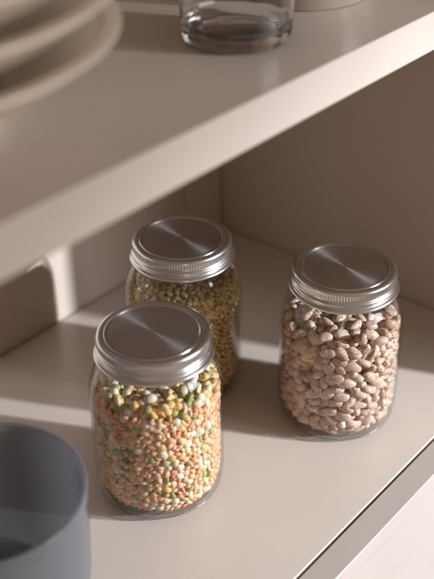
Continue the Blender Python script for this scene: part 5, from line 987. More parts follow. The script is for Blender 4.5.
DATA_BEAN = ([
54,229,882,-53,0,-15,22, -318,-177,583,24,-5,-23,22, -328,-147,283,46,-5,-21,22, -347,65,760,57,-11,14,21, -216,-153,868,-62,6,-16,22, 54,-319,878,-21,-3,-22,21, 
-280,-233,255,-32,1,-24,21, -240,-262,786,55,-8,35,19, -207,140,905,25,-18,3,20, -272,-241,536,-23,-2,-19,21, -324,117,817,-2,6,46,19, 
-252,-260,676,-32,-4,45,22, -108,-289,869,-43,8,-18,19, 249,172,898,-9,4,-51,20, 259,74,870,-62,-5,20,22, -318,-82,873,-60,-2,-17,18, -354,-25,743,-61,-4,-19,20, 
-294,-222,432,22,3,-17,19, -340,-141,447,42,12,42,19, -29,202,864,62,-2,-39,22, -294,-208,781,2,-15,37,20, -343,-134,779,40,-5,-22,19, -244,253,839,27,25,47,22, 
-131,-332,756,-5,-19,-13,22, -333,-143,662,-9,-24,-47,22, -13,-240,874,2,5,-8,20, -218,-287,180,37,-5,52,19, -69,-341,818,-50,3,47,21, -356,87,487,42,22,-35,20, 
172,71,869,-60,-2,-45,22, -178,-297,777,-48,-22,-13,20, -99,-166,881,-17,1,-1,22, -324,-168,221,20,3,-19,19, 170,-262,895,63,-3,41,18, 
-364,-52,416,-40,-6,-24,19, 276,-120,852,-21,-13,38,20, -149,-333,565,-44,-15,62,21, -198,-293,434,-3,4,-20,22, -87,-39,884,58,4,3,21, -260,-181,831,-1,-6,46,18, 
-351,-36,538,4,-4,26,21, 121,-30,862,-18,5,-40,20, -137,-335,258,-3,-3,52,19, -181,-4,874,-26,6,-28,19, 8,-323,833,48,0,-37,22, -309,-199,718,-33,-4,42,17, 
-87,-357,498,-27,-5,53,18, 195,-101,863,5,-1,31,18, 223,230,870,59,5,-39,20, -199,-303,343,-62,0,-12,19, -353,-37,286,2,-3,-38,20, -23,20,878,1,0,38,19, 
-346,69,631,60,-2,-37,22, -255,-267,385,23,17,50,18, -136,-334,457,56,-8,59,20, -295,195,824,51,-10,-54,22, -131,-320,177,53,8,44,21, -280,35,814,30,-23,-1,21, 
-341,131,569,-42,8,22,21, 245,-13,867,62,-7,-56,20, -168,101,873,9,-3,-46,21, -339,-70,137,-31,5,-26,18, -357,96,338,-44,19,-43,18, -257,-240,319,-61,5,-26,20, 
5,-359,539,-4,1,-3,21, 77,-356,819,19,-3,6,20, 81,17,859,-27,9,15,22, -349,-53,351,5,-9,-38,21, -349,-81,593,-46,10,51,18, -191,-309,699,-5,10,-15,19, 
-350,-96,720,-1,-3,-27,19, -255,132,823,-23,8,-34,22, -369,38,291,47,24,36,18, -293,-196,376,1,4,-9,21, -187,-272,878,7,-13,-42,19, 80,99,852,37,21,21,21, 
-355,10,687,2,4,29,22, 41,-362,752,-40,6,3,22, -322,153,220,-7,-3,19,22, -346,-115,527,-45,27,-2,18, -124,-316,618,44,-14,-33,20, -349,57,408,-62,13,19,20, 
25,-131,857,-16,1,-38,21, -7,-356,700,-1,-3,62,22, -137,-95,863,-9,1,6,22, 167,-188,868,13,7,44,20, -355,-69,204,1,-13,-36,18, 350,-51,851,-28,4,19,21, 
-342,135,413,37,4,19,19, 179,158,867,-59,-8,55,19, -356,19,182,62,4,26,18, -206,185,866,0,12,-27,20, -232,-70,870,-49,6,-63,19, -349,-62,481,-2,4,-40,19, 
42,149,838,5,-20,35,19, -140,304,846,-21,16,-14,18, -112,-346,307,3,-7,60,19, -208,-270,568,-5,-4,-32,21, -340,106,717,-48,6,-30,19, -300,-198,488,-1,8,-5,18, 
-253,-253,609,4,10,33,19, -305,-30,829,55,5,38,20, 130,247,870,-13,3,-32,22, -352,11,373,60,-9,-19,21, -338,-59,649,53,-12,-46,22, -246,83,865,11,7,14,18, 
-140,-212,866,-14,8,-5,19, -95,337,845,-34,-5,-9,18, 75,-173,857,49,-4,-52,20, -67,-352,665,-6,-4,-60,18, -232,-235,137,-49,-1,-18,21, 
-301,215,704,-41,-10,-46,18, -224,-263,490,-8,-4,29,19, 140,340,824,-26,19,51,19, -297,-205,651,-1,17,-2,18, -332,34,507,10,0,15,21, -173,-296,517,-60,3,12,20, 
-315,-117,182,-24,18,-45,21, -328,122,276,-5,0,-27,22, 6,-362,640,5,9,-59,19, -194,-223,826,-58,7,16,18, -16,-371,359,27,25,5,17, 26,-369,237,23,16,-59,18, 
-274,235,760,-17,-5,-48,22, -326,31,129,-56,-7,-34,22, -80,-352,399,-2,-2,-58,17, -286,-119,816,22,-8,26,19, 342,-126,840,18,-7,-38,18, 117,163,842,18,4,43,22, 
-324,150,677,1,-5,16,20, -11,-352,175,43,-1,-61,21, -261,-213,198,-55,-12,20,20, 69,-359,431,-55,-7,63,18, 27,286,848,16,3,-15,18, -129,-324,365,-34,11,11,20, 
-280,-152,112,49,-5,42,19, 323,-2,834,46,12,-45,18, -228,-5,845,-58,8,8,18, -326,159,353,0,-16,23,18, -312,-122,383,-36,4,-54,22, 15,-46,844,-39,-15,-49,22, 
-7,360,838,-1,15,2,19, 227,-290,803,-22,-1,12,19, -64,-353,603,56,-12,-57,19, -14,95,848,-50,0,-54,18, -291,36,560,-47,3,-13,20, -110,51,837,-12,6,53,22, 
232,-230,838,51,8,-56,22, -145,193,886,17,2,-22,18, -349,2,234,-50,7,9,19, -190,-278,279,-38,5,14,21, -266,239,336,-57,-1,-33,18, -286,-171,169,-34,-10,18,20, 
56,-362,312,-26,-10,-56,20, 0,-352,281,36,3,19,19, -63,-349,337,6,-13,-55,18, 189,-2,837,5,3,27,22, -164,-285,113,8,6,51,18, -284,223,277,6,6,-41,20, 
-330,143,487,26,-23,48,17, -43,-340,757,-1,-8,-50,21, -158,-287,220,-62,-3,-49,21, -45,-342,445,19,-5,48,21, -39,-111,856,-55,-4,40,19, -288,221,635,40,2,12,20, 
110,-349,373,47,7,-54,18, -76,-342,223,-62,1,-25,18, 157,-285,810,48,3,32,21, 91,-351,579,5,3,-54,19, -284,-28,756,13,-14,45,22, -325,67,223,45,-7,61,22, 
-325,93,172,60,4,-62,18, -276,216,192,-8,-1,28,20, -282,184,430,-16,-2,-11,21, 134,-340,529,41,5,-54,21, 100,-357,692,22,-1,7,18, -289,176,140,8,9,18,22, 
77,-257,840,-3,-8,27,20, -241,-231,735,57,0,38,20, -153,330,798,19,0,0,17, -81,117,837,-22,-2,-58,19, -282,204,571,-57,-10,62,21, -306,186,506,40,-23,48,18, 
-268,238,460,49,2,13,19, -254,255,389,54,12,20,21, -299,-94,301,55,11,-1,20, 80,-349,634,-10,9,-62,19, 120,-341,243,-54,-6,-60,19, -303,-95,765,-41,-18,57,18, 
35,-345,385,17,13,15,22, -269,246,513,-3,-10,-50,18, -74,-319,558,-7,12,-34,18, -207,292,636,5,-3,16,22, -236,273,705,-60,11,-47,18, 80,-338,196,11,-3,56,21, 
141,-330,292,55,-9,58,18, 13,-336,480,61,6,2,22, -135,-249,820,-14,6,17,20, -89,266,846,-37,4,12,18, 92,-333,476,17,0,36,18, 189,-308,692,-61,-1,10,19, 
-81,-322,714,-12,8,25,18, -296,175,313,3,2,-20,19, 152,-122,827,15,7,8,19, 127,-207,824,15,-1,-32,20, -86,-286,92,-2,-8,-46,19, 210,-165,823,-57,8,-52,22, 
-245,275,243,20,-6,16,19, -315,157,619,-10,-8,-59,18, -299,62,433,7,-1,39,19, -241,249,584,11,3,37,19, -266,-150,328,-58,6,2,22, -77,-313,144,-47,2,29,19, 
-25,-320,117,35,5,38,18, -292,-34,582,10,-11,-23,19, 51,-326,133,51,6,59,20, -205,296,471,12,3,1,18, -207,-237,231,57,-5,-44,21, 127,-312,429,-62,-1,47,22, 
-178,-261,384,3,-2,37,21, -288,-134,512,-51,10,19,20, 134,-76,808,42,2,-47,18, -206,52,828,45,9,57,18, -293,101,122,-27,11,43,18, -20,-319,234,-58,4,-30,18, 
-209,293,418,-2,-4,-41,17, -313,-55,244,-3,6,20,21, -54,-187,829,53,-16,-6,19, 159,-327,619,-10,24,32,20, -151,-231,580,-45,8,24,20, -172,312,718,-21,20,-62,21, 
17,-330,594,3,-3,36,19, -123,-290,673,-14,-9,-33,20, -21,304,812,15,8,25,18, -221,-197,418,36,4,-45,22, -57,-268,831,47,4,-19,22, -122,-25,837,58,-9,36,20, 
-296,106,529,11,-6,-47,19, 274,176,842,-11,0,8,22, -177,284,369,-10,1,43,21, -200,282,531,43,2,-39,22, 223,-295,552,-22,-8,-52,18, -260,13,391,54,4,-58,19, 
-309,17,724,5,-8,34,18, -98,-259,770,58,5,47,22, 107,-322,776,-62,-2,41,20, 308,51,825,-28,-17,-43,18, -231,197,716,9,-1,11,22, -201,-116,828,-58,4,-6,18, 
-64,-312,270,7,0,-20,19, -300,-35,117,-52,17,-53,18, -106,184,842,-25,-8,23,21, 213,-300,279,25,14,16,19, -162,257,843,44,-11,-20,17, 158,-322,341,55,0,-59,18, 
205,-278,437,-3,2,-31,20, 242,-267,749,-57,3,-52,20, -10,161,812,-51,11,-3,18, 364,37,801,41,1,34,21, -218,291,310,14,5,-47,18, -180,206,819,-58,-2,-1,19, 
-191,-209,767,10,4,42,21, 16,35,834,-3,2,-44,22, 135,-5,799,1,7,8,22, 140,83,817,5,4,37,19, -62,358,805,-6,-23,37,17, -255,-69,88,-52,-1,19,21, 
-277,-151,736,-11,13,5,18, 199,-43,788,5,0,25,17, -181,323,264,-49,25,-61,18, 132,-302,148,-57,0,26,18, -292,32,622,21,2,16,18, 53,-79,805,-57,13,-61,21, 
-292,-88,448,55,-2,-5,19, 167,-317,477,-62,2,2,19, -274,22,95,51,2,39,20, -122,-271,307,-41,1,15,22, -108,-270,553,-45,4,-53,17, 236,-86,815,5,-10,25,20, 
208,-280,609,-6,-7,-28,18, -228,-210,282,-11,0,33,18, -262,-149,434,-33,7,-52,22, -279,-42,185,-8,7,-55,20, -271,36,170,55,-1,25,19, -264,75,372,42,-4,3,21, 
-276,71,754,-24,8,53,18, -134,317,332,-57,4,48,20, -138,336,478,8,12,13,19, -194,-195,93,-53,6,46,22, 192,-289,150,26,9,20,18, -276,-149,249,34,8,42,18, 
-306,30,330,-34,-5,-17,21, -267,-104,557,58,-13,-56,21, -203,-50,731,0,-12,59,19, -241,-44,803,14,3,31,22, -229,258,146,41,-2,-42,20, -149,325,189,-27,0,-61,21, 
-171,303,587,-3,2,-35,20, 303,-86,810,9,-5,32,18, 23,-216,821,-1,4,20,20, -291,27,266,62,4,-12,20, 253,-249,472,56,-1,-40,20, -289,-82,688,58,-3,-36,21, 
222,93,821,-8,7,-47,21, -137,-176,817,20,15,-13,19, -157,-255,468,6,-2,50,20, -62,-289,621,-60,11,45,20, 337,-139,774,39,-2,19,21, 199,153,805,14,4,14,20, 
-239,-141,783,49,1,27,20, 50,216,822,12,3,9,21, -245,156,96,13,-4,-51,19, -304,-45,406,8,-9,28,17, -71,-253,459,-10,2,-44,18, -291,-30,526,52,9,39,18, 
271,-233,698,-58,0,14,22, 68,-150,804,4,-13,15,19, 171,217,821,13,-6,-37,19, 244,-224,293,0,-5,41,22, -127,332,547,-49,12,-41,20, -84,-204,547,14,16,15,17, 
-251,-152,595,-3,-3,-54,17, -237,158,762,-58,2,-24,18, -151,-139,778,5,2,4,21, 139,-193,89,-22,1,-47,18, 220,-98,89,-21,4,-36,19, -31,-209,81,-52,-2,-43,17, 
217,112,84,-53,-3,18,19, 104,-286,105,26,3,28,19, -2,238,87,-54,-3,-62,22, 232,-31,138,-24,15,37,19, -150,187,87,-50,-3,-55,20, 294,-96,104,-28,-10,-7,18, 
-110,-201,88,-56,5,41,21, -248,83,83,-54,0,-21,18, 160,234,99,-30,-3,-1,22, 158,175,87,29,2,50,17, -135,245,109,-11,22,49,20, 278,104,105,-21,-1,-52,20, 
270,-155,101,62,9,-59,20, 229,27,85,-3,-6,37,19, 49,-224,90,-24,4,-4,20, -86,286,94,56,9,-25,21, 230,186,105,-43,13,56,22, -184,124,89,31,1,4,19, 
83,285,94,-58,-7,-2,21, 168,-250,98,15,-5,-41,21, 275,-43,93,38,-4,-5,18, 20,-279,89,57,4,56,20, -140,-185,136,-57,7,50,19, 77,292,159,8,-16,-37,18, 
198,-148,129,59,22,-31,20, 205,216,161,-15,-15,-47,19, -207,222,100,-8,6,12,19, 295,30,95,-52,3,-36,20, 43,247,137,37,-6,-29,19, 245,175,181,57,11,-20,20, 
-240,-17,146,-19,-2,29,18, -199,-143,162,-55,-7,11,22, -224,-123,100,29,-15,10,18, 77,-262,158,48,-11,-38,19, 178,285,124,-30,4,52,19, 181,147,161,21,-20,-28,19, 
285,-13,162,-47,11,-26,19, -4,301,100,-17,-2,8,20, 244,-209,112,49,7,-62,18, 253,50,140,60,2,-54,21, -64,-217,157,-14,20,-58,18, 167,-200,136,0,-1,52,18, 
151,-154,175,53,-8,7,17, -44,249,139,44,-6,3,20, -2,-262,144,10,-2,62,21, 231,-175,176,15,-1,9,22, 31,338,150,13,7,-59,21, 219,107,147,-45,-5,-40,19, 
-221,115,145,-48,7,-52,20, -248,-91,158,34,-17,2,21, 338,-15,128,32,4,-33,20, 227,24,211,-27,8,-20,20, -207,177,166,-54,11,59,19, -61,337,158,54,5,58,20, 
305,-182,160,-23,-2,15,18, -112,-248,168,57,20,-47,21, 103,243,144,-15,-6,23,17, 180,316,203,-28,17,-17,20, 270,227,152,-28,-18,41,18, -147,303,130,48,-2,14,18, 
-103,233,277,10,-11,-20,18, 309,127,162,32,0,-58,18, -253,119,191,62,-5,-17,19, -107,285,216,28,15,-58,18, 5,-266,202,14,0,42,20, 258,-114,147,0,0,-17,18, 
266,127,211,-62,-10,14,20, 309,183,175,53,-25,31,18, 18,349,207,-52,1,-57,21, 348,17,191,50,4,22,21, -45,287,188,60,6,-55,18, -109,237,188,60,17,18,19, 
243,-259,170,-31,12,24,20, 342,-81,173,-21,-10,15,21, -63,-256,233,-63,-4,14,19, -124,187,161,-33,18,61,19, 118,331,181,-11,8,-13,22, -240,23,219,-6,-2,2,18, 
173,-228,181,-14,-1,46,18, 115,-215,206,10,18,-56,18, 205,97,238,23,27,39,19, -223,-134,216,60,2,-14,19, -184,-207,177,12,8,-18,18, 171,171,229,33,-13,-25,19, 
228,-97,198,56,-2,-40,21, 39,-218,207,6,-13,61,17, -54,-290,190,-60,1,-36,18, 307,8,238,56,-3,-4,19, 85,290,226,-16,-7,4,19, 274,-207,210,2,-11,41,19, 
16,263,192,28,2,27,18, -146,245,319,-62,-9,-31,22, -170,244,161,-57,9,-39,20, -53,235,220,-5,16,-18,22, 227,269,183,-39,-23,-46,18, 292,-46,209,-41,0,-13,18, 
114,199,193,51,15,4,18, -213,221,203,53,-8,-29,18, 299,69,195,14,-2,-54,22, -142,-179,212,61,-5,-22,20, 228,157,260,27,3,40,22, 236,79,309,-54,-6,-58,22, 
-114,-225,261,38,6,-43,18, 176,309,274,2,9,-62,20, 55,276,286,-53,-8,36,22, -73,341,227,46,-5,-9,20, -240,-48,245,44,-7,17,21, 107,-285,205,46,7,-14,19, 
58,225,227,-16,14,17,19, 44,-293,244,0,0,35,19, 194,-198,235,61,-3,-24,22, 187,243,238,-11,-6,46,18, -249,86,250,-57,-2,-19,21, -189,136,238,18,10,57,21, 
323,-147,216,9,20,49,21, -153,188,254,-25,-5,-3,21, 266,228,221,-1,-5,-33,18, 86,348,254,4,2,-1,21, 212,-145,271,62,3,-2,22, 356,-57,239,-52,1,25,20, 
64,-224,261,29,19,-4,20, 344,128,219,39,-2,-22,19, -198,239,278,7,-2,62,19, -170,263,224,51,8,48,21, 242,-48,251,-50,3,-44,20, 144,254,194,9,-12,-60,22, 
275,-109,232,53,5,-45,20, 294,89,354,-52,-5,-21,22, -174,-171,263,-5,4,57,21, -130,322,260,46,2,32,19, 260,-254,235,-58,-6,10,17, 266,-83,300,-38,-2,9,22, 
-91,189,420,-8,-3,35,22, 322,-120,279,-53,-3,7,20, 128,222,261,1,6,-37,21, 153,150,293,-3,0,-14,22, 73,-286,289,2,-4,-41,18, -264,-33,296,7,-6,-3,20, 
2,258,252,9,-6,-39,21, 245,33,271,56,7,10,21, -4,-258,275,-2,0,33,19, 324,116,278,10,-1,-62,18, -239,171,267,-12,11,33,22, 139,-273,256,-59,6,50,21, 
244,276,260,-39,-5,-10,18, 182,-203,355,-56,2,7,21, 168,-214,289,28,2,49,18, -43,-264,311,-60,0,-31,19, 355,-28,296,54,3,33,22, 232,-140,326,-12,-5,-56,18, 
1,345,263,-14,5,40,20, 21,224,335,10,-7,-27,21, -43,-295,366,59,4,49,22, 302,191,265,2,1,-17,22, 220,144,330,60,-7,-59,22, -278,94,311,-3,7,0,20, 
-213,-108,266,14,-8,-49,20, 293,-5,291,-47,-7,31,18, 53,350,318,-6,-15,-37,17, -42,269,290,-5,4,26,20, -230,29,339,-47,-5,-31,21, 253,-7,340,57,3,28,22, 
332,149,338,44,-24,-27,21, 139,-263,319,9,-1,58,22, -144,-208,318,32,-1,-41,20, -155,144,313,-10,0,-27,20, 207,244,290,55,-6,22,17, 344,55,322,-6,0,25,21, 
113,322,303,1,5,-29,20, -253,-52,357,8,-4,-1,21, 326,-112,337,57,3,-61,20, -198,106,347,-53,-18,-17,19, -150,199,385,56,-11,31,20, -206,202,345,34,-5,-32,22, 
106,336,365,60,-4,-61,22, 266,-203,354,33,-1,-21,20, 89,202,319,8,-6,-39,22, -199,170,534,12,5,38,21, 241,-104,378,57,3,12,22, 255,218,314,-60,5,12,19, 
312,-36,351,-26,-9,-33,20, -115,-214,379,54,-6,33,22, 216,187,378,13,-9,-44,22, 290,203,353,22,-11,24,19, 216,48,376,6,-5,-60,22, -22,-254,414,6,1,-45,20, 
89,256,357,-15,15,26,22, 289,-229,416,41,-2,-43,20, -46,243,348,2,-9,-42,18, 212,-42,400,-8,-13,-34,22, 102,-272,377,-61,5,16,21, -88,349,364,-5,4,1,21, 
18,-301,328,-18,-1,16,21, -201,-109,501,31,4,-50,19, 329,-164,372,-43,12,-43,20, -259,152,356,-16,9,-24,21, 162,271,325,-55,-6,27,22, -190,-191,348,32,-12,15,21, 
242,269,348,-1,-5,-16,19, 119,-182,387,-50,4,-50,20, 356,84,398,8,24,18,21, 207,111,388,35,16,-7,18, 9,296,368,-2,2,-3,22, 364,10,367,62,14,-28,18, 
-211,-90,320,0,-9,-1,18, 357,-73,382,-14,-13,-39,19, 131,337,430,51,-13,-19,19, 207,307,386,43,10,53,18, 32,-241,376,-59,6,-50,22, 129,200,411,0,-5,49,21, 
233,-251,385,-46,-1,47,19, -105,250,376,52,-2,33,20, 155,225,364,42,4,-57,19, 277,-152,410,-45,7,21,20, 275,150,389,-13,-3,8,18, -240,120,411,53,3,0,21, 
73,-248,441,49,15,21,17, 19,364,368,55,-2,2,18, -39,249,404,-54,-4,22,18, 292,20,396,-55,-1,11,20, 201,-178,409,55,-9,60,20, 202,57,515,-8,-2,-56,22, 
-54,240,464,58,8,24,19, 229,52,441,-5,17,-1,19, 248,246,411,-31,-6,-5,22, 82,275,422,40,6,23,21, 278,-56,422,-15,3,-20,21, -113,-278,415,1,4,-12,22, 
159,280,414,54,-10,7,22, -220,-131,376,-25,2,-37,21, -231,62,450,52,4,-37,21, -65,328,483,9,2,38,21, -142,303,422,-18,0,-28,21, 329,-163,447,43,9,24,20, 
148,-240,408,1,-9,60,18, 331,-81,462,43,8,-8,21, 333,130,442,-29,-22,4,19, -210,192,411,-54,7,34,19, -165,-134,459,29,-13,-48,21, -150,-197,429,62,2,17,18, 
306,187,441,50,-20,-11,21, 287,20,454,53,-4,-33,22, -155,200,448,49,-1,27,21, 190,211,443,-46,10,-5,20, 350,-9,423,60,0,-41,21, 299,71,496,-14,5,18,19, 
223,158,442,47,-1,-56,19, -235,-50,425,49,-3,31,22, 15,242,419,-34,-2,-42,18, 243,-116,452,-61,12,-58,22, 212,-184,462,4,4,-27,18, 129,272,469,60,-10,34,20, 
60,345,419,-10,-7,25,17, 30,-294,423,23,-2,-58,18, -39,236,522,48,-3,-41,20, 111,200,468,17,2,-14,21, -214,93,529,38,-15,44,20, 306,-23,507,13,5,32,18, 
151,-216,457,-2,1,34,19, -175,122,484,19,-5,-18,22, 187,178,494,-58,-1,19,21, 219,262,472,-17,9,14,19, -13,349,417,33,-1,-15,18, 352,42,472,59,2,28,21, 
283,-97,548,-61,0,-6,18, -12,-268,469,-49,-1,17,21, 320,-134,502,-57,-4,10,20, -277,105,472,-29,7,31,19, 278,93,416,26,0,-7,19, 100,346,482,-13,18,39,18, 
-159,250,495,5,-3,-37,18, -181,-209,523,10,-7,-23,19, -205,222,463,30,7,30,18, -1,-276,542,-31,-9,-43,22, 51,-306,524,-42,18,43,19, 184,-205,499,60,-6,38,17, 
271,217,478,55,-7,2,20, 28,297,459,-22,-3,5,21, 232,104,472,52,3,-10,19, -244,167,494,-31,-2,37,20, 256,-65,501,59,-7,-36,18, -284,-7,467,7,-5,35,19, 
-107,274,460,3,1,26,17, -131,-206,502,-53,-13,-24,20, 37,361,466,-11,18,54,19, 224,-142,516,-7,6,-62,20, 79,280,510,-8,-12,36,19, 238,2,505,-49,16,-59,22, 
-193,-89,574,-48,-10,-57,22, -250,28,504,43,2,-31,20, 50,-206,486,-42,-9,-27,22, -2,337,504,7,0,-31,21, 112,-260,497,6,2,33,21, 25,255,516,-10,-19,24,18, 
267,146,486,33,6,-16,19, 174,323,491,42,7,-8,20, -231,-179,485,1,4,-17,17, -75,-289,508,59,2,46,22, -97,269,575,-6,-1,11,20, 225,-198,549,-63,-6,21,21, 
314,25,546,56,5,-17,20, -244,-64,484,61,-4,61,19, 291,-220,517,-42,9,16,22, 348,-115,583,-15,29,32,20, 364,-45,513,-41,-6,-35,21, 253,201,533,0,0,-54,21, 
-100,249,513,-50,-3,30,22, 364,56,531,37,-8,-25,18, 328,151,523,29,-1,35,22, -164,222,549,-49,-7,52,18, -226,53,587,-6,-4,-44,18, 175,-272,522,-10,8,-11,21, 
126,-199,540,-58,0,10,20, -3,243,573,-25,-6,57,18, 306,-155,554,21,1,-8,18, 95,213,570,6,4,-62,22, 153,249,521,-20,4,-35,22, -54,357,538,0,-7,3,20, 
228,285,538,-41,4,-15,21, 56,281,590,27,8,28,22, 271,112,544,-17,2,-34,20, 61,364,541,-37,-10,56,18, 182,180,570,3,-5,-36,20, 313,-45,569,-40,-4,-16,20, 
365,-3,584,-40,9,-32,21, 228,40,611,59,-2,-46,22, -251,-177,549,-5,-13,-42,19, 214,119,548,-19,-19,-35,18, 190,-137,565,-37,-1,25,18, -1,313,561,48,2,-47,22, 
91,-274,554,7,3,52,20, 186,279,587,60,-5,27,21, 154,-241,584,-50,-7,-47,21, -57,357,597,-57,2,-1,20, 107,-205,603,-32,2,-46,22, 307,-185,603,51,-13,25,22, 
253,-22,638,9,-3,31,20, -181,196,597,-47,15,-22,18, -64,243,627,-42,0,-2,20, 194,-183,609,-38,4,-12,19, -181,-163,569,42,2,17,22, -32,-227,564,11,-4,-41,21, 
-277,114,582,3,-10,-34,21, 308,28,608,56,7,32,22, 359,85,635,-41,1,-28,19, 274,232,591,-19,5,52,22, 240,-59,585,0,-2,24,20, 346,106,578,-59,1,34,19, 
-38,298,617,58,-3,58,19, 280,129,606,1,8,37,21, 234,-134,607,-5,-6,49,21, 160,-236,645,-48,-1,33,21, -221,151,597,56,4,-13,20, 87,357,604,22,4,-3,20, 
92,-293,612,-2,10,62,21, -283,110,642,-8,-11,-44,17, -222,89,641,-9,15,-5,21, 42,240,663,60,-10,23,22, 303,66,663,6,3,-43,21, 355,-49,623,61,-9,44,18, 
-178,166,668,40,23,-59,21, -109,-216,623,55,2,-3,21, -119,328,622,-33,14,-21,18, 275,115,699,48,9,-62,19, 217,198,609,-3,-9,-26,18, 133,311,624,-59,-9,25,21, 
165,98,716,-60,3,-36,21, 208,-163,662,44,-6,-24,18, 299,-90,616,-22,-10,28,21, -222,-205,633,-46,-10,51,21, -199,229,667,-2,3,-62,21, 221,115,628,12,-17,-16,19, 
166,195,660,-5,-3,-63,22, 35,-231,589,-19,-3,34,18, -142,265,628,-24,11,-43,20, 143,332,685,-55,9,-13,18, -8,297,672,-30,-4,-59,21, 345,-103,661,3,-3,28,20, 
262,-243,611,11,26,-53,22, -55,359,654,-61,10,-1,19, 298,-22,679,-7,1,-16,20, 223,287,658,-19,-18,46,22, 186,131,672,1,7,-60,19, -108,343,756,6,3,-7,17, 
245,172,671,-7,-6,37,17, 180,-237,706,49,1,15,21, 265,224,651,-54,1,1,18, -251,163,658,-9,-12,-17,18, -262,-92,634,58,-2,-43,22, 221,-265,659,1,2,-21,18, 
-125,201,616,60,14,2,18, 19,-290,647,-13,5,12,21, 277,-162,657,44,2,23,20, -90,-137,726,24,-1,-8,19, 215,-79,701,22,14,-54,17, 359,-60,724,-41,-13,-26,19, 
-93,-190,736,41,19,-1,18, 75,327,649,-54,-4,24,17, -192,-151,636,-44,1,54,22, 157,244,626,46,9,-57,19, 114,-298,701,27,23,11,21, 111,266,660,60,14,-60,20, 
177,268,696,29,-11,44,18, -143,-69,742,7,1,31,19, 343,136,687,43,-2,-22,18, -277,51,687,21,6,-11,20, -212,-85,674,-47,4,-18,18, 65,348,717,45,14,-50,21, 
196,200,717,14,-4,24,21, 371,-1,667,22,6,33,17, 246,-172,724,-32,-9,-2,19, -146,-202,674,-62,-2,32,17, -11,-228,622,4,4,-53,19, -120,333,692,-56,-10,-2,21, 
17,356,638,50,-16,16,19, 259,-102,675,53,1,17,21, -54,150,739,3,6,11,21, 266,-10,731,4,-8,31,18, -220,74,711,-8,17,-12,20, 317,22,711,54,0,-24,18, 
335,-40,772,19,-10,-22,21, -13,298,748,-42,-7,56,22, -181,-245,706,-35,-16,4,18, 267,244,705,-60,6,-20,20, -101,265,685,39,9,-50,19, -229,-107,727,13,8,48,18, 
1,-162,738,14,8,5,22, -40,-261,674,17,7,61,22, 359,68,708,45,-25,49,18, 327,-139,711,8,0,-43,20, 93,117,744,-4,-4,-18,22, 192,18,742,-55,10,-52,21, 
-18,354,700,-56,6,12,20, -280,-9,655,-19,-15,52,19, -272,-167,684,-59,-11,-21,18, 295,-86,723,9,-1,-44,18, 161,247,758,-1,-10,-8,19, -109,141,703,12,-3,-47,18, 
295,174,720,-17,0,3,19, 114,224,704,-1,-6,5,20, -271,117,705,24,-9,9,19, -147,64,731,-40,4,-48,20, 159,-176,709,-23,3,-45,19, -90,-55,776,3,8,-26,20, 
33,-293,709,-56,10,-5,20, -187,132,727,-4,-2,43,18, 191,89,766,-49,5,-3,19, 131,37,754,-44,3,19,17, 16,168,752,11,9,2,18, -45,-236,727,-47,-9,-36,20, 
-15,244,715,-50,7,62,22, 93,289,714,-57,-1,-61,20, 63,-115,758,-15,7,4,17, 213,290,745,17,-13,-28,18, -195,79,781,-21,1,51,21, 138,-116,707,-7,-10,-56,20, 
-187,205,764,-54,2,56,18, 6,364,764,36,-4,4,21, 129,177,747,-44,-2,-12,20, -107,-245,709,-55,7,27,19, 87,-256,664,4,-9,-59,18, 233,65,715,58,0,35,19, 
175,-65,736,57,-10,-10,21, -109,203,722,-7,2,3,22, -211,-181,694,-29,-4,34,18, 106,-55,765,-8,-5,-37,19, 136,320,754,0,-5,-61,22, -37,-219,784,53,-4,-11,19, 
-138,138,764,0,-1,19,19, 217,-124,737,-35,4,60,18, 98,-164,748,-16,0,63,18, -238,7,719,-57,15,-34,20, 44,305,770,-46,-20,-61,17, 70,238,762,58,2,19,22, 
-76,259,748,2,5,34,19, 217,150,745,-1,11,-13,19, -52,54,803,4,3,-46,21, -22,114,773,48,-4,-60,18, -160,-168,724,-59,1,-24,21, -51,-126,773,-8,7,16,17, 
310,182,781,0,-16,-26,21, 263,-55,770,-61,8,-40,21, 86,-235,715,-14,11,22,21, -157,257,724,-22,-8,0,19, 371,8,739,21,-13,-29,17, 337,124,749,28,-4,52,18, 
81,55,793,62,-1,-40,20, 293,61,759,3,3,58,20, -184,5,765,-60,-17,56,20, 211,-217,776,5,-1,-42,21, -4,233,790,-29,3,-41,22, 90,159,788,-62,3,54,19, 
-70,171,789,55,-10,-37,19, 139,-224,761,-46,-3,23,22, 28,-219,749,50,3,-46,20, 152,-129,769,13,7,42,19, 262,122,774,-18,19,-45,19, 18,-293,773,53,2,-9,22, 
252,25,803,-54,-5,-35,20, -24,-89,805,-1,4,28,18, 272,-142,776,-4,-5,-42,17, 74,-229,782,33,-2,-40,20, -92,299,791,13,12,-53,19, -176,-49,802,-19,5,-35,21, 
250,227,761,14,1,-39,20, -104,88,782,0,-13,58,18, 196,302,796,62,5,44,18, 4,-150,802,42,-1,19,18, -124,230,789,-23,-7,38,20, 114,279,806,59,0,41,20, 
-175,134,809,-5,-9,-17,20, 36,93,788,33,4,11,17, -60,233,810,11,-11,-31,18, -94,-117,818,-57,7,44,21, -128,23,780,-47,-14,-62,19, -54,-29,829,49,-2,26,18, ], [843])
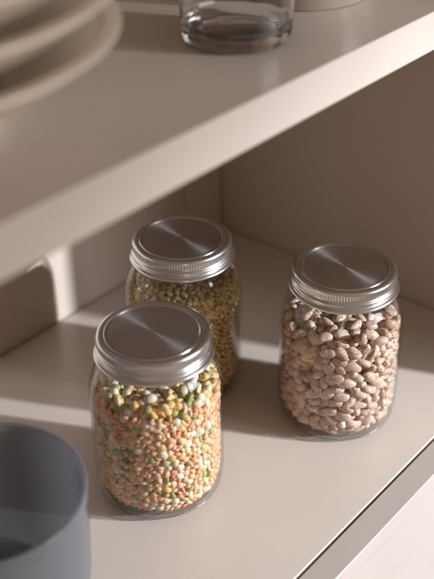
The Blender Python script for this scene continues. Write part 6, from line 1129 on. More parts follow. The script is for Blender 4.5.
DATA_GRAIN = ([
-10,-311,928, -343,-109,894, -360,-61,859, -320,123,915, -209,-286,865, -217,-310,818, -370,-77,735, -115,-8,947, -179,233,937, 283,-86,938, -12,-129,943, 
145,-136,950, -353,21,912, -309,-164,894, -346,-154,840, 23,62,949, 11,-81,953, -150,-326,898, -118,-360,324, -367,-96,838, -269,176,912, -236,-264,915, 
-188,-329,828, -271,6,931, -359,-119,409, -256,-276,265, -204,-318,246, -333,-178,739, -47,-358,891, -345,-36,912, -210,-313,443, -93,-315,911, 227,-212,922, 
-306,-222,515, -163,10,929, -327,-185,262, -249,-287,428, -19,-188,932, 76,-127,931, -329,-187,842, -253,-275,209, -354,-130,704, -297,-236,810, -127,-358,827, 
-145,-139,941, -326,189,833, -291,-242,847, 216,-125,939, -276,-261,229, -279,-252,369, -327,-193,504, -365,-99,491, -273,-258,698, -172,-337,738, -90,-368,810, 
102,-102,934, 251,107,930, -73,-254,926, -373,-74,548, -104,-365,620, -296,-240,636, 194,-238,915, 61,-349,891, -143,-350,276, -368,-95,784, -266,-48,918, 
81,-167,929, -273,-265,814, -320,-147,867, -269,-244,897, -215,-308,201, -301,-226,360, -280,-253,606, -356,-129,771, -96,117,932, -371,-70,322, -359,-124,737, 
-374,46,833, -79,220,937, -157,51,934, -154,-348,772, 235,-160,928, -208,-133,930, 48,-378,837, -142,-212,934, -250,99,930, 243,180,917, -329,-192,654, 
-156,-345,808, -377,-35,787, 228,-38,937, -99,296,925, -346,94,889, 25,-23,947, -347,-155,436, -302,-233,466, -48,155,933, -239,-286,818, -50,116,934, 
58,-323,910, 265,20,922, -217,162,921, 111,-277,912, -332,-181,231, -35,-11,937, -105,-76,946, -156,-42,931, -379,-17,825, -44,-377,832, 167,313,912, 
-251,-166,929, -184,-326,197, -311,-211,425, -287,-248,570, -122,-353,722, -246,-218,910, -204,221,920, -98,52,936, -358,-123,545, -327,-195,450, -296,-238,541, 
-18,-376,597, -342,-158,647, 198,37,935, -9,-220,930, -348,-72,902, -221,-310,757, 289,-200,908, -352,3,871, -209,-287,916, -176,-337,317, -350,-148,379, 
-127,-359,527, -263,-277,596, -330,-187,703, -201,-321,787, 132,-322,905, -183,181,931, -128,131,932, 185,161,926, -368,-70,465, -138,-353,406, -58,-374,357, 
-82,-370,462, -264,-275,759, -369,-89,693, -42,-378,769, 32,172,940, 115,-48,941, -372,-70,809, -331,-185,812, -95,-208,925, 14,-376,818, -182,-297,902, 
-142,-354,367, -377,-39,367, -192,-328,547, -171,-335,492, -316,-211,557, -254,-273,628, -206,-320,729, -189,-44,930, 1,-368,869, 144,-163,932, -313,205,858, 
-364,-98,208, -235,-298,253, -200,-321,365, -298,-227,394, -257,-271,473, -378,-39,552, -342,-164,686, -354,-143,806, -21,-251,920, -205,-14,927, -259,-254,840, 
-78,-374,846, -193,66,932, -3,275,917, 194,7,924, -338,-177,294, -348,-148,320, -371,-87,519, -194,-320,578, -234,-301,722, -112,-42,928, 201,-72,927, 
-230,230,902, -297,-198,891, -153,-340,213, -169,-335,378, -375,14,585, -280,-256,517, -335,-181,551, -347,-157,601, -256,-280,676, -81,-99,943, 200,282,910, 
-138,-278,918, -319,-104,920, -297,-239,274, -365,-97,303, -324,-198,316, -369,-99,438, -379,0,548, -200,-319,499, -236,-300,595, -330,-185,624, -3,-382,785, 
222,-271,907, -355,-121,339, -336,-170,395, -240,-297,511, -352,-127,616, -272,-255,653, -267,-273,726, -314,-217,831, -349,-150,215, -380,-21,260, 
-240,-296,650, -354,-140,495, -142,-332,841, -56,-118,932, -109,-338,891, 183,-42,939, -350,51,884, -278,-224,869, -281,40,926, 24,-243,924, -63,-312,925, 
-206,-296,152, -330,-181,201, -372,-58,266, 50,-375,333, -267,-271,344, -66,-374,300, -194,-327,467, 9,-381,479, -134,-355,673, -380,26,666, -60,-376,731, 
-30,-338,908, 148,244,915, -249,-267,885, 125,328,909, -301,-127,925, -277,-251,194, -347,-136,246, -360,-126,286, -307,-227,328, -366,-99,381, -102,-367,414, 
-367,-103,596, -305,-228,736, -88,174,930, -339,162,810, 90,106,933, -314,-210,793, 90,-259,929, -233,-280,182, -316,-214,247, -371,-79,416, -68,-376,432, 
-250,-286,565, -216,-314,616, -106,-360,693, -94,-364,739, -379,11,775, -286,-251,777, 245,-242,906, -223,269,909, -379,12,813, -33,312,915, 120,289,911, 
102,-16,938, -301,-206,154, -365,-91,269, -279,-261,281, -83,-371,328, -271,-270,400, -378,-18,434, -334,-183,342, -341,-156,467, -160,-344,650, -354,-131,580, 
-10,-381,552, -105,-367,780, -379,-19,688, -301,-236,705, -113,-335,859, -368,77,839, -341,-172,788, -380,-48,828, 64,148,927, 94,208,929, 115,-239,928, 
-126,-250,931, 119,-201,923, -370,61,189, -349,-154,273, -169,-336,258, -244,-284,394, -145,-342,590, -377,55,592, -43,-376,575, -282,-247,742, 43,-118,922, 
197,-328,829, 142,90,923, 121,10,939, -290,218,906, 36,259,919, 301,78,917, -116,-344,150, 11,-378,253, -99,-366,284, -225,-303,381, -227,-305,485, -371,64,519, 
-378,-31,585, -146,-352,705, -228,-297,787, -213,313,841, -260,274,835, -378,43,798, -80,-345,870, 140,-106,938, -289,-187,860, 85,-361,864, -140,-354,243, 
-105,-366,235, -292,-233,241, 103,-361,328, -195,-327,280, -378,-49,441, -214,-316,303, 119,-358,437, -381,-33,404, -32,-379,437, -215,-312,527, -373,-52,614, 
-302,-225,766, -191,-174,913, -326,-197,764, 49,222,920, 51,-226,918, 174,110,931, 201,-180,924, -153,-305,918, -358,-63,155, -365,-109,244, -231,-305,328, 
-196,-328,415, -373,-43,486, -272,-263,435, -376,1,469, -378,-47,518, -116,-360,586, -97,-366,506, -63,-376,522, -95,-369,660, -183,-335,704, -370,-87,659, 
-316,-214,690, 168,-216,911, 94,164,925, -259,-282,792, -348,38,854, -316,9,910, -356,104,852, -197,-311,851, 168,-309,903, -21,105,944, -303,87,911, 
-151,334,907, -233,-276,150, -186,-318,161, -234,-293,300, -165,-340,414, -265,-266,546, -181,-324,662, -368,77,698, -373,-47,753, 125,-357,826, -378,46,764, 
-244,-182,901, -10,-379,226, -373,60,367, -381,14,399, -53,-378,388, -376,-10,516, -93,-369,539, 40,-378,508, -372,43,625, -345,-152,545, 118,-360,610, 
-73,-374,634, -358,-120,644, -381,6,741, -30,-141,918, -379,-50,708, -35,-379,706, 72,53,931, -184,125,926, -220,-102,913, 65,-195,925, -291,-34,906, 
-283,-237,162, -347,-127,162, -312,-216,215, 90,-370,282, 6,-372,290, -269,-262,315, -222,-306,413, -75,-374,681, -362,-113,676, 80,237,922, -88,-135,935, 
-380,-6,318, -347,150,328, -12,-379,404, -134,-350,496, -355,-127,469, -278,-258,488, -163,-338,616, -305,-224,584, -167,-338,569, -370,82,666, -332,183,735, 
-369,-58,678, 86,-370,833, 89,-329,901, 357,40,903, -28,-54,939, 162,-325,878, 17,-364,164, -379,15,249, -379,-3,284, -48,-379,238, -326,-200,364, -289,-239,306, 
-283,-246,414, -380,-26,633, -374,39,699, -226,-261,840, -187,43,917, 254,-270,888, -180,-273,920, -340,-154,183, -359,115,230, -140,-354,467, -134,-349,624, 
37,-378,425, -205,-299,555, -191,-323,608, -375,-66,641, -88,-349,835, -7,28,938, 259,-56,932, -369,78,794, 30,-281,915, -237,-64,921, -162,-335,177, 
-297,-220,183, -367,-76,238, -375,70,272, -367,-92,348, 10,-377,362, -367,92,464, -359,-56,574, -288,-236,676, -124,172,920, 171,-178,933, 26,-197,925, 
-149,104,923, -259,-250,140, -65,-352,152, -22,-380,274, -380,-34,331, -241,-289,357, -374,60,445, -318,-200,393, -240,-294,460, -375,38,417, -326,-191,577, 
28,-379,724, -306,-216,660, -46,-281,914, -23,347,910, 231,-90,934, -168,-139,918, -129,-174,936, 276,161,909, -83,-372,256, -373,-39,298, 37,-374,302, 
-330,-186,420, 68,-371,489, -378,6,708, -15,-380,633, -202,-74,917, -63,-321,894, -140,212,920, 321,-101,914, -242,-235,106, -277,-220,131, -30,-377,201, 
-375,-58,211, 41,-374,268, -377,27,304, -375,21,364, -340,-148,350, -233,-282,537, -141,-353,562, -314,-214,629, -101,254,910, 258,-187,916, 42,-380,794, 
-266,-206,891, -40,55,939, 57,307,903, 187,189,912, -314,-127,896, -24,-361,146, -150,-329,147, -82,-336,125, -51,-362,180, -172,-324,345, -368,100,531, 
-77,-373,596, -368,94,589, 14,-378,612, -231,-301,690, -82,-373,766, -363,113,787, -368,88,758, -167,-221,912, -147,-162,917, -371,-15,173, -365,75,225, 
-280,-250,458, -22,-374,371, -350,147,369, -374,69,549, -163,-343,543, -64,-375,493, -198,-305,641, -302,-201,719, 11,-381,687, -349,146,778, -120,-116,933, 
-1,-382,752, 27,-357,878, -11,-369,835, -256,125,918, 205,-297,892, -309,164,899, -202,-320,337, -144,-350,438, -111,-358,385, -247,-265,507, -378,-12,608, 
-184,-331,635, -376,-4,653, 98,-363,696, -16,-380,671, -204,-314,699, -2,161,926, 96,27,931, -215,-210,907, 152,11,926, 270,66,906, -239,-31,916, -186,-111,927, 
-356,-98,168, -310,-181,176, -114,-359,446, -381,-6,350, -376,58,318, -379,18,445, 57,-378,456, 47,-379,602, -40,-367,646, -336,-96,842, -128,71,923, 7,90,934, 
317,23,911, -57,-379,801, -207,-247,916, 141,-288,908, -366,105,822, 199,250,906, -133,-347,188, -372,-22,204, 68,-366,201, -361,103,285, -373,68,398, 
2,-379,519, -163,-338,458, -371,23,524, -85,-366,569, 152,-347,614, -355,119,609, -343,167,683, 45,-378,662, -321,200,684, -101,208,914, -273,89,911, 
-46,209,935, -288,-140,902, -259,-117,903, 72,-285,908, -66,12,934, -363,14,155, -372,9,208, 42,-379,372, -109,-358,477, -370,94,498, -34,-376,505, 131,-356,708, 
14,5,931, -354,136,730, 63,-89,926, 140,-348,744, -176,-294,870, -2,-342,884, 221,-305,829, 165,209,894, -306,174,860, -155,142,916, -18,-371,176, -95,-364,208, 
-370,94,431, -317,-181,476, -360,111,646, -157,-334,681, 145,49,930, -309,-138,106, -380,37,229, -367,-44,239, -144,-346,307, 57,-377,573, 103,-362,660, 
-286,-3,905, -166,-314,849, 53,112,924, -368,29,182, -243,-277,326, 156,-347,393, -373,80,635, 13,-377,651, -3,-382,719, 267,-268,828, 74,-373,782, 
-146,-191,916, 291,192,906, -141,-314,869, -67,44,934, 194,-269,893, 207,125,918, -312,35,915, -212,-276,127, -331,-131,134, -317,-173,146, -52,-373,269, 
-371,-61,393, -371,93,376, 24,-376,454, -337,176,520, -362,-99,627, -372,74,730, -350,-121,826, 105,-366,797, -69,315,915, -123,-309,903, 322,-135,899, 
-379,-10,382, -337,-171,524, -350,147,506, 92,-367,539, 171,-338,799, 55,-378,749, -258,-149,901, 69,-255,911, 85,-221,917, -251,-87,905, 209,66,927, 
243,224,908, -189,-274,103, -256,-262,167, -143,-337,335, -28,-380,303, 139,-354,314, -316,209,462, 26,-371,396, 150,-351,453, 125,-353,553, 12,-375,578, 
-314,-203,600, -155,-108,920, -330,188,787, 250,-124,927, 142,-258,916, 53,-61,938, 46,4,940, -297,-187,126, -358,53,151, -331,-151,157, 37,-367,194, 
-365,-76,188, -82,-364,179, -222,-288,225, -48,-374,327, -371,88,313, -155,-342,518, 26,-378,549, -43,-366,680, -53,-167,920, -215,77,914, 4,308,912, 
-126,267,918, -183,-302,129, 82,-364,385, -93,-361,353, -13,-378,343, -60,-362,549, -347,149,571, -184,-315,760, -345,-136,671, 87,-370,738, 138,-76,927, 
154,-334,825, -53,-349,851, 29,-164,921, -115,315,911, 314,109,904, -239,27,925, -73,-363,229, -164,-330,290, -333,175,224, -82,-367,378, -352,141,642, 
80,-374,598, 66,-376,636, -375,-17,758, -30,-370,738, -101,-257,912, -169,301,896, 218,206,906, -153,-248,914, 126,-130,919, -269,-199,107, -360,98,203, 
-126,-355,216, -173,-319,229, -336,176,654, -367,105,727, -241,-281,743, -19,-81,929, 311,-199,883, -282,-69,899, -287,193,883, -349,-5,835, 191,220,906, 
125,156,912, -338,142,225, 102,-361,249, -374,42,497, -369,71,340, 45,-368,692, 29,-377,762, 73,-39,936, 117,-327,874, 14,-317,904, 86,291,894, 50,-350,855, 
50,354,893, -75,-55,942, -140,299,907, -331,-84,111, 58,-377,401, 97,-366,413, -30,-370,534, -372,52,654, -361,118,701, -119,-82,918, -228,187,902, -188,158,906, 
-218,114,915, -41,-218,913, 302,-168,899, -361,-25,146, -362,-46,187, 75,-370,235, 139,-352,251, -335,178,253, 130,-360,356, -361,122,391, -359,120,577, 
-359,122,453, -352,127,546, -333,183,582, -242,-275,704, -79,-359,708, 67,-370,715, -65,-199,915, -323,58,897, -113,33,918, 172,72,925, -47,272,915, 
-144,-316,119, -343,-58,126, -290,-205,263, -346,154,271, -357,133,292, -10,-362,456, -334,178,449, -378,11,496, -355,130,676, -201,-304,672, 169,-337,753, 
16,-54,935, -34,86,929, 332,65,898, 292,36,920, 283,-116,918, -288,-166,100, 117,-363,383, -174,-323,436, -346,149,475, -300,-208,487, 98,-361,506, 
-336,-162,497, 59,-376,541, -88,-173,921, 131,-331,848, -182,257,908, -20,-332,99, 10,-355,131, -350,3,123, -340,-122,194, -114,-345,258, -324,198,365, 
-307,221,384, -360,99,344, 8,-363,425, -288,-228,438, -178,-319,522, -117,-355,649, 146,122,915, -278,-175,891, -52,-37,935, 138,-354,791, -2,241,914, 
-187,95,916, -334,156,164, 22,-376,219, -294,-209,300, -343,147,441, -45,-364,468, 152,-349,491, -27,184,922, 161,158,905, -313,150,839, -68,193,926, 
-19,218,927, -78,283,907, -13,61,927, -251,150,902, 34,-331,885, -348,-28,117, -346,95,143, -339,-101,138, 166,-334,192, 97,-364,217, 163,-342,225, 184,-326,247, 
-359,118,318, -340,147,407, -318,208,426, -47,-362,609, -369,38,734, 37,-372,632, 99,-66,922, 100,-367,767, 29,149,919, 103,80,919, -70,248,924, 229,35,918, 
-259,238,893, -326,119,884, -317,-42,898, -210,-304,277, -375,28,334, -272,-239,337, -359,-72,368, -357,122,421, -366,62,477, 105,-367,478, -366,37,560, 
188,-329,636, -221,-284,626, -371,-33,658, -22,-348,856, -66,347,893, -158,-295,103, -345,59,121, -357,88,171, -331,173,386, 125,-350,520, 193,-326,556, 
-362,-28,729, -151,-71,912, 76,334,898, -220,10,909, -157,273,918, -298,229,506, 139,-355,582, -2,-29,929, -305,230,839, -191,304,871, -331,158,196, 56,-365,171, 
89,-360,174, -363,40,274, -322,-170,369, -214,-298,352, -336,182,335, -346,-115,366, -370,31,471, -352,117,486, -331,-140,516, -324,198,491, -289,-221,610, 
128,-348,674, -330,193,628, -309,214,747, -36,21,927, -156,178,909, -332,-155,768, -247,60,911, 348,101,892, 18,123,928, -364,57,249, -284,-223,212, 
-294,239,328, -324,202,289, 182,-334,446, 187,-323,497, -315,212,598, -111,-350,555, -344,160,601, -68,-142,914, -288,60,903, -24,-368,802, 5,206,911, 
104,263,905, -80,-282,901, -327,-50,99, -216,-253,98, -116,-325,125, 109,-355,299, 188,-327,350, -265,273,413, -197,-284,820, 203,-144,914, -253,-1,901, 
221,94,911, -335,-23,867, 28,330,900, -337,-12,895, -102,-342,181, -330,177,305, 164,-343,332, -191,-305,391, -334,180,552, -310,223,536, 159,-341,659, 
-329,-138,740, -120,-342,771, -293,239,711, 288,-138,902, -99,86,920, 75,1,924, 164,266,904, -291,136,904, -60,-328,101, 220,-312,267, 15,-367,329, -74,-364,406, 
157,-340,549, 186,-334,528, 223,-306,656, -153,-320,789, -331,-155,714, -351,23,822, -25,-307,897, -19,133,929, -75,106,913, 284,95,897, -5,-280,913, 
-209,-265,891, -312,-109,98, 135,-343,172, -342,120,168, 115,-356,196, -367,-13,233, 121,-358,274, 191,-331,279, 160,-345,362, 70,-367,429, 223,-309,565, 
-298,-207,455, -354,94,558, -316,-163,571, 188,-113,927, -50,-89,932, -342,77,863, -94,-317,100, 77,-353,147, 218,-309,304, 200,-316,468, -335,-125,438, 
-296,238,610, 110,-360,578, 156,-349,693, -104,-330,738, -339,-111,790, -291,244,764, -89,-4,929, 121,-168,912, 352,-40,888, 244,130,907, -297,233,245, 
-294,239,213, -354,-46,339, -285,243,295, -350,-97,460, -342,-109,516, -273,261,657, -306,217,659, 179,-329,684, 164,-344,722, -181,-197,896, 124,62,911, 
-58,-14,915, 33,-86,929, -227,-148,910, 172,-140,925, 148,-186,908, 225,-8,918, 28,292,907, -285,-214,836, -313,-163,838, 344,-106,896, 102,316,892, 44,-359,141, 
-330,141,137, -239,-261,296, -305,228,277, -298,-201,339, -355,-78,604, -296,237,802, 113,194,908, 289,-245,817, -317,212,812, -322,-127,844, -328,-88,867, 
17,-333,106, -331,29,103, 193,-319,214, -315,205,258, -322,204,231, 69,-368,260, -263,273,232, -264,-248,254, 222,-306,411, 212,-316,371, -298,233,476, 
-267,267,720, 198,-321,717, 73,-359,668, -195,-141,900, -353,-62,776, 335,21,884, -113,-149,923, -174,211,913, -246,-243,867, -342,-51,884, -87,147,917, 
-45,-363,413, 238,-297,599, -206,-41,906, -118,-1,916, -286,253,828, -125,-307,98, 46,-362,235, 219,-307,234, -308,-186,286, -356,-68,292, 164,-334,302, 
-317,-153,303, -316,209,332, 191,-326,396, -361,9,623, -319,-172,599, 196,-323,747, -119,-344,801, -316,88,879, 178,-22,920, 225,250,889, 301,-49,920, 
-318,-79,894, 69,189,920, 327,-30,904, -320,196,204, -354,92,253, 157,-331,272, 74,-365,311, -116,-342,357, -284,251,394, -306,212,627, 217,-314,686, 
-347,-94,722, 115,121,915, -311,216,778, 169,-54,916, 290,10,895, -299,-191,823, 203,-318,800, 145,-41,928, 327,144,888, 297,-20,909, -300,220,180, -348,128,199, 
-328,-137,278, 235,-299,325, -360,-27,460, -330,-130,394, -278,254,492, -357,96,407, 169,-338,579, 212,-314,533, -344,-93,758, -178,-59,906, -125,-215,911, 
-257,204,892, 49,71,930, 11,-110,933, 170,290,890, -110,334,889, -311,143,873, 363,9,883, -25,-363,251, -286,244,541, 216,-314,497, -348,-92,571, -305,-189,535, 
-17,-365,485, -326,-132,564, 158,-337,517, -273,261,625, -315,204,565, -151,-324,716, 211,-316,769, 17,-118,906, 247,-288,809, -238,294,818, -342,124,814, 
-64,73,920, -355,-35,843, 170,240,889, 255,246,892, 132,-335,141, -297,-196,203, 148,-348,424, 245,-290,385, -269,271,377, 214,-311,442, -347,-88,540, 
173,-331,418, 181,-329,605, -197,192,904, 26,228,898, 39,-302,888, 345,-9,893, -333,23,890, -314,183,174, -301,204,147, -338,-111,225, 234,-294,355, 
122,-345,407, 36,-365,478, -293,232,575, 210,-312,611, -315,-169,665, 92,-355,630, -137,-336,745, 220,-303,740, -255,-253,785, 107,-298,885, -125,348,863, 
226,160,896, -198,285,896, -185,-312,301, -270,261,348, -316,-167,448, -252,-258,381, -275,262,570, -221,-281,670, -312,-179,784, -162,-161,892, -238,95,903, 
-245,248,845, 191,-242,882, -306,-103,846, 15,-351,844, 252,96,902, 16,357,882, 108,-344,156, -339,-122,308, -226,-276,272, -328,176,418, -356,-63,504, 
-254,-254,576, -272,267,521, -354,73,611, 233,-295,712, 50,28,917, 50,-25,920, 157,-308,842, -341,-77,802, -228,-238,891, 196,-295,845, 50,-330,100, 
-314,108,100, 162,-324,161, -319,-154,248, -267,272,281, -290,243,366, 254,-277,454, -276,-230,499, -348,36,604, -231,-264,602, -305,-193,677, -255,281,587, 
251,-283,745, -210,-176,890, -124,105,903, -311,210,717, 152,324,889, 102,344,879, 172,-85,922, -299,112,888, -210,281,871, -330,-12,97, 195,-319,181, 
138,-336,201, -319,-146,213, 249,-285,224, -217,-248,348, 246,-292,292, 240,-293,499, -282,256,460, -219,-279,575, 245,-282,571, -150,-311,751, -282,233,677, 
34,-348,815, 58,-146,905, -270,32,900, 19,42,922, -218,-258,800, 255,-94,914, -329,-56,853, 233,-299,773, 181,-308,818, 218,-232,893, -28,255,900, 197,154,900, 
-38,-327,874, 220,-270,843, 171,35,911, -313,173,143, -44,-335,130, -1,-362,202, -116,-339,296, -18,-356,317, -291,-197,568, 243,-291,531, 78,-354,572, 
252,-281,685, -13,-165,908, -222,-259,767, -118,-324,824, -149,-12,908, 140,189,893, -159,-309,819, -334,64,839, 182,-171,900, -188,12,905, 202,-205,897, 
71,83,912, -232,261,874, 63,-362,811, -132,357,830, -256,-224,848, -292,-101,906, 67,-340,120, -355,66,297, -85,-346,307, -144,-321,364, -220,-279,432, 
-252,285,444, -240,-257,449, -355,-13,489, 102,-350,362, -356,3,408, -90,-348,432, 98,-344,459, -354,9,675, -131,-56,897, -38,-184,901, -319,176,705, 
-127,196,896, -56,-352,789, 164,-274,887, 130,264,889, -289,-146,843, 316,-204,842, 141,-301,879, -267,273,801, -206,249,887, 216,-298,162, -43,-357,219, 
-182,-295,186, 227,-294,469, -308,192,396, -318,171,278, 244,-288,258, -343,121,341, -219,-271,473, -197,-295,477, -275,-220,470, -350,-71,438, -251,284,638, 
-269,-230,531, 128,-342,641, -250,284,669, -334,140,698, 45,-117,890, 133,-267,888, 171,-3,900, -323,-105,817, -48,-63,918, -348,-63,707, 18,-148,898, 
126,-21,919, -167,342,832, -324,-138,810, -267,119,889, 271,183,884, 98,-145,909, -295,-121,871, 272,217,887, -279,222,845, -142,324,879, -74,-226,900, 
186,-313,147, 219,-301,201, -273,239,177, -240,-228,334, -254,280,203, -240,-268,241, -71,-352,279, -88,-328,398, -201,-297,321, -340,-93,325, -259,-234,623, 
-325,-115,710, 228,-290,630, 69,-361,521, -328,-125,641, -202,-68,888, -331,151,747, -268,270,750, -330,94,835, 275,-260,786, -90,-337,786, 147,-145,903, 
-238,-237,817, -222,280,846, -240,-59,891, -307,185,808, 230,-124,900, -267,-237,812, -352,-38,812, 102,-251,902, 78,257,888, 191,73,905, -317,-77,832, 
173,129,906, -172,70,907, 266,-241,879, 280,122,907, -299,176,115, -296,-151,135, 100,-334,126, -265,-211,401, -252,-224,429, -284,-199,380, -211,-286,508, 
235,-291,434, -152,-302,585, -140,-299,553, -316,-154,420, -248,283,500, -256,277,542, -64,-352,662, -259,-215,583, -198,-270,652, -165,-296,616, -352,66,573, 
-354,26,649, -329,160,627, -326,-148,620, 47,-350,558, -114,-315,792, -28,-29,911, -46,96,902, -167,-252,862, -52,293,894, 233,-65,911, -7,-203,907, 69,-335,835, 
28,96,914, 135,226,890, -357,-6,792, 20,-361,785, -213,-238,865, 90,-184,904, 258,-155,905, 240,-36,909, -346,-63,829, 162,-245,896, -288,-155,872, 28,-248,892, 
-151,-295,893, 293,144,890, -323,75,105, 83,-320,104, -325,-69,153, -278,226,146, -151,-314,196, -181,-280,152, -357,43,212, 118,-341,224, -259,-238,221, 
-233,-237,274, 14,-356,496, -281,-180,465, -321,-94,440, -168,-294,370, -184,-289,241, -327,-72,304, -136,-318,426, -335,-24,623, -286,-166,432, -291,-179,360, 
-340,-111,270, -356,42,388, -314,-113,585, -288,-177,497, -353,67,421, -307,199,517, -355,-46,419, -232,-251,531, -333,-81,354, -349,-5,444, 209,-313,335, 
-302,-144,550, -164,-302,319, -269,246,430, -266,-200,547, -252,-257,415, -138,-331,538, -97,-317,582, -349,118,516, -262,277,474, -128,-322,570, 122,-340,482, 
-331,151,542, 32,-355,527, -195,-291,732, -264,-224,651, -333,-3,695, -91,-336,644, -276,-224,559, -283,-213,695, 100,-312,791, -85,84,893, -260,-216,719, 
-81,-39,913, -309,-143,782, -95,-114,913, -271,261,687, -93,54,901, -179,-293,795, -341,116,758, -139,20,913, -344,-88,672, -93,-324,816, 90,46,906, 
-299,-183,749, 96,152,894, 83,-124,891, -61,-355,753, -313,-78,804, -226,-115,888, -49,-247,900, 102,4,911, -131,-141,899, 80,120,907, -150,-199,891, 
-10,-340,825, 68,-352,757, 257,152,885, 2,-233,904, -310,-8,883, -44,234,912, 54,242,896, -80,-321,852, 256,37,892, -323,116,854, -319,53,865, -30,-108,916, 
-97,-309,880, 120,30,912, 52,-272,888, 243,-207,892, -295,196,834, -153,240,917, 71,-303,879, 320,-99,880, -130,244,895, 139,292,884, 333,-64,892, 118,-311,104, 
227,-243,107, -298,144,100, -255,210,96, -234,236,100, 151,-295,101, -226,-244,135, -315,110,133, 41,-329,136, 145,-315,122, -296,150,131, -312,-108,127, 
-236,259,127, -329,32,134, 205,-261,102, 166,-293,131, -128,-307,147, 198,-287,134, 107,-314,149, -262,254,151, -330,-31,140, 243,-275,153, -282,-179,152, 
-274,184,101, -288,163,162, 31,-332,168, -309,-122,158, -295,-154,169, -6,-330,128, 182,-284,106, -276,211,116, -93,-319,154, -263,249,207, 141,-302,150, 
-158,-290,135, 226,-267,128, -323,68,141, -335,1,152, -248,227,132, -219,-251,170, -36,-331,164, -250,-230,174, -321,-97,176, 176,-287,162, -306,134,158, 
-246,219,167, -153,-301,167, -330,64,173, -121,-310,180, -334,31,162, 116,-315,177, 75,-328,167, -276,185,138, -1,-332,155, -70,-326,177, -335,-29,172, 
-318,98,162, 200,-266,155, -240,-228,204, 120,-309,205, -344,4,180, -315,-140,185, -4,-336,185, -323,93,190, -118,-327,210, 57,-330,191, -336,33,191, 
-309,-116,202, -274,197,169, -248,-220,140, 146,-301,184, -230,244,163, -324,-63,184, 241,-277,188, -335,63,204, -189,-274,215, -255,260,182, -38,-332,199, 
-195,-268,183, -69,-345,203, -293,-165,203, 89,-328,199, 222,-248,154, 28,-332,200, -312,125,206, -265,-206,161, 180,-286,194, -295,151,188, 155,-306,215, 
-3,-334,217, -324,-88,208, -333,1,207, -92,-317,201, -293,-156,233, -344,-66,213, 67,-340,220, -62,-327,225, -261,205,197, -329,93,222, 125,-306,232, 
-336,-34,210, -291,185,198, -276,-186,180, -95,-339,227, -329,64,237, 30,-333,228, -314,116,235, -27,-333,245, 93,-317,226, -330,32,221, -355,26,237, 
-329,-85,249, -273,-190,225, 189,-282,226, -329,-53,235, -330,32,254, -288,209,224, -219,-257,208, -268,-196,286, 210,-265,187, -236,236,500, 130,-311,328, 
-178,-282,336, 76,-338,335, 197,-294,255, -339,33,348, 147,-297,609, -106,-314,237, -340,89,318, -318,-96,379, -276,-153,736, 216,-249,294, 211,-255,221, 
-235,266,429, 145,-298,301, 71,-324,246, -267,240,234, -92,-329,336, -210,-273,334, -135,-307,306, -324,-88,279, -5,-330,681, -302,150,226, -326,-59,418, 
7,-345,246, -312,111,309, -331,-57,269, -299,-141,398, 20,-331,411, -232,-239,238, 185,-278,710, -233,-243,483, -264,-208,194, -243,-228,301, -48,-329,270, 
-254,212,223, -318,-97,558, -138,-325,242, -226,246,256, -336,2,236, -337,39,516, -303,152,318, -162,-291,214, -336,-27,249, -235,238,194, 42,-334,260, 
-321,98,342, -297,-145,269, 223,-267,495, -333,62,271, -117,-322,503, -321,93,257, -335,21,316, 41,-341,321, -211,-256,503, 110,-321,253, 220,-249,390, 
158,-294,248, 72,-324,361, 124,-287,736, -146,-299,342, -263,226,340, 143,-324,244, -253,-216,245, 132,-304,274, -133,-304,219, -263,201,357, -4,-332,439, 
-208,-259,253, -301,-140,636, -299,-153,347, 31,-332,289, -335,47,484, -69,-326,426, 199,-276,304, 207,-279,435, -190,-274,304, -326,-70,464, -272,197,328, 
-309,-121,290, -278,-178,332, 51,-350,447, -267,-229,277, 19,-331,342, -303,132,257, -223,245,407, -249,222,255, 68,-330,704, 196,-279,485, -348,0,265, 
-270,193,401, -327,54,305, 70,-327,390, -273,191,253, -342,15,374, -19,-331,336, -101,-315,310, -260,170,738, -194,-258,733, -14,-315,736, -250,218,312, 
-133,-303,487, 113,-311,461, -233,238,228, 106,-313,310, 64,-325,423, -308,-127,231, -42,-331,637, -54,-348,249, -282,176,300, -5,-339,275, -330,31,405, 
-294,156,403, -326,58,617, -334,-41,302, -331,-19,335, -311,-119,496, 101,-319,282, -230,248,585, -252,222,584, -313,122,426, 76,-327,304, -323,164,354, 
-52,-328,298, 140,-307,562, -336,128,254, 165,-289,477, -284,-172,552, 196,-269,274, 211,-260,666, 208,-287,515, -330,-32,723, 212,-253,323, -224,-261,374, 
-310,154,521, -296,-185,409, 73,-331,504, 218,-276,335, -272,-197,663, 100,-318,376, -63,-336,355, -56,-342,323, 132,-332,294, -243,241,285, -332,-57,387, 
-291,178,344, -108,-315,276, -108,-323,671, -342,40,439, -331,-10,291, 150,-303,416, 101,-319,345, -312,-116,259, -89,-319,365, -266,238,516, 182,-282,535, 
-166,-290,718, -264,-206,354, -141,-314,271, -285,-173,263, -351,-11,310, 157,-312,349, -148,-297,246, -330,-16,468, -297,146,284, -158,-293,429, -334,75,398, 
-81,-329,254, -284,176,227, -232,249,332, -334,-82,492, -346,-20,365, -35,-343,436, -350,-33,274, -77,-321,285, -337,-86,407, -329,121,564, -191,-279,272, 
-118,-313,341, -304,158,435, -271,244,264, 168,-297,278, -277,-183,593, -298,-145,589, -259,255,313, -241,232,682, -314,-101,312, -240,273,259, 215,-254,460, 
-286,-171,298, 211,-231,740, -217,-232,735, -316,129,335, 82,-320,576, -340,0,525, -219,-250,632, -162,-292,287, -264,211,282, -195,-272,366, -30,-330,527, 
-176,-282,539, 31,-330,437, -237,-235,397, 10,-334,310, -324,84,289, -38,-330,464, -303,-137,717, -329,143,300, -312,48,736, -318,-43,755, -333,25,284, 
202,-267,358, 221,-272,246, 211,-253,520, -328,50,376, -263,205,464, 222,-284,279, -296,146,354, -301,-187,236, 214,-253,707, 43,-329,618, 82,-339,269, 
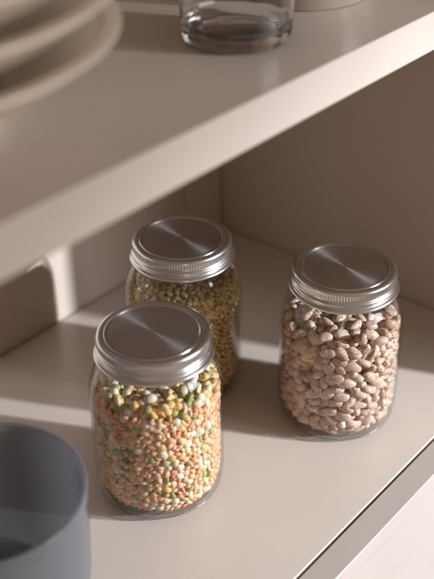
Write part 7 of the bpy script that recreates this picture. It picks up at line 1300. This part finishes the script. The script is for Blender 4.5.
168,-286,309, 178,-280,423, -353,4,339, -150,-309,395, -327,118,281, 231,-248,584, -239,265,613, -290,194,375, -339,72,460, 230,-273,309, -313,-112,413, 
-118,-309,375, -246,-237,363, -295,194,277, 79,-322,453, -274,189,635, -320,85,371, 159,-313,496, -177,-305,266, -331,67,346, -35,-340,495, -311,-127,366, 
-36,-335,375, -351,-28,394, -317,-104,343, 174,-281,507, -4,-340,363, -335,4,604, 188,-280,333, -331,-47,356, -291,225,448, -296,163,254, -263,-203,493, 
-329,8,425, -295,216,352, -125,-309,601, -336,-47,482, -302,-137,443, -221,-246,579, -260,206,684, -82,-305,736, 58,-351,286, 226,-249,267, -37,-355,289, 
-63,-326,529, -236,229,730, -349,53,325, -243,226,446, -259,219,383, -318,80,729, -336,104,442, -296,168,373, -117,-304,731, 180,-313,322, -308,-131,326, 
126,-311,397, -63,-329,484, 251,-273,339, -250,-217,680, 132,-336,342, -293,211,305, -255,215,534, 77,-324,635, 181,-290,363, 169,-296,556, -306,-173,324, 
194,-304,289, -266,-205,320, -20,-330,300, -275,183,542, -241,234,360, -120,-328,455, 236,-252,679, -313,-6,755, -325,-61,330, -283,178,453, -246,221,414, 
93,-322,403, 186,-274,457, -330,-6,393, 21,-339,462, 25,-352,364, -17,-334,404, -144,-306,455, -317,16,735, -138,-303,668, -335,-23,421, -188,-274,623, 
-149,-302,523, -343,110,371, -219,-251,319, -269,195,570, 124,-307,357, 222,-246,424, 97,-319,523, 146,-297,372, -318,-102,474, 159,-292,582, -327,-60,627, 
-291,161,700, 235,-260,365, 31,-354,667, -329,93,581, -194,-273,451, -104,-315,427, -276,211,605, 151,-319,590, -300,-121,750, -241,267,357, 168,-293,393, 
-35,-354,349, -291,-167,386, -337,11,495, -263,205,432, -53,-332,401, -275,-195,521, 63,-357,358, -310,113,369, -304,130,541, -248,-228,461, -320,105,504, 
-336,20,578, -316,110,605, -261,237,705, -138,-285,766, -119,-329,401, 221,-253,549, -243,229,615, 208,-286,385, -328,24,628, -336,19,464, -288,199,695, 
-311,117,663, -206,-266,401, 133,-304,710, -336,-27,508, -290,186,424, 129,-312,505, -287,222,413, 114,-317,429, -317,143,378, -279,-200,429, -324,71,431, 
-290,-161,661, -52,-335,568, 6,-331,518, -86,-324,506, 199,-267,406, -310,-117,686, 40,-330,381, -263,-203,451, 214,-286,549, -103,-314,478, -327,110,400, 
167,-322,378, 197,-280,646, -71,-323,662, -292,155,545, -222,-248,425, 142,-323,444, 130,-319,537, -313,-117,530, -319,106,473, 155,-284,734, 89,-338,428, 
-337,-22,666, -329,-43,444, 110,-314,691, -231,255,381, -293,-164,619, 237,-273,408, 47,-349,503, -306,127,582, -122,23,834, -219,248,448, 133,-333,374, 
-183,-279,577, 118,-326,594, -84,-324,455, -308,142,463, -333,-22,585, -62,-350,511, -253,246,400, -327,75,551, -265,210,498, 7,-351,388, -50,-317,736, 
-338,82,491, -323,104,536, 37,-132,840, -242,-228,553, -325,71,520, -242,-227,510, -282,177,512, -319,-130,470, -83,-22,834, -234,233,557, -268,249,596, 
-304,180,543, -12,-351,511, -331,19,547, 141,-300,470, 48,-348,410, 37,-330,686, -92,-108,843, 165,-324,469, -301,146,648, 151,-12,840, -173,-84,834, 
-176,-283,505, -328,-60,561, 159,-306,527, 27,-182,835, -189,-289,421, 138,-303,646, -212,-254,684, -235,254,527, -294,103,738, 1,8,835, -164,-292,476, 
89,-308,737, 193,-306,419, 66,150,836, -125,88,837, -229,262,479, -291,-163,690, -5,94,832, -130,-326,692, -83,27,842, 2,-33,836, -139,-299,706, 15,-332,587, 
20,-78,854, -327,-51,526, 71,90,838, -63,-348,448, -121,-320,639, -317,151,566, -197,-105,831, -313,178,470, 49,-73,849, -110,-314,539, 166,-44,838, 
-311,-135,663, -296,-152,478, -247,259,453, -267,-199,623, 40,69,841, -144,-327,477, -133,52,832, -38,-330,678, -352,-37,535, -4,-132,836, -254,237,473, 
-124,-57,834, 84,-336,549, -244,-245,687, 188,-273,566, -328,46,560, -323,-102,740, 108,-319,624, -321,163,494, 170,-301,444, -290,162,482, -263,236,558, 
-336,84,701, -39,-5,848, 35,135,833, -95,-342,526, -142,-116,840, 14,38,849, 203,-271,736, -272,-186,695, -287,210,551, -54,-52,835, 30,-329,494, -272,209,726, 
-31,108,832, -112,-139,842, -83,-349,484, 95,-318,484, -70,-329,694, 52,-329,531, 118,155,845, -104,55,843, 152,-65,850, -308,132,493, -305,181,643, -336,55,645, 
-324,59,695, -331,-24,552, -299,-186,641, 17,-2,857, -14,109,860, -344,-13,756, -292,201,485, 190,4,846, -12,-78,848, -291,159,621, -177,87,839, 130,123,837, 
78,-24,839, 44,13,844, 240,-260,520, -322,-83,524, -8,-196,837, -207,-71,841, -123,-87,846, -148,-169,841, 75,54,831, -240,-235,599, -35,-145,844, 131,-155,837, 
4,-326,756, -73,-326,759, -207,-260,551, -184,30,842, -325,132,519, 50,-312,737, -237,-209,758, -169,-308,556, 114,-18,833, 76,182,841, 60,-336,476, 
-247,199,746, -253,215,649, -101,-1,846, 126,-50,838, -324,-72,593, -244,225,761, -187,-277,686, 124,81,836, -289,170,567, -330,145,667, -182,-54,840, 
-19,46,834, -56,89,838, 16,-330,724, -3,171,836, -8,-16,864, -91,133,832, 30,-34,849, -77,-47,860, 51,43,849, 99,136,837, 108,-317,559, 102,-106,842, 
212,-274,766, 145,138,857, 107,-35,857, -12,-350,582, -152,-72,851, -337,0,644, 196,-136,832, 182,-284,604, 57,-11,863, -180,-167,837, -155,117,845, -84,107,845, 
-165,-143,860, 150,99,840, -296,186,730, 212,-31,850, 206,-259,623, -28,79,843, 12,-106,846, -209,-132,845, 21,-156,855, -293,-156,522, 169,-293,633, 
42,-103,857, -51,29,853, -97,-330,611, 83,-61,841, -267,-174,760, -4,-334,482, -7,270,833, 31,103,842, -313,-122,611, -353,-46,642, -283,128,765, -238,263,560, 
-159,-45,859, -21,19,857, -32,-178,837, -214,47,855, -325,124,630, -337,94,626, -153,-313,639, -10,-162,850, -66,61,854, 25,167,850, -55,126,848, 102,39,851, 
-228,22,837, -69,-82,838, 90,4,853, -32,-334,603, 169,140,840, -165,-26,834, -248,-53,836, -25,-36,842, -98,-73,858, -75,237,833, -222,92,836, 123,12,839, 
-349,54,541, 194,-304,580, -339,-47,601, -39,212,840, -148,70,849, 87,-326,762, 153,56,831, 21,-331,550, -131,-11,851, 50,-329,583, -223,-262,730, 232,10,833, 
-30,56,863, 165,27,846, 87,155,862, 129,-90,850, -30,146,839, -109,-37,847, -153,31,848, -27,312,803, -121,32,865, 181,88,843, 209,249,799, -211,-98,859, 
-39,-105,853, 44,201,848, -329,60,587, 24,-21,878, 68,122,851, 103,103,847, 210,-271,593, -316,106,695, 73,-92,852, -7,-97,878, -243,-243,716, 5,-48,864, 
-311,180,608, -16,83,875, 54,-325,764, 68,25,868, -42,97,866, -127,300,799, 150,-39,865, -216,243,761, 122,195,840, -177,55,856, 20,-211,849, -168,-290,767, 
-120,-195,850, -122,-312,760, -200,-16,844, 75,222,836, 124,-5,866, -275,185,759, 75,-48,866, 171,-185,836, -140,-26,879, -68,-4,862, -320,-93,630, -234,245,644, 
-279,215,761, 175,-270,765, 136,40,859, -354,-7,568, 13,-345,615, -65,-174,846, 62,-266,840, 162,-305,699, 14,-351,698, -126,141,833, -215,-163,834, 
-32,-334,756, -37,179,851, 224,-75,837, -112,249,853, 237,-264,612, 109,-318,658, -337,-101,601, -329,-57,670, 2,72,853, 168,-115,837, -235,73,853, -93,-301,770, 
-36,-10,883, -214,-39,843, 185,-80,839, -102,156,852, -17,-313,782, -1,134,841, 23,-329,779, 87,-159,834, -72,90,868, 75,-124,840, 37,-356,588, -129,-57,865, 
-98,81,857, 59,-187,845, -7,-249,832, -239,-84,854, -211,-282,704, -338,28,705, -171,3,852, -89,13,871, -116,62,876, 223,-147,851, 156,-321,629, -328,-69,735, 
-118,220,836, 33,58,869, -239,-241,657, -39,34,881, -47,-74,859, 190,-54,860, 220,-282,688, -56,-130,866, 142,77,861, -117,117,850, 95,70,847, 143,172,853, 
-64,-332,598, -41,-48,892, -190,273,789, -31,148,870, -327,4,782, -38,-205,857, -4,46,871, -272,-36,855, -74,-140,839, 212,145,832, -103,-323,703, 274,-154,813, 
-315,141,607, 182,-277,674, 248,-48,854, -171,-201,844, -146,-286,795, -99,-221,838, -96,-20,867, 13,324,796, -232,-109,834, -244,-4,844, -310,127,747, 
-67,164,859, 21,-126,869, 2,-356,541, 126,-132,858, -83,-331,555, -87,283,831, -16,-130,864, -97,-173,856, -182,-79,866, -151,48,876, -86,131,863, 170,-17,866, 
1,148,868, 242,-18,841, -14,-345,636, -304,155,727, 207,-240,793, -36,-171,866, -240,260,742, 20,-336,645, 1,-187,865, 59,-33,889, 93,-17,880, -200,-293,599, 
53,-227,850, 67,-313,788, 137,-184,840, 109,81,869, -274,-204,746, -327,33,758, -308,-113,790, -28,-348,555, -214,-228,775, -8,-35,888, -200,81,861, 44,148,861, 
191,-208,843, 173,114,859, 89,-339,602, -20,-62,874, -71,-347,623, 165,-153,848, -63,186,836, 34,-56,873, 130,-59,875, 325,65,787, -123,176,844, 100,304,789, 
47,237,851, -6,205,845, 174,61,852, -292,160,593, -199,113,848, -30,243,852, -175,-112,852, 45,90,863, 239,-110,836, -123,-118,865, -279,231,643, 75,13,895, 
104,24,881, -325,-86,696, 106,-73,862, -42,184,880, 61,-155,856, -344,47,675, 55,-349,640, 264,-187,785, -2,179,868, 54,177,870, 22,-249,862, -98,-51,885, 
-124,-298,820, -347,-75,643, 286,-136,786, 201,-107,847, 24,121,867, -126,-241,838, 113,132,861, 265,-94,843, 260,22,839, 8,-67,889, -103,106,875, -70,269,850, 
-19,-231,854, -324,86,650, 154,-212,850, -149,-225,855, -69,-24,886, -150,-99,868, -204,7,861, 61,-329,667, -66,-210,841, 96,-183,849, -33,280,846, -329,-30,784, 
-6,-158,879, 16,220,863, -192,146,847, -63,114,885, -199,-155,867, -95,-272,835, -277,-180,725, 24,-94,880, 31,22,874, -189,-258,780, -157,-69,880, -3,9,882, 
-72,39,878, 196,35,856, 222,-5,864, -47,-34,863, 237,-32,878, -176,269,816, -260,32,852, 65,135,880, -222,-61,865, 41,-348,721, 130,-238,834, 106,184,863, 
236,-255,730, -178,-9,881, -273,-87,843, 151,-318,733, 316,40,803, 179,-40,886, 269,-11,836, 173,86,877, 191,-310,662, 9,250,852, -47,-347,713, 159,18,876, 
122,-317,749, -72,-102,865, -148,-182,866, -319,-145,690, 21,-17,907, -103,22,893, -98,187,859, 62,-127,868, 81,93,865, -278,160,782, -21,213,869, 16,50,892, 
184,168,841, -216,242,797, -287,176,669, 60,-74,876, 153,-116,865, 119,-211,855, -314,39,790, 167,-75,869, -180,27,873, -284,-21,880, -305,-151,751, 
-280,-140,806, -138,95,869, 211,104,855, -168,-288,653, -24,-200,882, 234,221,799, -345,100,676, 216,-56,884, 237,-223,790, -157,161,841, 96,-249,842, 
98,-59,887, -114,134,877, -60,-309,780, 12,93,882, 175,-100,880, -3,301,850, -271,-122,842, -55,68,886, -73,-241,846, 149,215,844, 78,206,864, -12,33,902, 
-70,-154,867, 280,-185,833, 137,-171,862, -281,-1,853, -54,224,879, 35,-193,870, -120,-86,876, 131,282,818, -40,265,874, 196,-253,827, -178,-233,834, 
-76,214,856, 21,196,883, -238,-119,860, 306,68,817, 226,-117,865, 125,-29,884, 64,80,883, -317,95,763, 241,-277,656, -315,62,815, -26,116,888, 74,250,851, 
123,-270,860, 69,-99,881, 189,-132,863, -308,130,711, 126,161,876, -192,-116,878, 91,-333,680, -348,-34,694, -205,-190,841, -253,188,785, -1,-353,732, 
-229,101,864, 256,-4,864, -113,219,873, -248,-246,750, 85,59,875, 231,46,847, -96,-134,867, 185,-273,793, -347,59,719, -210,29,882, -282,211,791, -9,-128,898, 
-10,-55,911, -317,-99,659, 190,2,877, -170,135,863, -87,-213,869, 140,-314,676, 95,-138,859, 101,-104,872, -241,-151,846, -137,146,862, -38,-148,887, 125,59,882, 
136,110,866, -297,29,847, 153,-152,875, -350,5,728, -93,-88,890, 202,133,855, -59,14,893, -321,62,774, 207,69,858, -65,-68,894, -199,-36,870, 62,-355,607, 
-140,-96,895, -36,-111,884, 292,5,842, -293,120,794, 244,-81,863, -99,-245,859, 68,-62,907, 180,-301,736, 18,18,903, 61,-319,814, -293,-60,843, 7,-219,879, 
-149,14,878, 101,115,881, 35,277,858, -244,-27,865, 147,-260,840, 255,-58,885, -168,-37,887, -268,70,851, 289,39,838, -340,86,782, 103,228,851, 198,-170,845, 
131,314,800, -140,200,849, -24,64,896, -60,-266,843, -6,271,864, -224,72,879, -322,-76,774, -105,281,858, 205,254,830, 327,10,789, -62,147,884, 95,-33,907, 
292,-152,848, -145,215,874, 4,333,826, -236,9,871, 194,-300,690, 26,-316,808, 175,-132,892, -5,-276,850, 138,-292,817, 155,-72,895, 191,223,842, 129,95,893, 
108,-238,873, 143,-240,871, 34,127,898, 81,184,886, -240,50,873, -1,134,900, -313,1,839, 260,-155,846, -181,-180,869, -52,133,908, -29,-81,896, 204,-114,883, 
133,133,888, 174,51,882, -75,244,866, -229,-210,842, -149,125,885, -125,-209,876, 242,-270,782, 288,141,804, 171,-280,827, -227,137,856, 83,-97,907, -57,297,831, 
223,-197,837, 37,-289,839, 245,65,869, -109,-116,889, 159,-298,763, -117,-27,900, 57,45,888, 110,-183,878, 298,-164,785, 280,-124,836, -126,-272,840, 48,1,895, 
-262,-70,871, 30,309,848, 15,-183,896, 85,-216,858, -229,-146,877, -33,-266,865, -227,-85,884, -331,114,721, -255,219,787, 154,167,877, -132,-246,868, 
284,-32,853, -213,194,849, 308,-138,805, 209,-82,865, -120,166,883, -4,245,881, 242,94,846, 0,-354,667, 124,-123,889, -227,-176,861, -306,-168,718, -60,-189,873, 
-142,-298,844, -90,159,879, -66,-112,897, 34,315,821, -160,-126,890, 317,21,826, 31,-349,755, -50,44,907, 25,164,883, 157,248,844, 236,22,871, -288,-161,775, 
-52,-233,868, -172,-215,873, -73,-336,726, 178,145,874, 41,-157,880, -354,20,760, 43,-92,901, -84,-77,919, -29,319,837, 277,25,867, -142,233,851, -314,94,805, 
157,293,801, 181,262,812, -297,159,755, -271,16,875, -345,87,739, 32,251,876, -280,50,873, -92,-7,900, -130,43,895, 234,-173,850, 69,-252,865, 276,-66,860, 
259,-205,811, 188,295,819, 103,264,836, 132,-301,782, -4,-253,881, 358,50,788, -37,295,871, -348,53,781, -29,158,900, 160,283,835, -264,110,855, -105,-231,889, 
-260,-164,867, 136,204,867, -270,-227,766, -177,209,847, 179,176,888, 4,-337,801, -76,282,877, -298,91,845, 154,-108,908, 236,-256,814, 82,-154,881, 
-165,299,795, -15,0,909, 333,-3,837, -179,-89,901, 137,-91,879, 148,319,828, -262,-103,873, 159,-308,796, -279,180,807, 86,-279,856, -230,172,859, 171,-180,870, 
147,-328,771, 192,-77,895, 7,72,909, -125,141,902, -29,209,898, -176,172,862, -174,105,866, 286,-5,869, 258,-121,864, -263,212,818, 84,-341,728, 238,131,852, 
224,175,842, 109,307,822, -264,-136,870, -227,123,886, 268,221,799, -302,27,886, -19,-355,696, 76,232,872, -80,-254,885, 322,-49,798, -74,324,792, -144,72,895, 
212,-281,805, -351,58,750, -272,-177,835, 214,48,880, -249,-219,786, 38,71,898, -26,323,869, 298,-200,787, 155,71,902, 307,-169,819, -41,-315,802, 286,73,844, 
292,-213,818, -131,-150,862, 179,195,858, -306,-32,859, 94,88,892, -320,132,777, -118,1,880, 4,-89,911, -167,-301,685, -6,181,899, 144,40,897, 213,-239,853, 
-95,-152,894, 296,-80,835, -72,-296,836, -252,252,776, 184,253,854, 212,-18,892, -210,267,821, 132,-234,901, 118,-154,884, 96,-312,825, -235,235,820, 
176,-239,853, 124,-303,846, -80,195,883, -146,181,870, -327,-10,810, 310,-51,830, 158,113,889, -81,316,827, 130,2,897, -287,-196,773, 270,105,838, 231,-91,889, 
-67,254,893, -243,158,836, -83,-280,864, -298,60,846, 212,16,894, -59,369,795, -273,242,740, 160,305,860, 323,48,836, 256,66,842, 311,-108,818, 101,332,802, 
57,161,899, 196,112,888, 209,-104,910, 122,-327,809, -159,262,843, -91,305,861, -159,39,904, 267,91,870, -210,-234,830, -344,85,812, -256,80,883, -64,212,904, 
-257,-208,822, -24,-340,793, -322,34,830, 174,-216,874, 188,287,856, 255,-7,898, 129,296,847, -96,338,804, -49,332,813, 47,216,876, 110,-349,743, -200,-289,766, 
-197,-214,852, 315,110,793, -186,330,787, -177,236,863, 200,-150,885, 10,-308,838, 293,198,784, 255,164,844, -224,155,886, 273,135,855, -61,315,858, 299,127,833, 
-258,144,864, -274,-179,804, 373,62,814, 184,-321,777, 104,251,873, -18,353,807, 33,-56,906, 95,-269,883, 108,210,881, 72,-183,875, -190,55,886, 151,-25,903, 
-327,-119,764, -10,-355,769, -100,258,880, 271,-153,876, 51,336,798, 142,-205,883, -300,-126,822, 347,29,818, -170,-284,840, -303,154,804, -207,-202,875, 
326,140,797, 323,-31,850, -261,185,829, 155,-277,861, 208,312,782, 54,-176,900, 218,205,859, -286,86,881, -161,327,806, -264,243,811, 113,358,783, -154,298,824, 
-320,-45,808, 208,280,790, 102,-210,892, 117,-330,715, -263,-40,888, -93,-189,891, -62,-328,823, -311,125,823, -62,171,905, 8,333,860, -112,-269,868, 
-343,25,793, -178,-258,808, 233,101,880, 312,-111,850, -28,-314,841, -68,-167,895, 239,213,832, 213,-208,865, 208,-178,873, -88,229,891, -9,104,911, 
235,-148,880, -149,-233,889, 40,-225,878, -24,-231,886, 203,-42,910, 252,-202,852, -251,173,884, 193,-295,764, 346,86,796, 336,-30,818, 135,237,862, 
-196,145,877, 277,168,819, -210,-5,886, -13,289,890, -283,155,844, 288,-97,864, 161,268,870, -205,181,877, -57,-300,866, -202,256,853, -211,225,846, 
322,-201,809, -112,-304,850, -293,-85,871, -49,324,890, 286,169,852, 277,-211,869, -38,-348,821, 329,-84,806, -119,-171,878, -92,127,894, 263,-124,894, 
-193,-262,844, -227,-33,887, -134,288,848, -265,184,859, 93,-309,858, -326,-29,835, -174,201,883, 242,-229,866, 317,-65,862, 232,272,806, 210,79,885, 
80,-342,787, 27,-284,866, -70,347,830, -321,162,776, 98,-341,842, 50,-203,897, 117,-336,776, 351,-17,862, 73,-229,888, -2,362,840, -353,52,812, 126,-53,904, 
-160,156,886, -140,261,869, 78,217,897, 269,201,831, 50,301,869, 276,56,871, -107,337,838, -55,-275,885, 322,-138,830, 259,-235,809, -117,310,829, 283,-32,885, 
25,354,801, 39,-322,837, -167,76,875, 214,266,857, 222,131,880, 309,164,816, -293,125,857, 180,315,791, -255,-194,856, 16,304,879, 303,82,874, -239,29,895, 
356,-24,787, 233,64,901, 338,65,818, -22,-273,892, 271,-40,909, 312,22,860, 308,143,865, 47,102,891, 235,162,868, -191,297,811, 75,346,817, 61,297,838, 
117,-92,903, -17,-294,870, 79,371,795, 143,334,858, 12,-313,871, -178,-25,910, 75,316,815, 221,-176,899, -233,200,872, -121,360,795, -85,332,861, 167,340,802, 
-213,315,808, 241,-230,831, 361,-122,795, 318,-7,877, -218,49,903, 205,167,870, -302,187,770, 48,200,900, -303,-162,811, -217,284,794, 356,1,804, -186,120,896, 
241,245,819, -82,26,913, 191,265,884, 333,-177,792, 226,235,852, -282,-213,796, 312,92,841, -161,239,890, 134,267,852, 47,379,842, 16,273,886, 301,48,890, 
-77,315,885, -98,172,903, 264,262,794, 264,230,848, -129,-259,894, -120,313,864, 333,-120,800, -305,-55,876, 234,302,808, 28,178,912, 292,-180,862, -179,267,874, 
-33,350,834, 312,217,803, 321,54,865, 295,-62,890, -88,369,805, 48,-354,780, 268,-86,887, 365,4,830, 110,287,872, 350,-60,809, -240,-213,877, 203,227,877, 
294,-109,891, 346,-52,864, 348,24,852, 66,-301,844, 269,-231,844, 8,-279,889, 374,-63,783, 329,179,787, 335,105,824, 168,224,866, -4,330,892, -205,92,889, 
-114,287,891, -131,331,810, -157,292,867, -53,377,827, 81,-333,866, -144,-277,869, 216,294,837, 356,63,844, 202,46,906, 246,259,848, -229,233,870, -191,-235,892, 
186,-269,858, 74,371,833, 343,-75,840, 136,349,802, -243,210,845, 240,-180,876, 328,137,840, -30,377,789, 311,-38,880, 93,313,848, 234,192,885, 254,195,859, 
72,319,871, 326,117,872, 292,244,791, 48,372,813, -21,356,874, -204,218,882, -118,-177,907, -282,154,879, 378,28,807, 79,281,862, 29,352,830, 183,330,836, 
118,333,835, -161,97,896, 305,-129,873, 352,48,875, 376,-26,838, 377,-40,809, 346,-89,872, 219,-263,874, 292,113,869, 218,287,880, 298,194,822, 108,361,820, 
-260,223,866, 337,82,867, 2,382,783, 196,200,882, -51,349,864, 15,380,815, 320,172,848, 268,-186,885, -33,376,852, 242,220,874, -154,274,892, 363,-93,809, 
107,232,901, 337,-108,830, 337,-170,831, -167,-269,892, -239,264,807, 367,96,828, 258,279,823, 246,-257,854, -324,16,864, 55,332,839, 154,350,831, 88,343,846, 
175,96,907, 339,-122,862, 203,322,812, 295,227,826, 262,119,882, 177,-298,872, 354,128,815, 123,315,867, 52,277,887, 343,161,821, -113,-284,893, 349,-154,804, 
-95,368,837, 303,174,878, 321,-154,864, 288,201,857, 281,254,820, 52,-320,863, -15,381,814, 25,-216,902, 372,-76,827, 355,122,850, 293,-86,910, -189,284,842, 
-146,320,849, 63,352,864, 355,-135,827, 42,331,868, 359,-50,838, 315,212,845, 328,193,823, 377,38,837, -176,312,840, ], [3308])
fill(DATA_MIX, 0, MIX)
fill(DATA_BEAN, 1, BEAN)
fill(DATA_GRAIN, 2, GRAIN)

# ---------------------------------------------- things on the upper shelf
TOP = T2 + .01
def bowl_prof(R, h, foot, th):
    # foot ring, flared wall, thick rounded rim
    return fillet([(0, 1.2), (foot - .9, 1.2), (foot - .8, 0), (foot - .1, 0), (foot, 1.15), (foot + (R - foot) * .62, h * .60), (R, h - .18), (R - .02, h), (R - th, h - .02), (R - th - .28, h - .5),
                   (foot + (R - foot) * .55, h * .60 + .55), (foot - .3, 1.9), (0, 1.85)],
                  [0, .15, .1, .1, .5, 2.0, .3, .16, .16, .4, 2.0, 1.2, 0], 5)
ME_BOWL = lathe('bowl', bowl_prof(12.55, 4.65, 6.6, .75), 128, closed=False)
BL = ['beige bowl at the bottom of the stack on the upper shelf', 'beige bowl second from the bottom of the stack on the upper shelf',
      'beige bowl third from the bottom of the stack on the upper shelf', 'beige bowl topmost in the stack on the upper shelf']
for i in range(4):
    o = mesh_obj('bowl', ME_BOWL, M_BOWL, loc=(-42.7 + (0, .12, -.1, .05)[i], -12.45 + (0, .1, -.08, .1)[i], TOP + i * 1.92))
    o.rotation_euler.z = i * .8
    tag(o, BL[i], 'bowl', 'stacked beige bowls on the upper shelf')

dish = mesh_obj('dish', lathe('dish', fillet([(0, .25), (3.9, .25), (4.0, 0), (4.5, 0), (4.62, .3), (5.3, 2.5), (5.6, 6.2), (5.5, 6.4), (5.3, 6.2), (4.9, 2.6), (3.9, .9), (0, .8)],
                [0, .1, .1, .12, .2, 1, .1, .1, .1, 1, .8, 0], 5), 96, closed=False), M_DISH, loc=(-12.6, -16.2, TOP))
tag(dish, 'taupe glazed bowl at the right beside the tumbler on the upper shelf', 'bowl')

tum = empty('tumbler', (-22.3, -18.8, TOP))
tag(tum, 'clear drinking glass with a thick base on the upper shelf', 'glass')
TUMB = fillet([(0, .16), (2.1, .16), (2.4, 0), (2.95, .02), (3.16, .42), (3.28, 2.4), (3.75, 9.4), (3.70, 9.55), (3.60, 9.4), (3.10, 2.6), (3.0, 1.1), (2.4, .7), (0, .6)],
              [0, .2, .1, .2, .25, .8, .06, .06, .06, .8, .3, .5, 0], 5)
tm = lathe('tumbler_glass', TUMB, 144, closed=False)
for v in tm.vertices:
    r = math.hypot(v.co.x, v.co.y) / S
    z = v.co.z / S
    if r > 2.2 and z < 3.0:
        a = math.atan2(v.co.y, v.co.x)
        k = 1 - .022 * abs(math.sin(a * 6)) * min(1, (3.0 - z) / 1.5)
        v.co.x *= k
        v.co.y *= k
mesh_obj('glass_body', tm, M_TUMBLER, tum)

# -------------------------------------------------------- cup in the foreground
cup = mesh_obj('cup', lathe('cup', fillet([(0, .3), (3.6, .3), (3.8, 0), (4.4, 0), (5.0, .5), (5.45, 2.2), (5.72, 8.6), (5.70, 9.02), (5.42, 9.0), (5.34, 8.5), (5.05, 2.3), (4.3, .9), (0, .75)],
               [0, .1, .1, .2, .8, 1, .15, .14, .14, .15, 1, .8, 0], 6), 128, closed=False), M_CUP, loc=(-43.34, -18.05, .01))
tag(cup, 'smoked blue grey glass cup in the near left corner of the lower shelf', 'cup')

# --------------------------------------------------------------------- light
def aim(o, frm, to):
    o.location = Vector(frm) * S
    o.rotation_euler = (Vector(to) - Vector(frm)).to_track_quat('-Z', 'Y').to_euler()

sp = bpy.data.lights.new('low_sun_lamp', 'SPOT')
sp.energy = 163.0
sp.color = (.925, .962, 1.0)
sp.shadow_soft_size = .018
sp.spot_size = math.radians(43)
sp.spot_blend = .8
so = bpy.data.objects.new('low_sun_lamp', sp); COL.objects.link(so)
aim(so, (46, -157, 54), (6, -54, 0))

ar = bpy.data.lights.new('window_light', 'AREA')
ar.shape = 'RECTANGLE'; ar.size = .72; ar.size_y = .85
ar.energy = 18.0
ar.color = (.97, .98, 1.0)
ao = bpy.data.objects.new('window_light', ar); COL.objects.link(ao)
aim(ao, (59, -214, 74), (-22, -20, 5))

w = bpy.data.worlds.new('World'); sc.world = w
w.use_nodes = True
bg = w.node_tree.nodes['Background']
bg.inputs[0].default_value = (1.0, .71, .52, 1)
bg.inputs[1].default_value = 0.24

# -------------------------------------------------------------------- camera
cam = bpy.data.cameras.new('camera')
co = bpy.data.objects.new('camera', cam); COL.objects.link(co)
yaw, pit, roll, f = (0.6971500033858485, 0.5684829415080004, -0.01030142146137352, 1033.743613896971)
cy, sy, cp, spn = math.cos(yaw), math.sin(yaw), math.cos(pit), math.sin(pit)
fwd = Vector((cy * cp, sy * cp, -spn)); rt = Vector((sy, -cy, 0)); up = rt.cross(fwd)
c, s = math.cos(roll), math.sin(roll)
rt, up = c * rt + s * up, c * up - s * rt
m = Matrix((rt, up, -fwd)).transposed().to_4x4()
cpos = Vector((-66.82174116494107, -54.47704029396616, 48.115931433933625))
m.translation = cpos * S
co.matrix_world = m
cam.sensor_fit = 'VERTICAL'; cam.sensor_height = 36
cam.lens = f / 579 * 36
cam.clip_start = .02; cam.clip_end = 50
cam.dof.use_dof = True
cam.dof.focus_distance = (Vector((-23.0, -23.5, 6.5)) - cpos).dot(fwd) * S
cam.dof.aperture_fstop = 4.5
cam.dof.aperture_blades = 9
sc.camera = co

sc.render.engine = 'CYCLES'
sc.cycles.use_denoising = True
sc.cycles.max_bounces = 12
sc.cycles.diffuse_bounces = 5
sc.cycles.glossy_bounces = 5
sc.cycles.transmission_bounces = 10
sc.cycles.transparent_max_bounces = 32
sc.cycles.sample_clamp_indirect = 6
sc.cycles.caustics_refractive = False
sc.cycles.caustics_reflective = False
sc.view_settings.view_transform = 'Standard'
sc.view_settings.look = 'None'
sc.view_settings.exposure = 0.26
sc.view_settings.gamma = 1
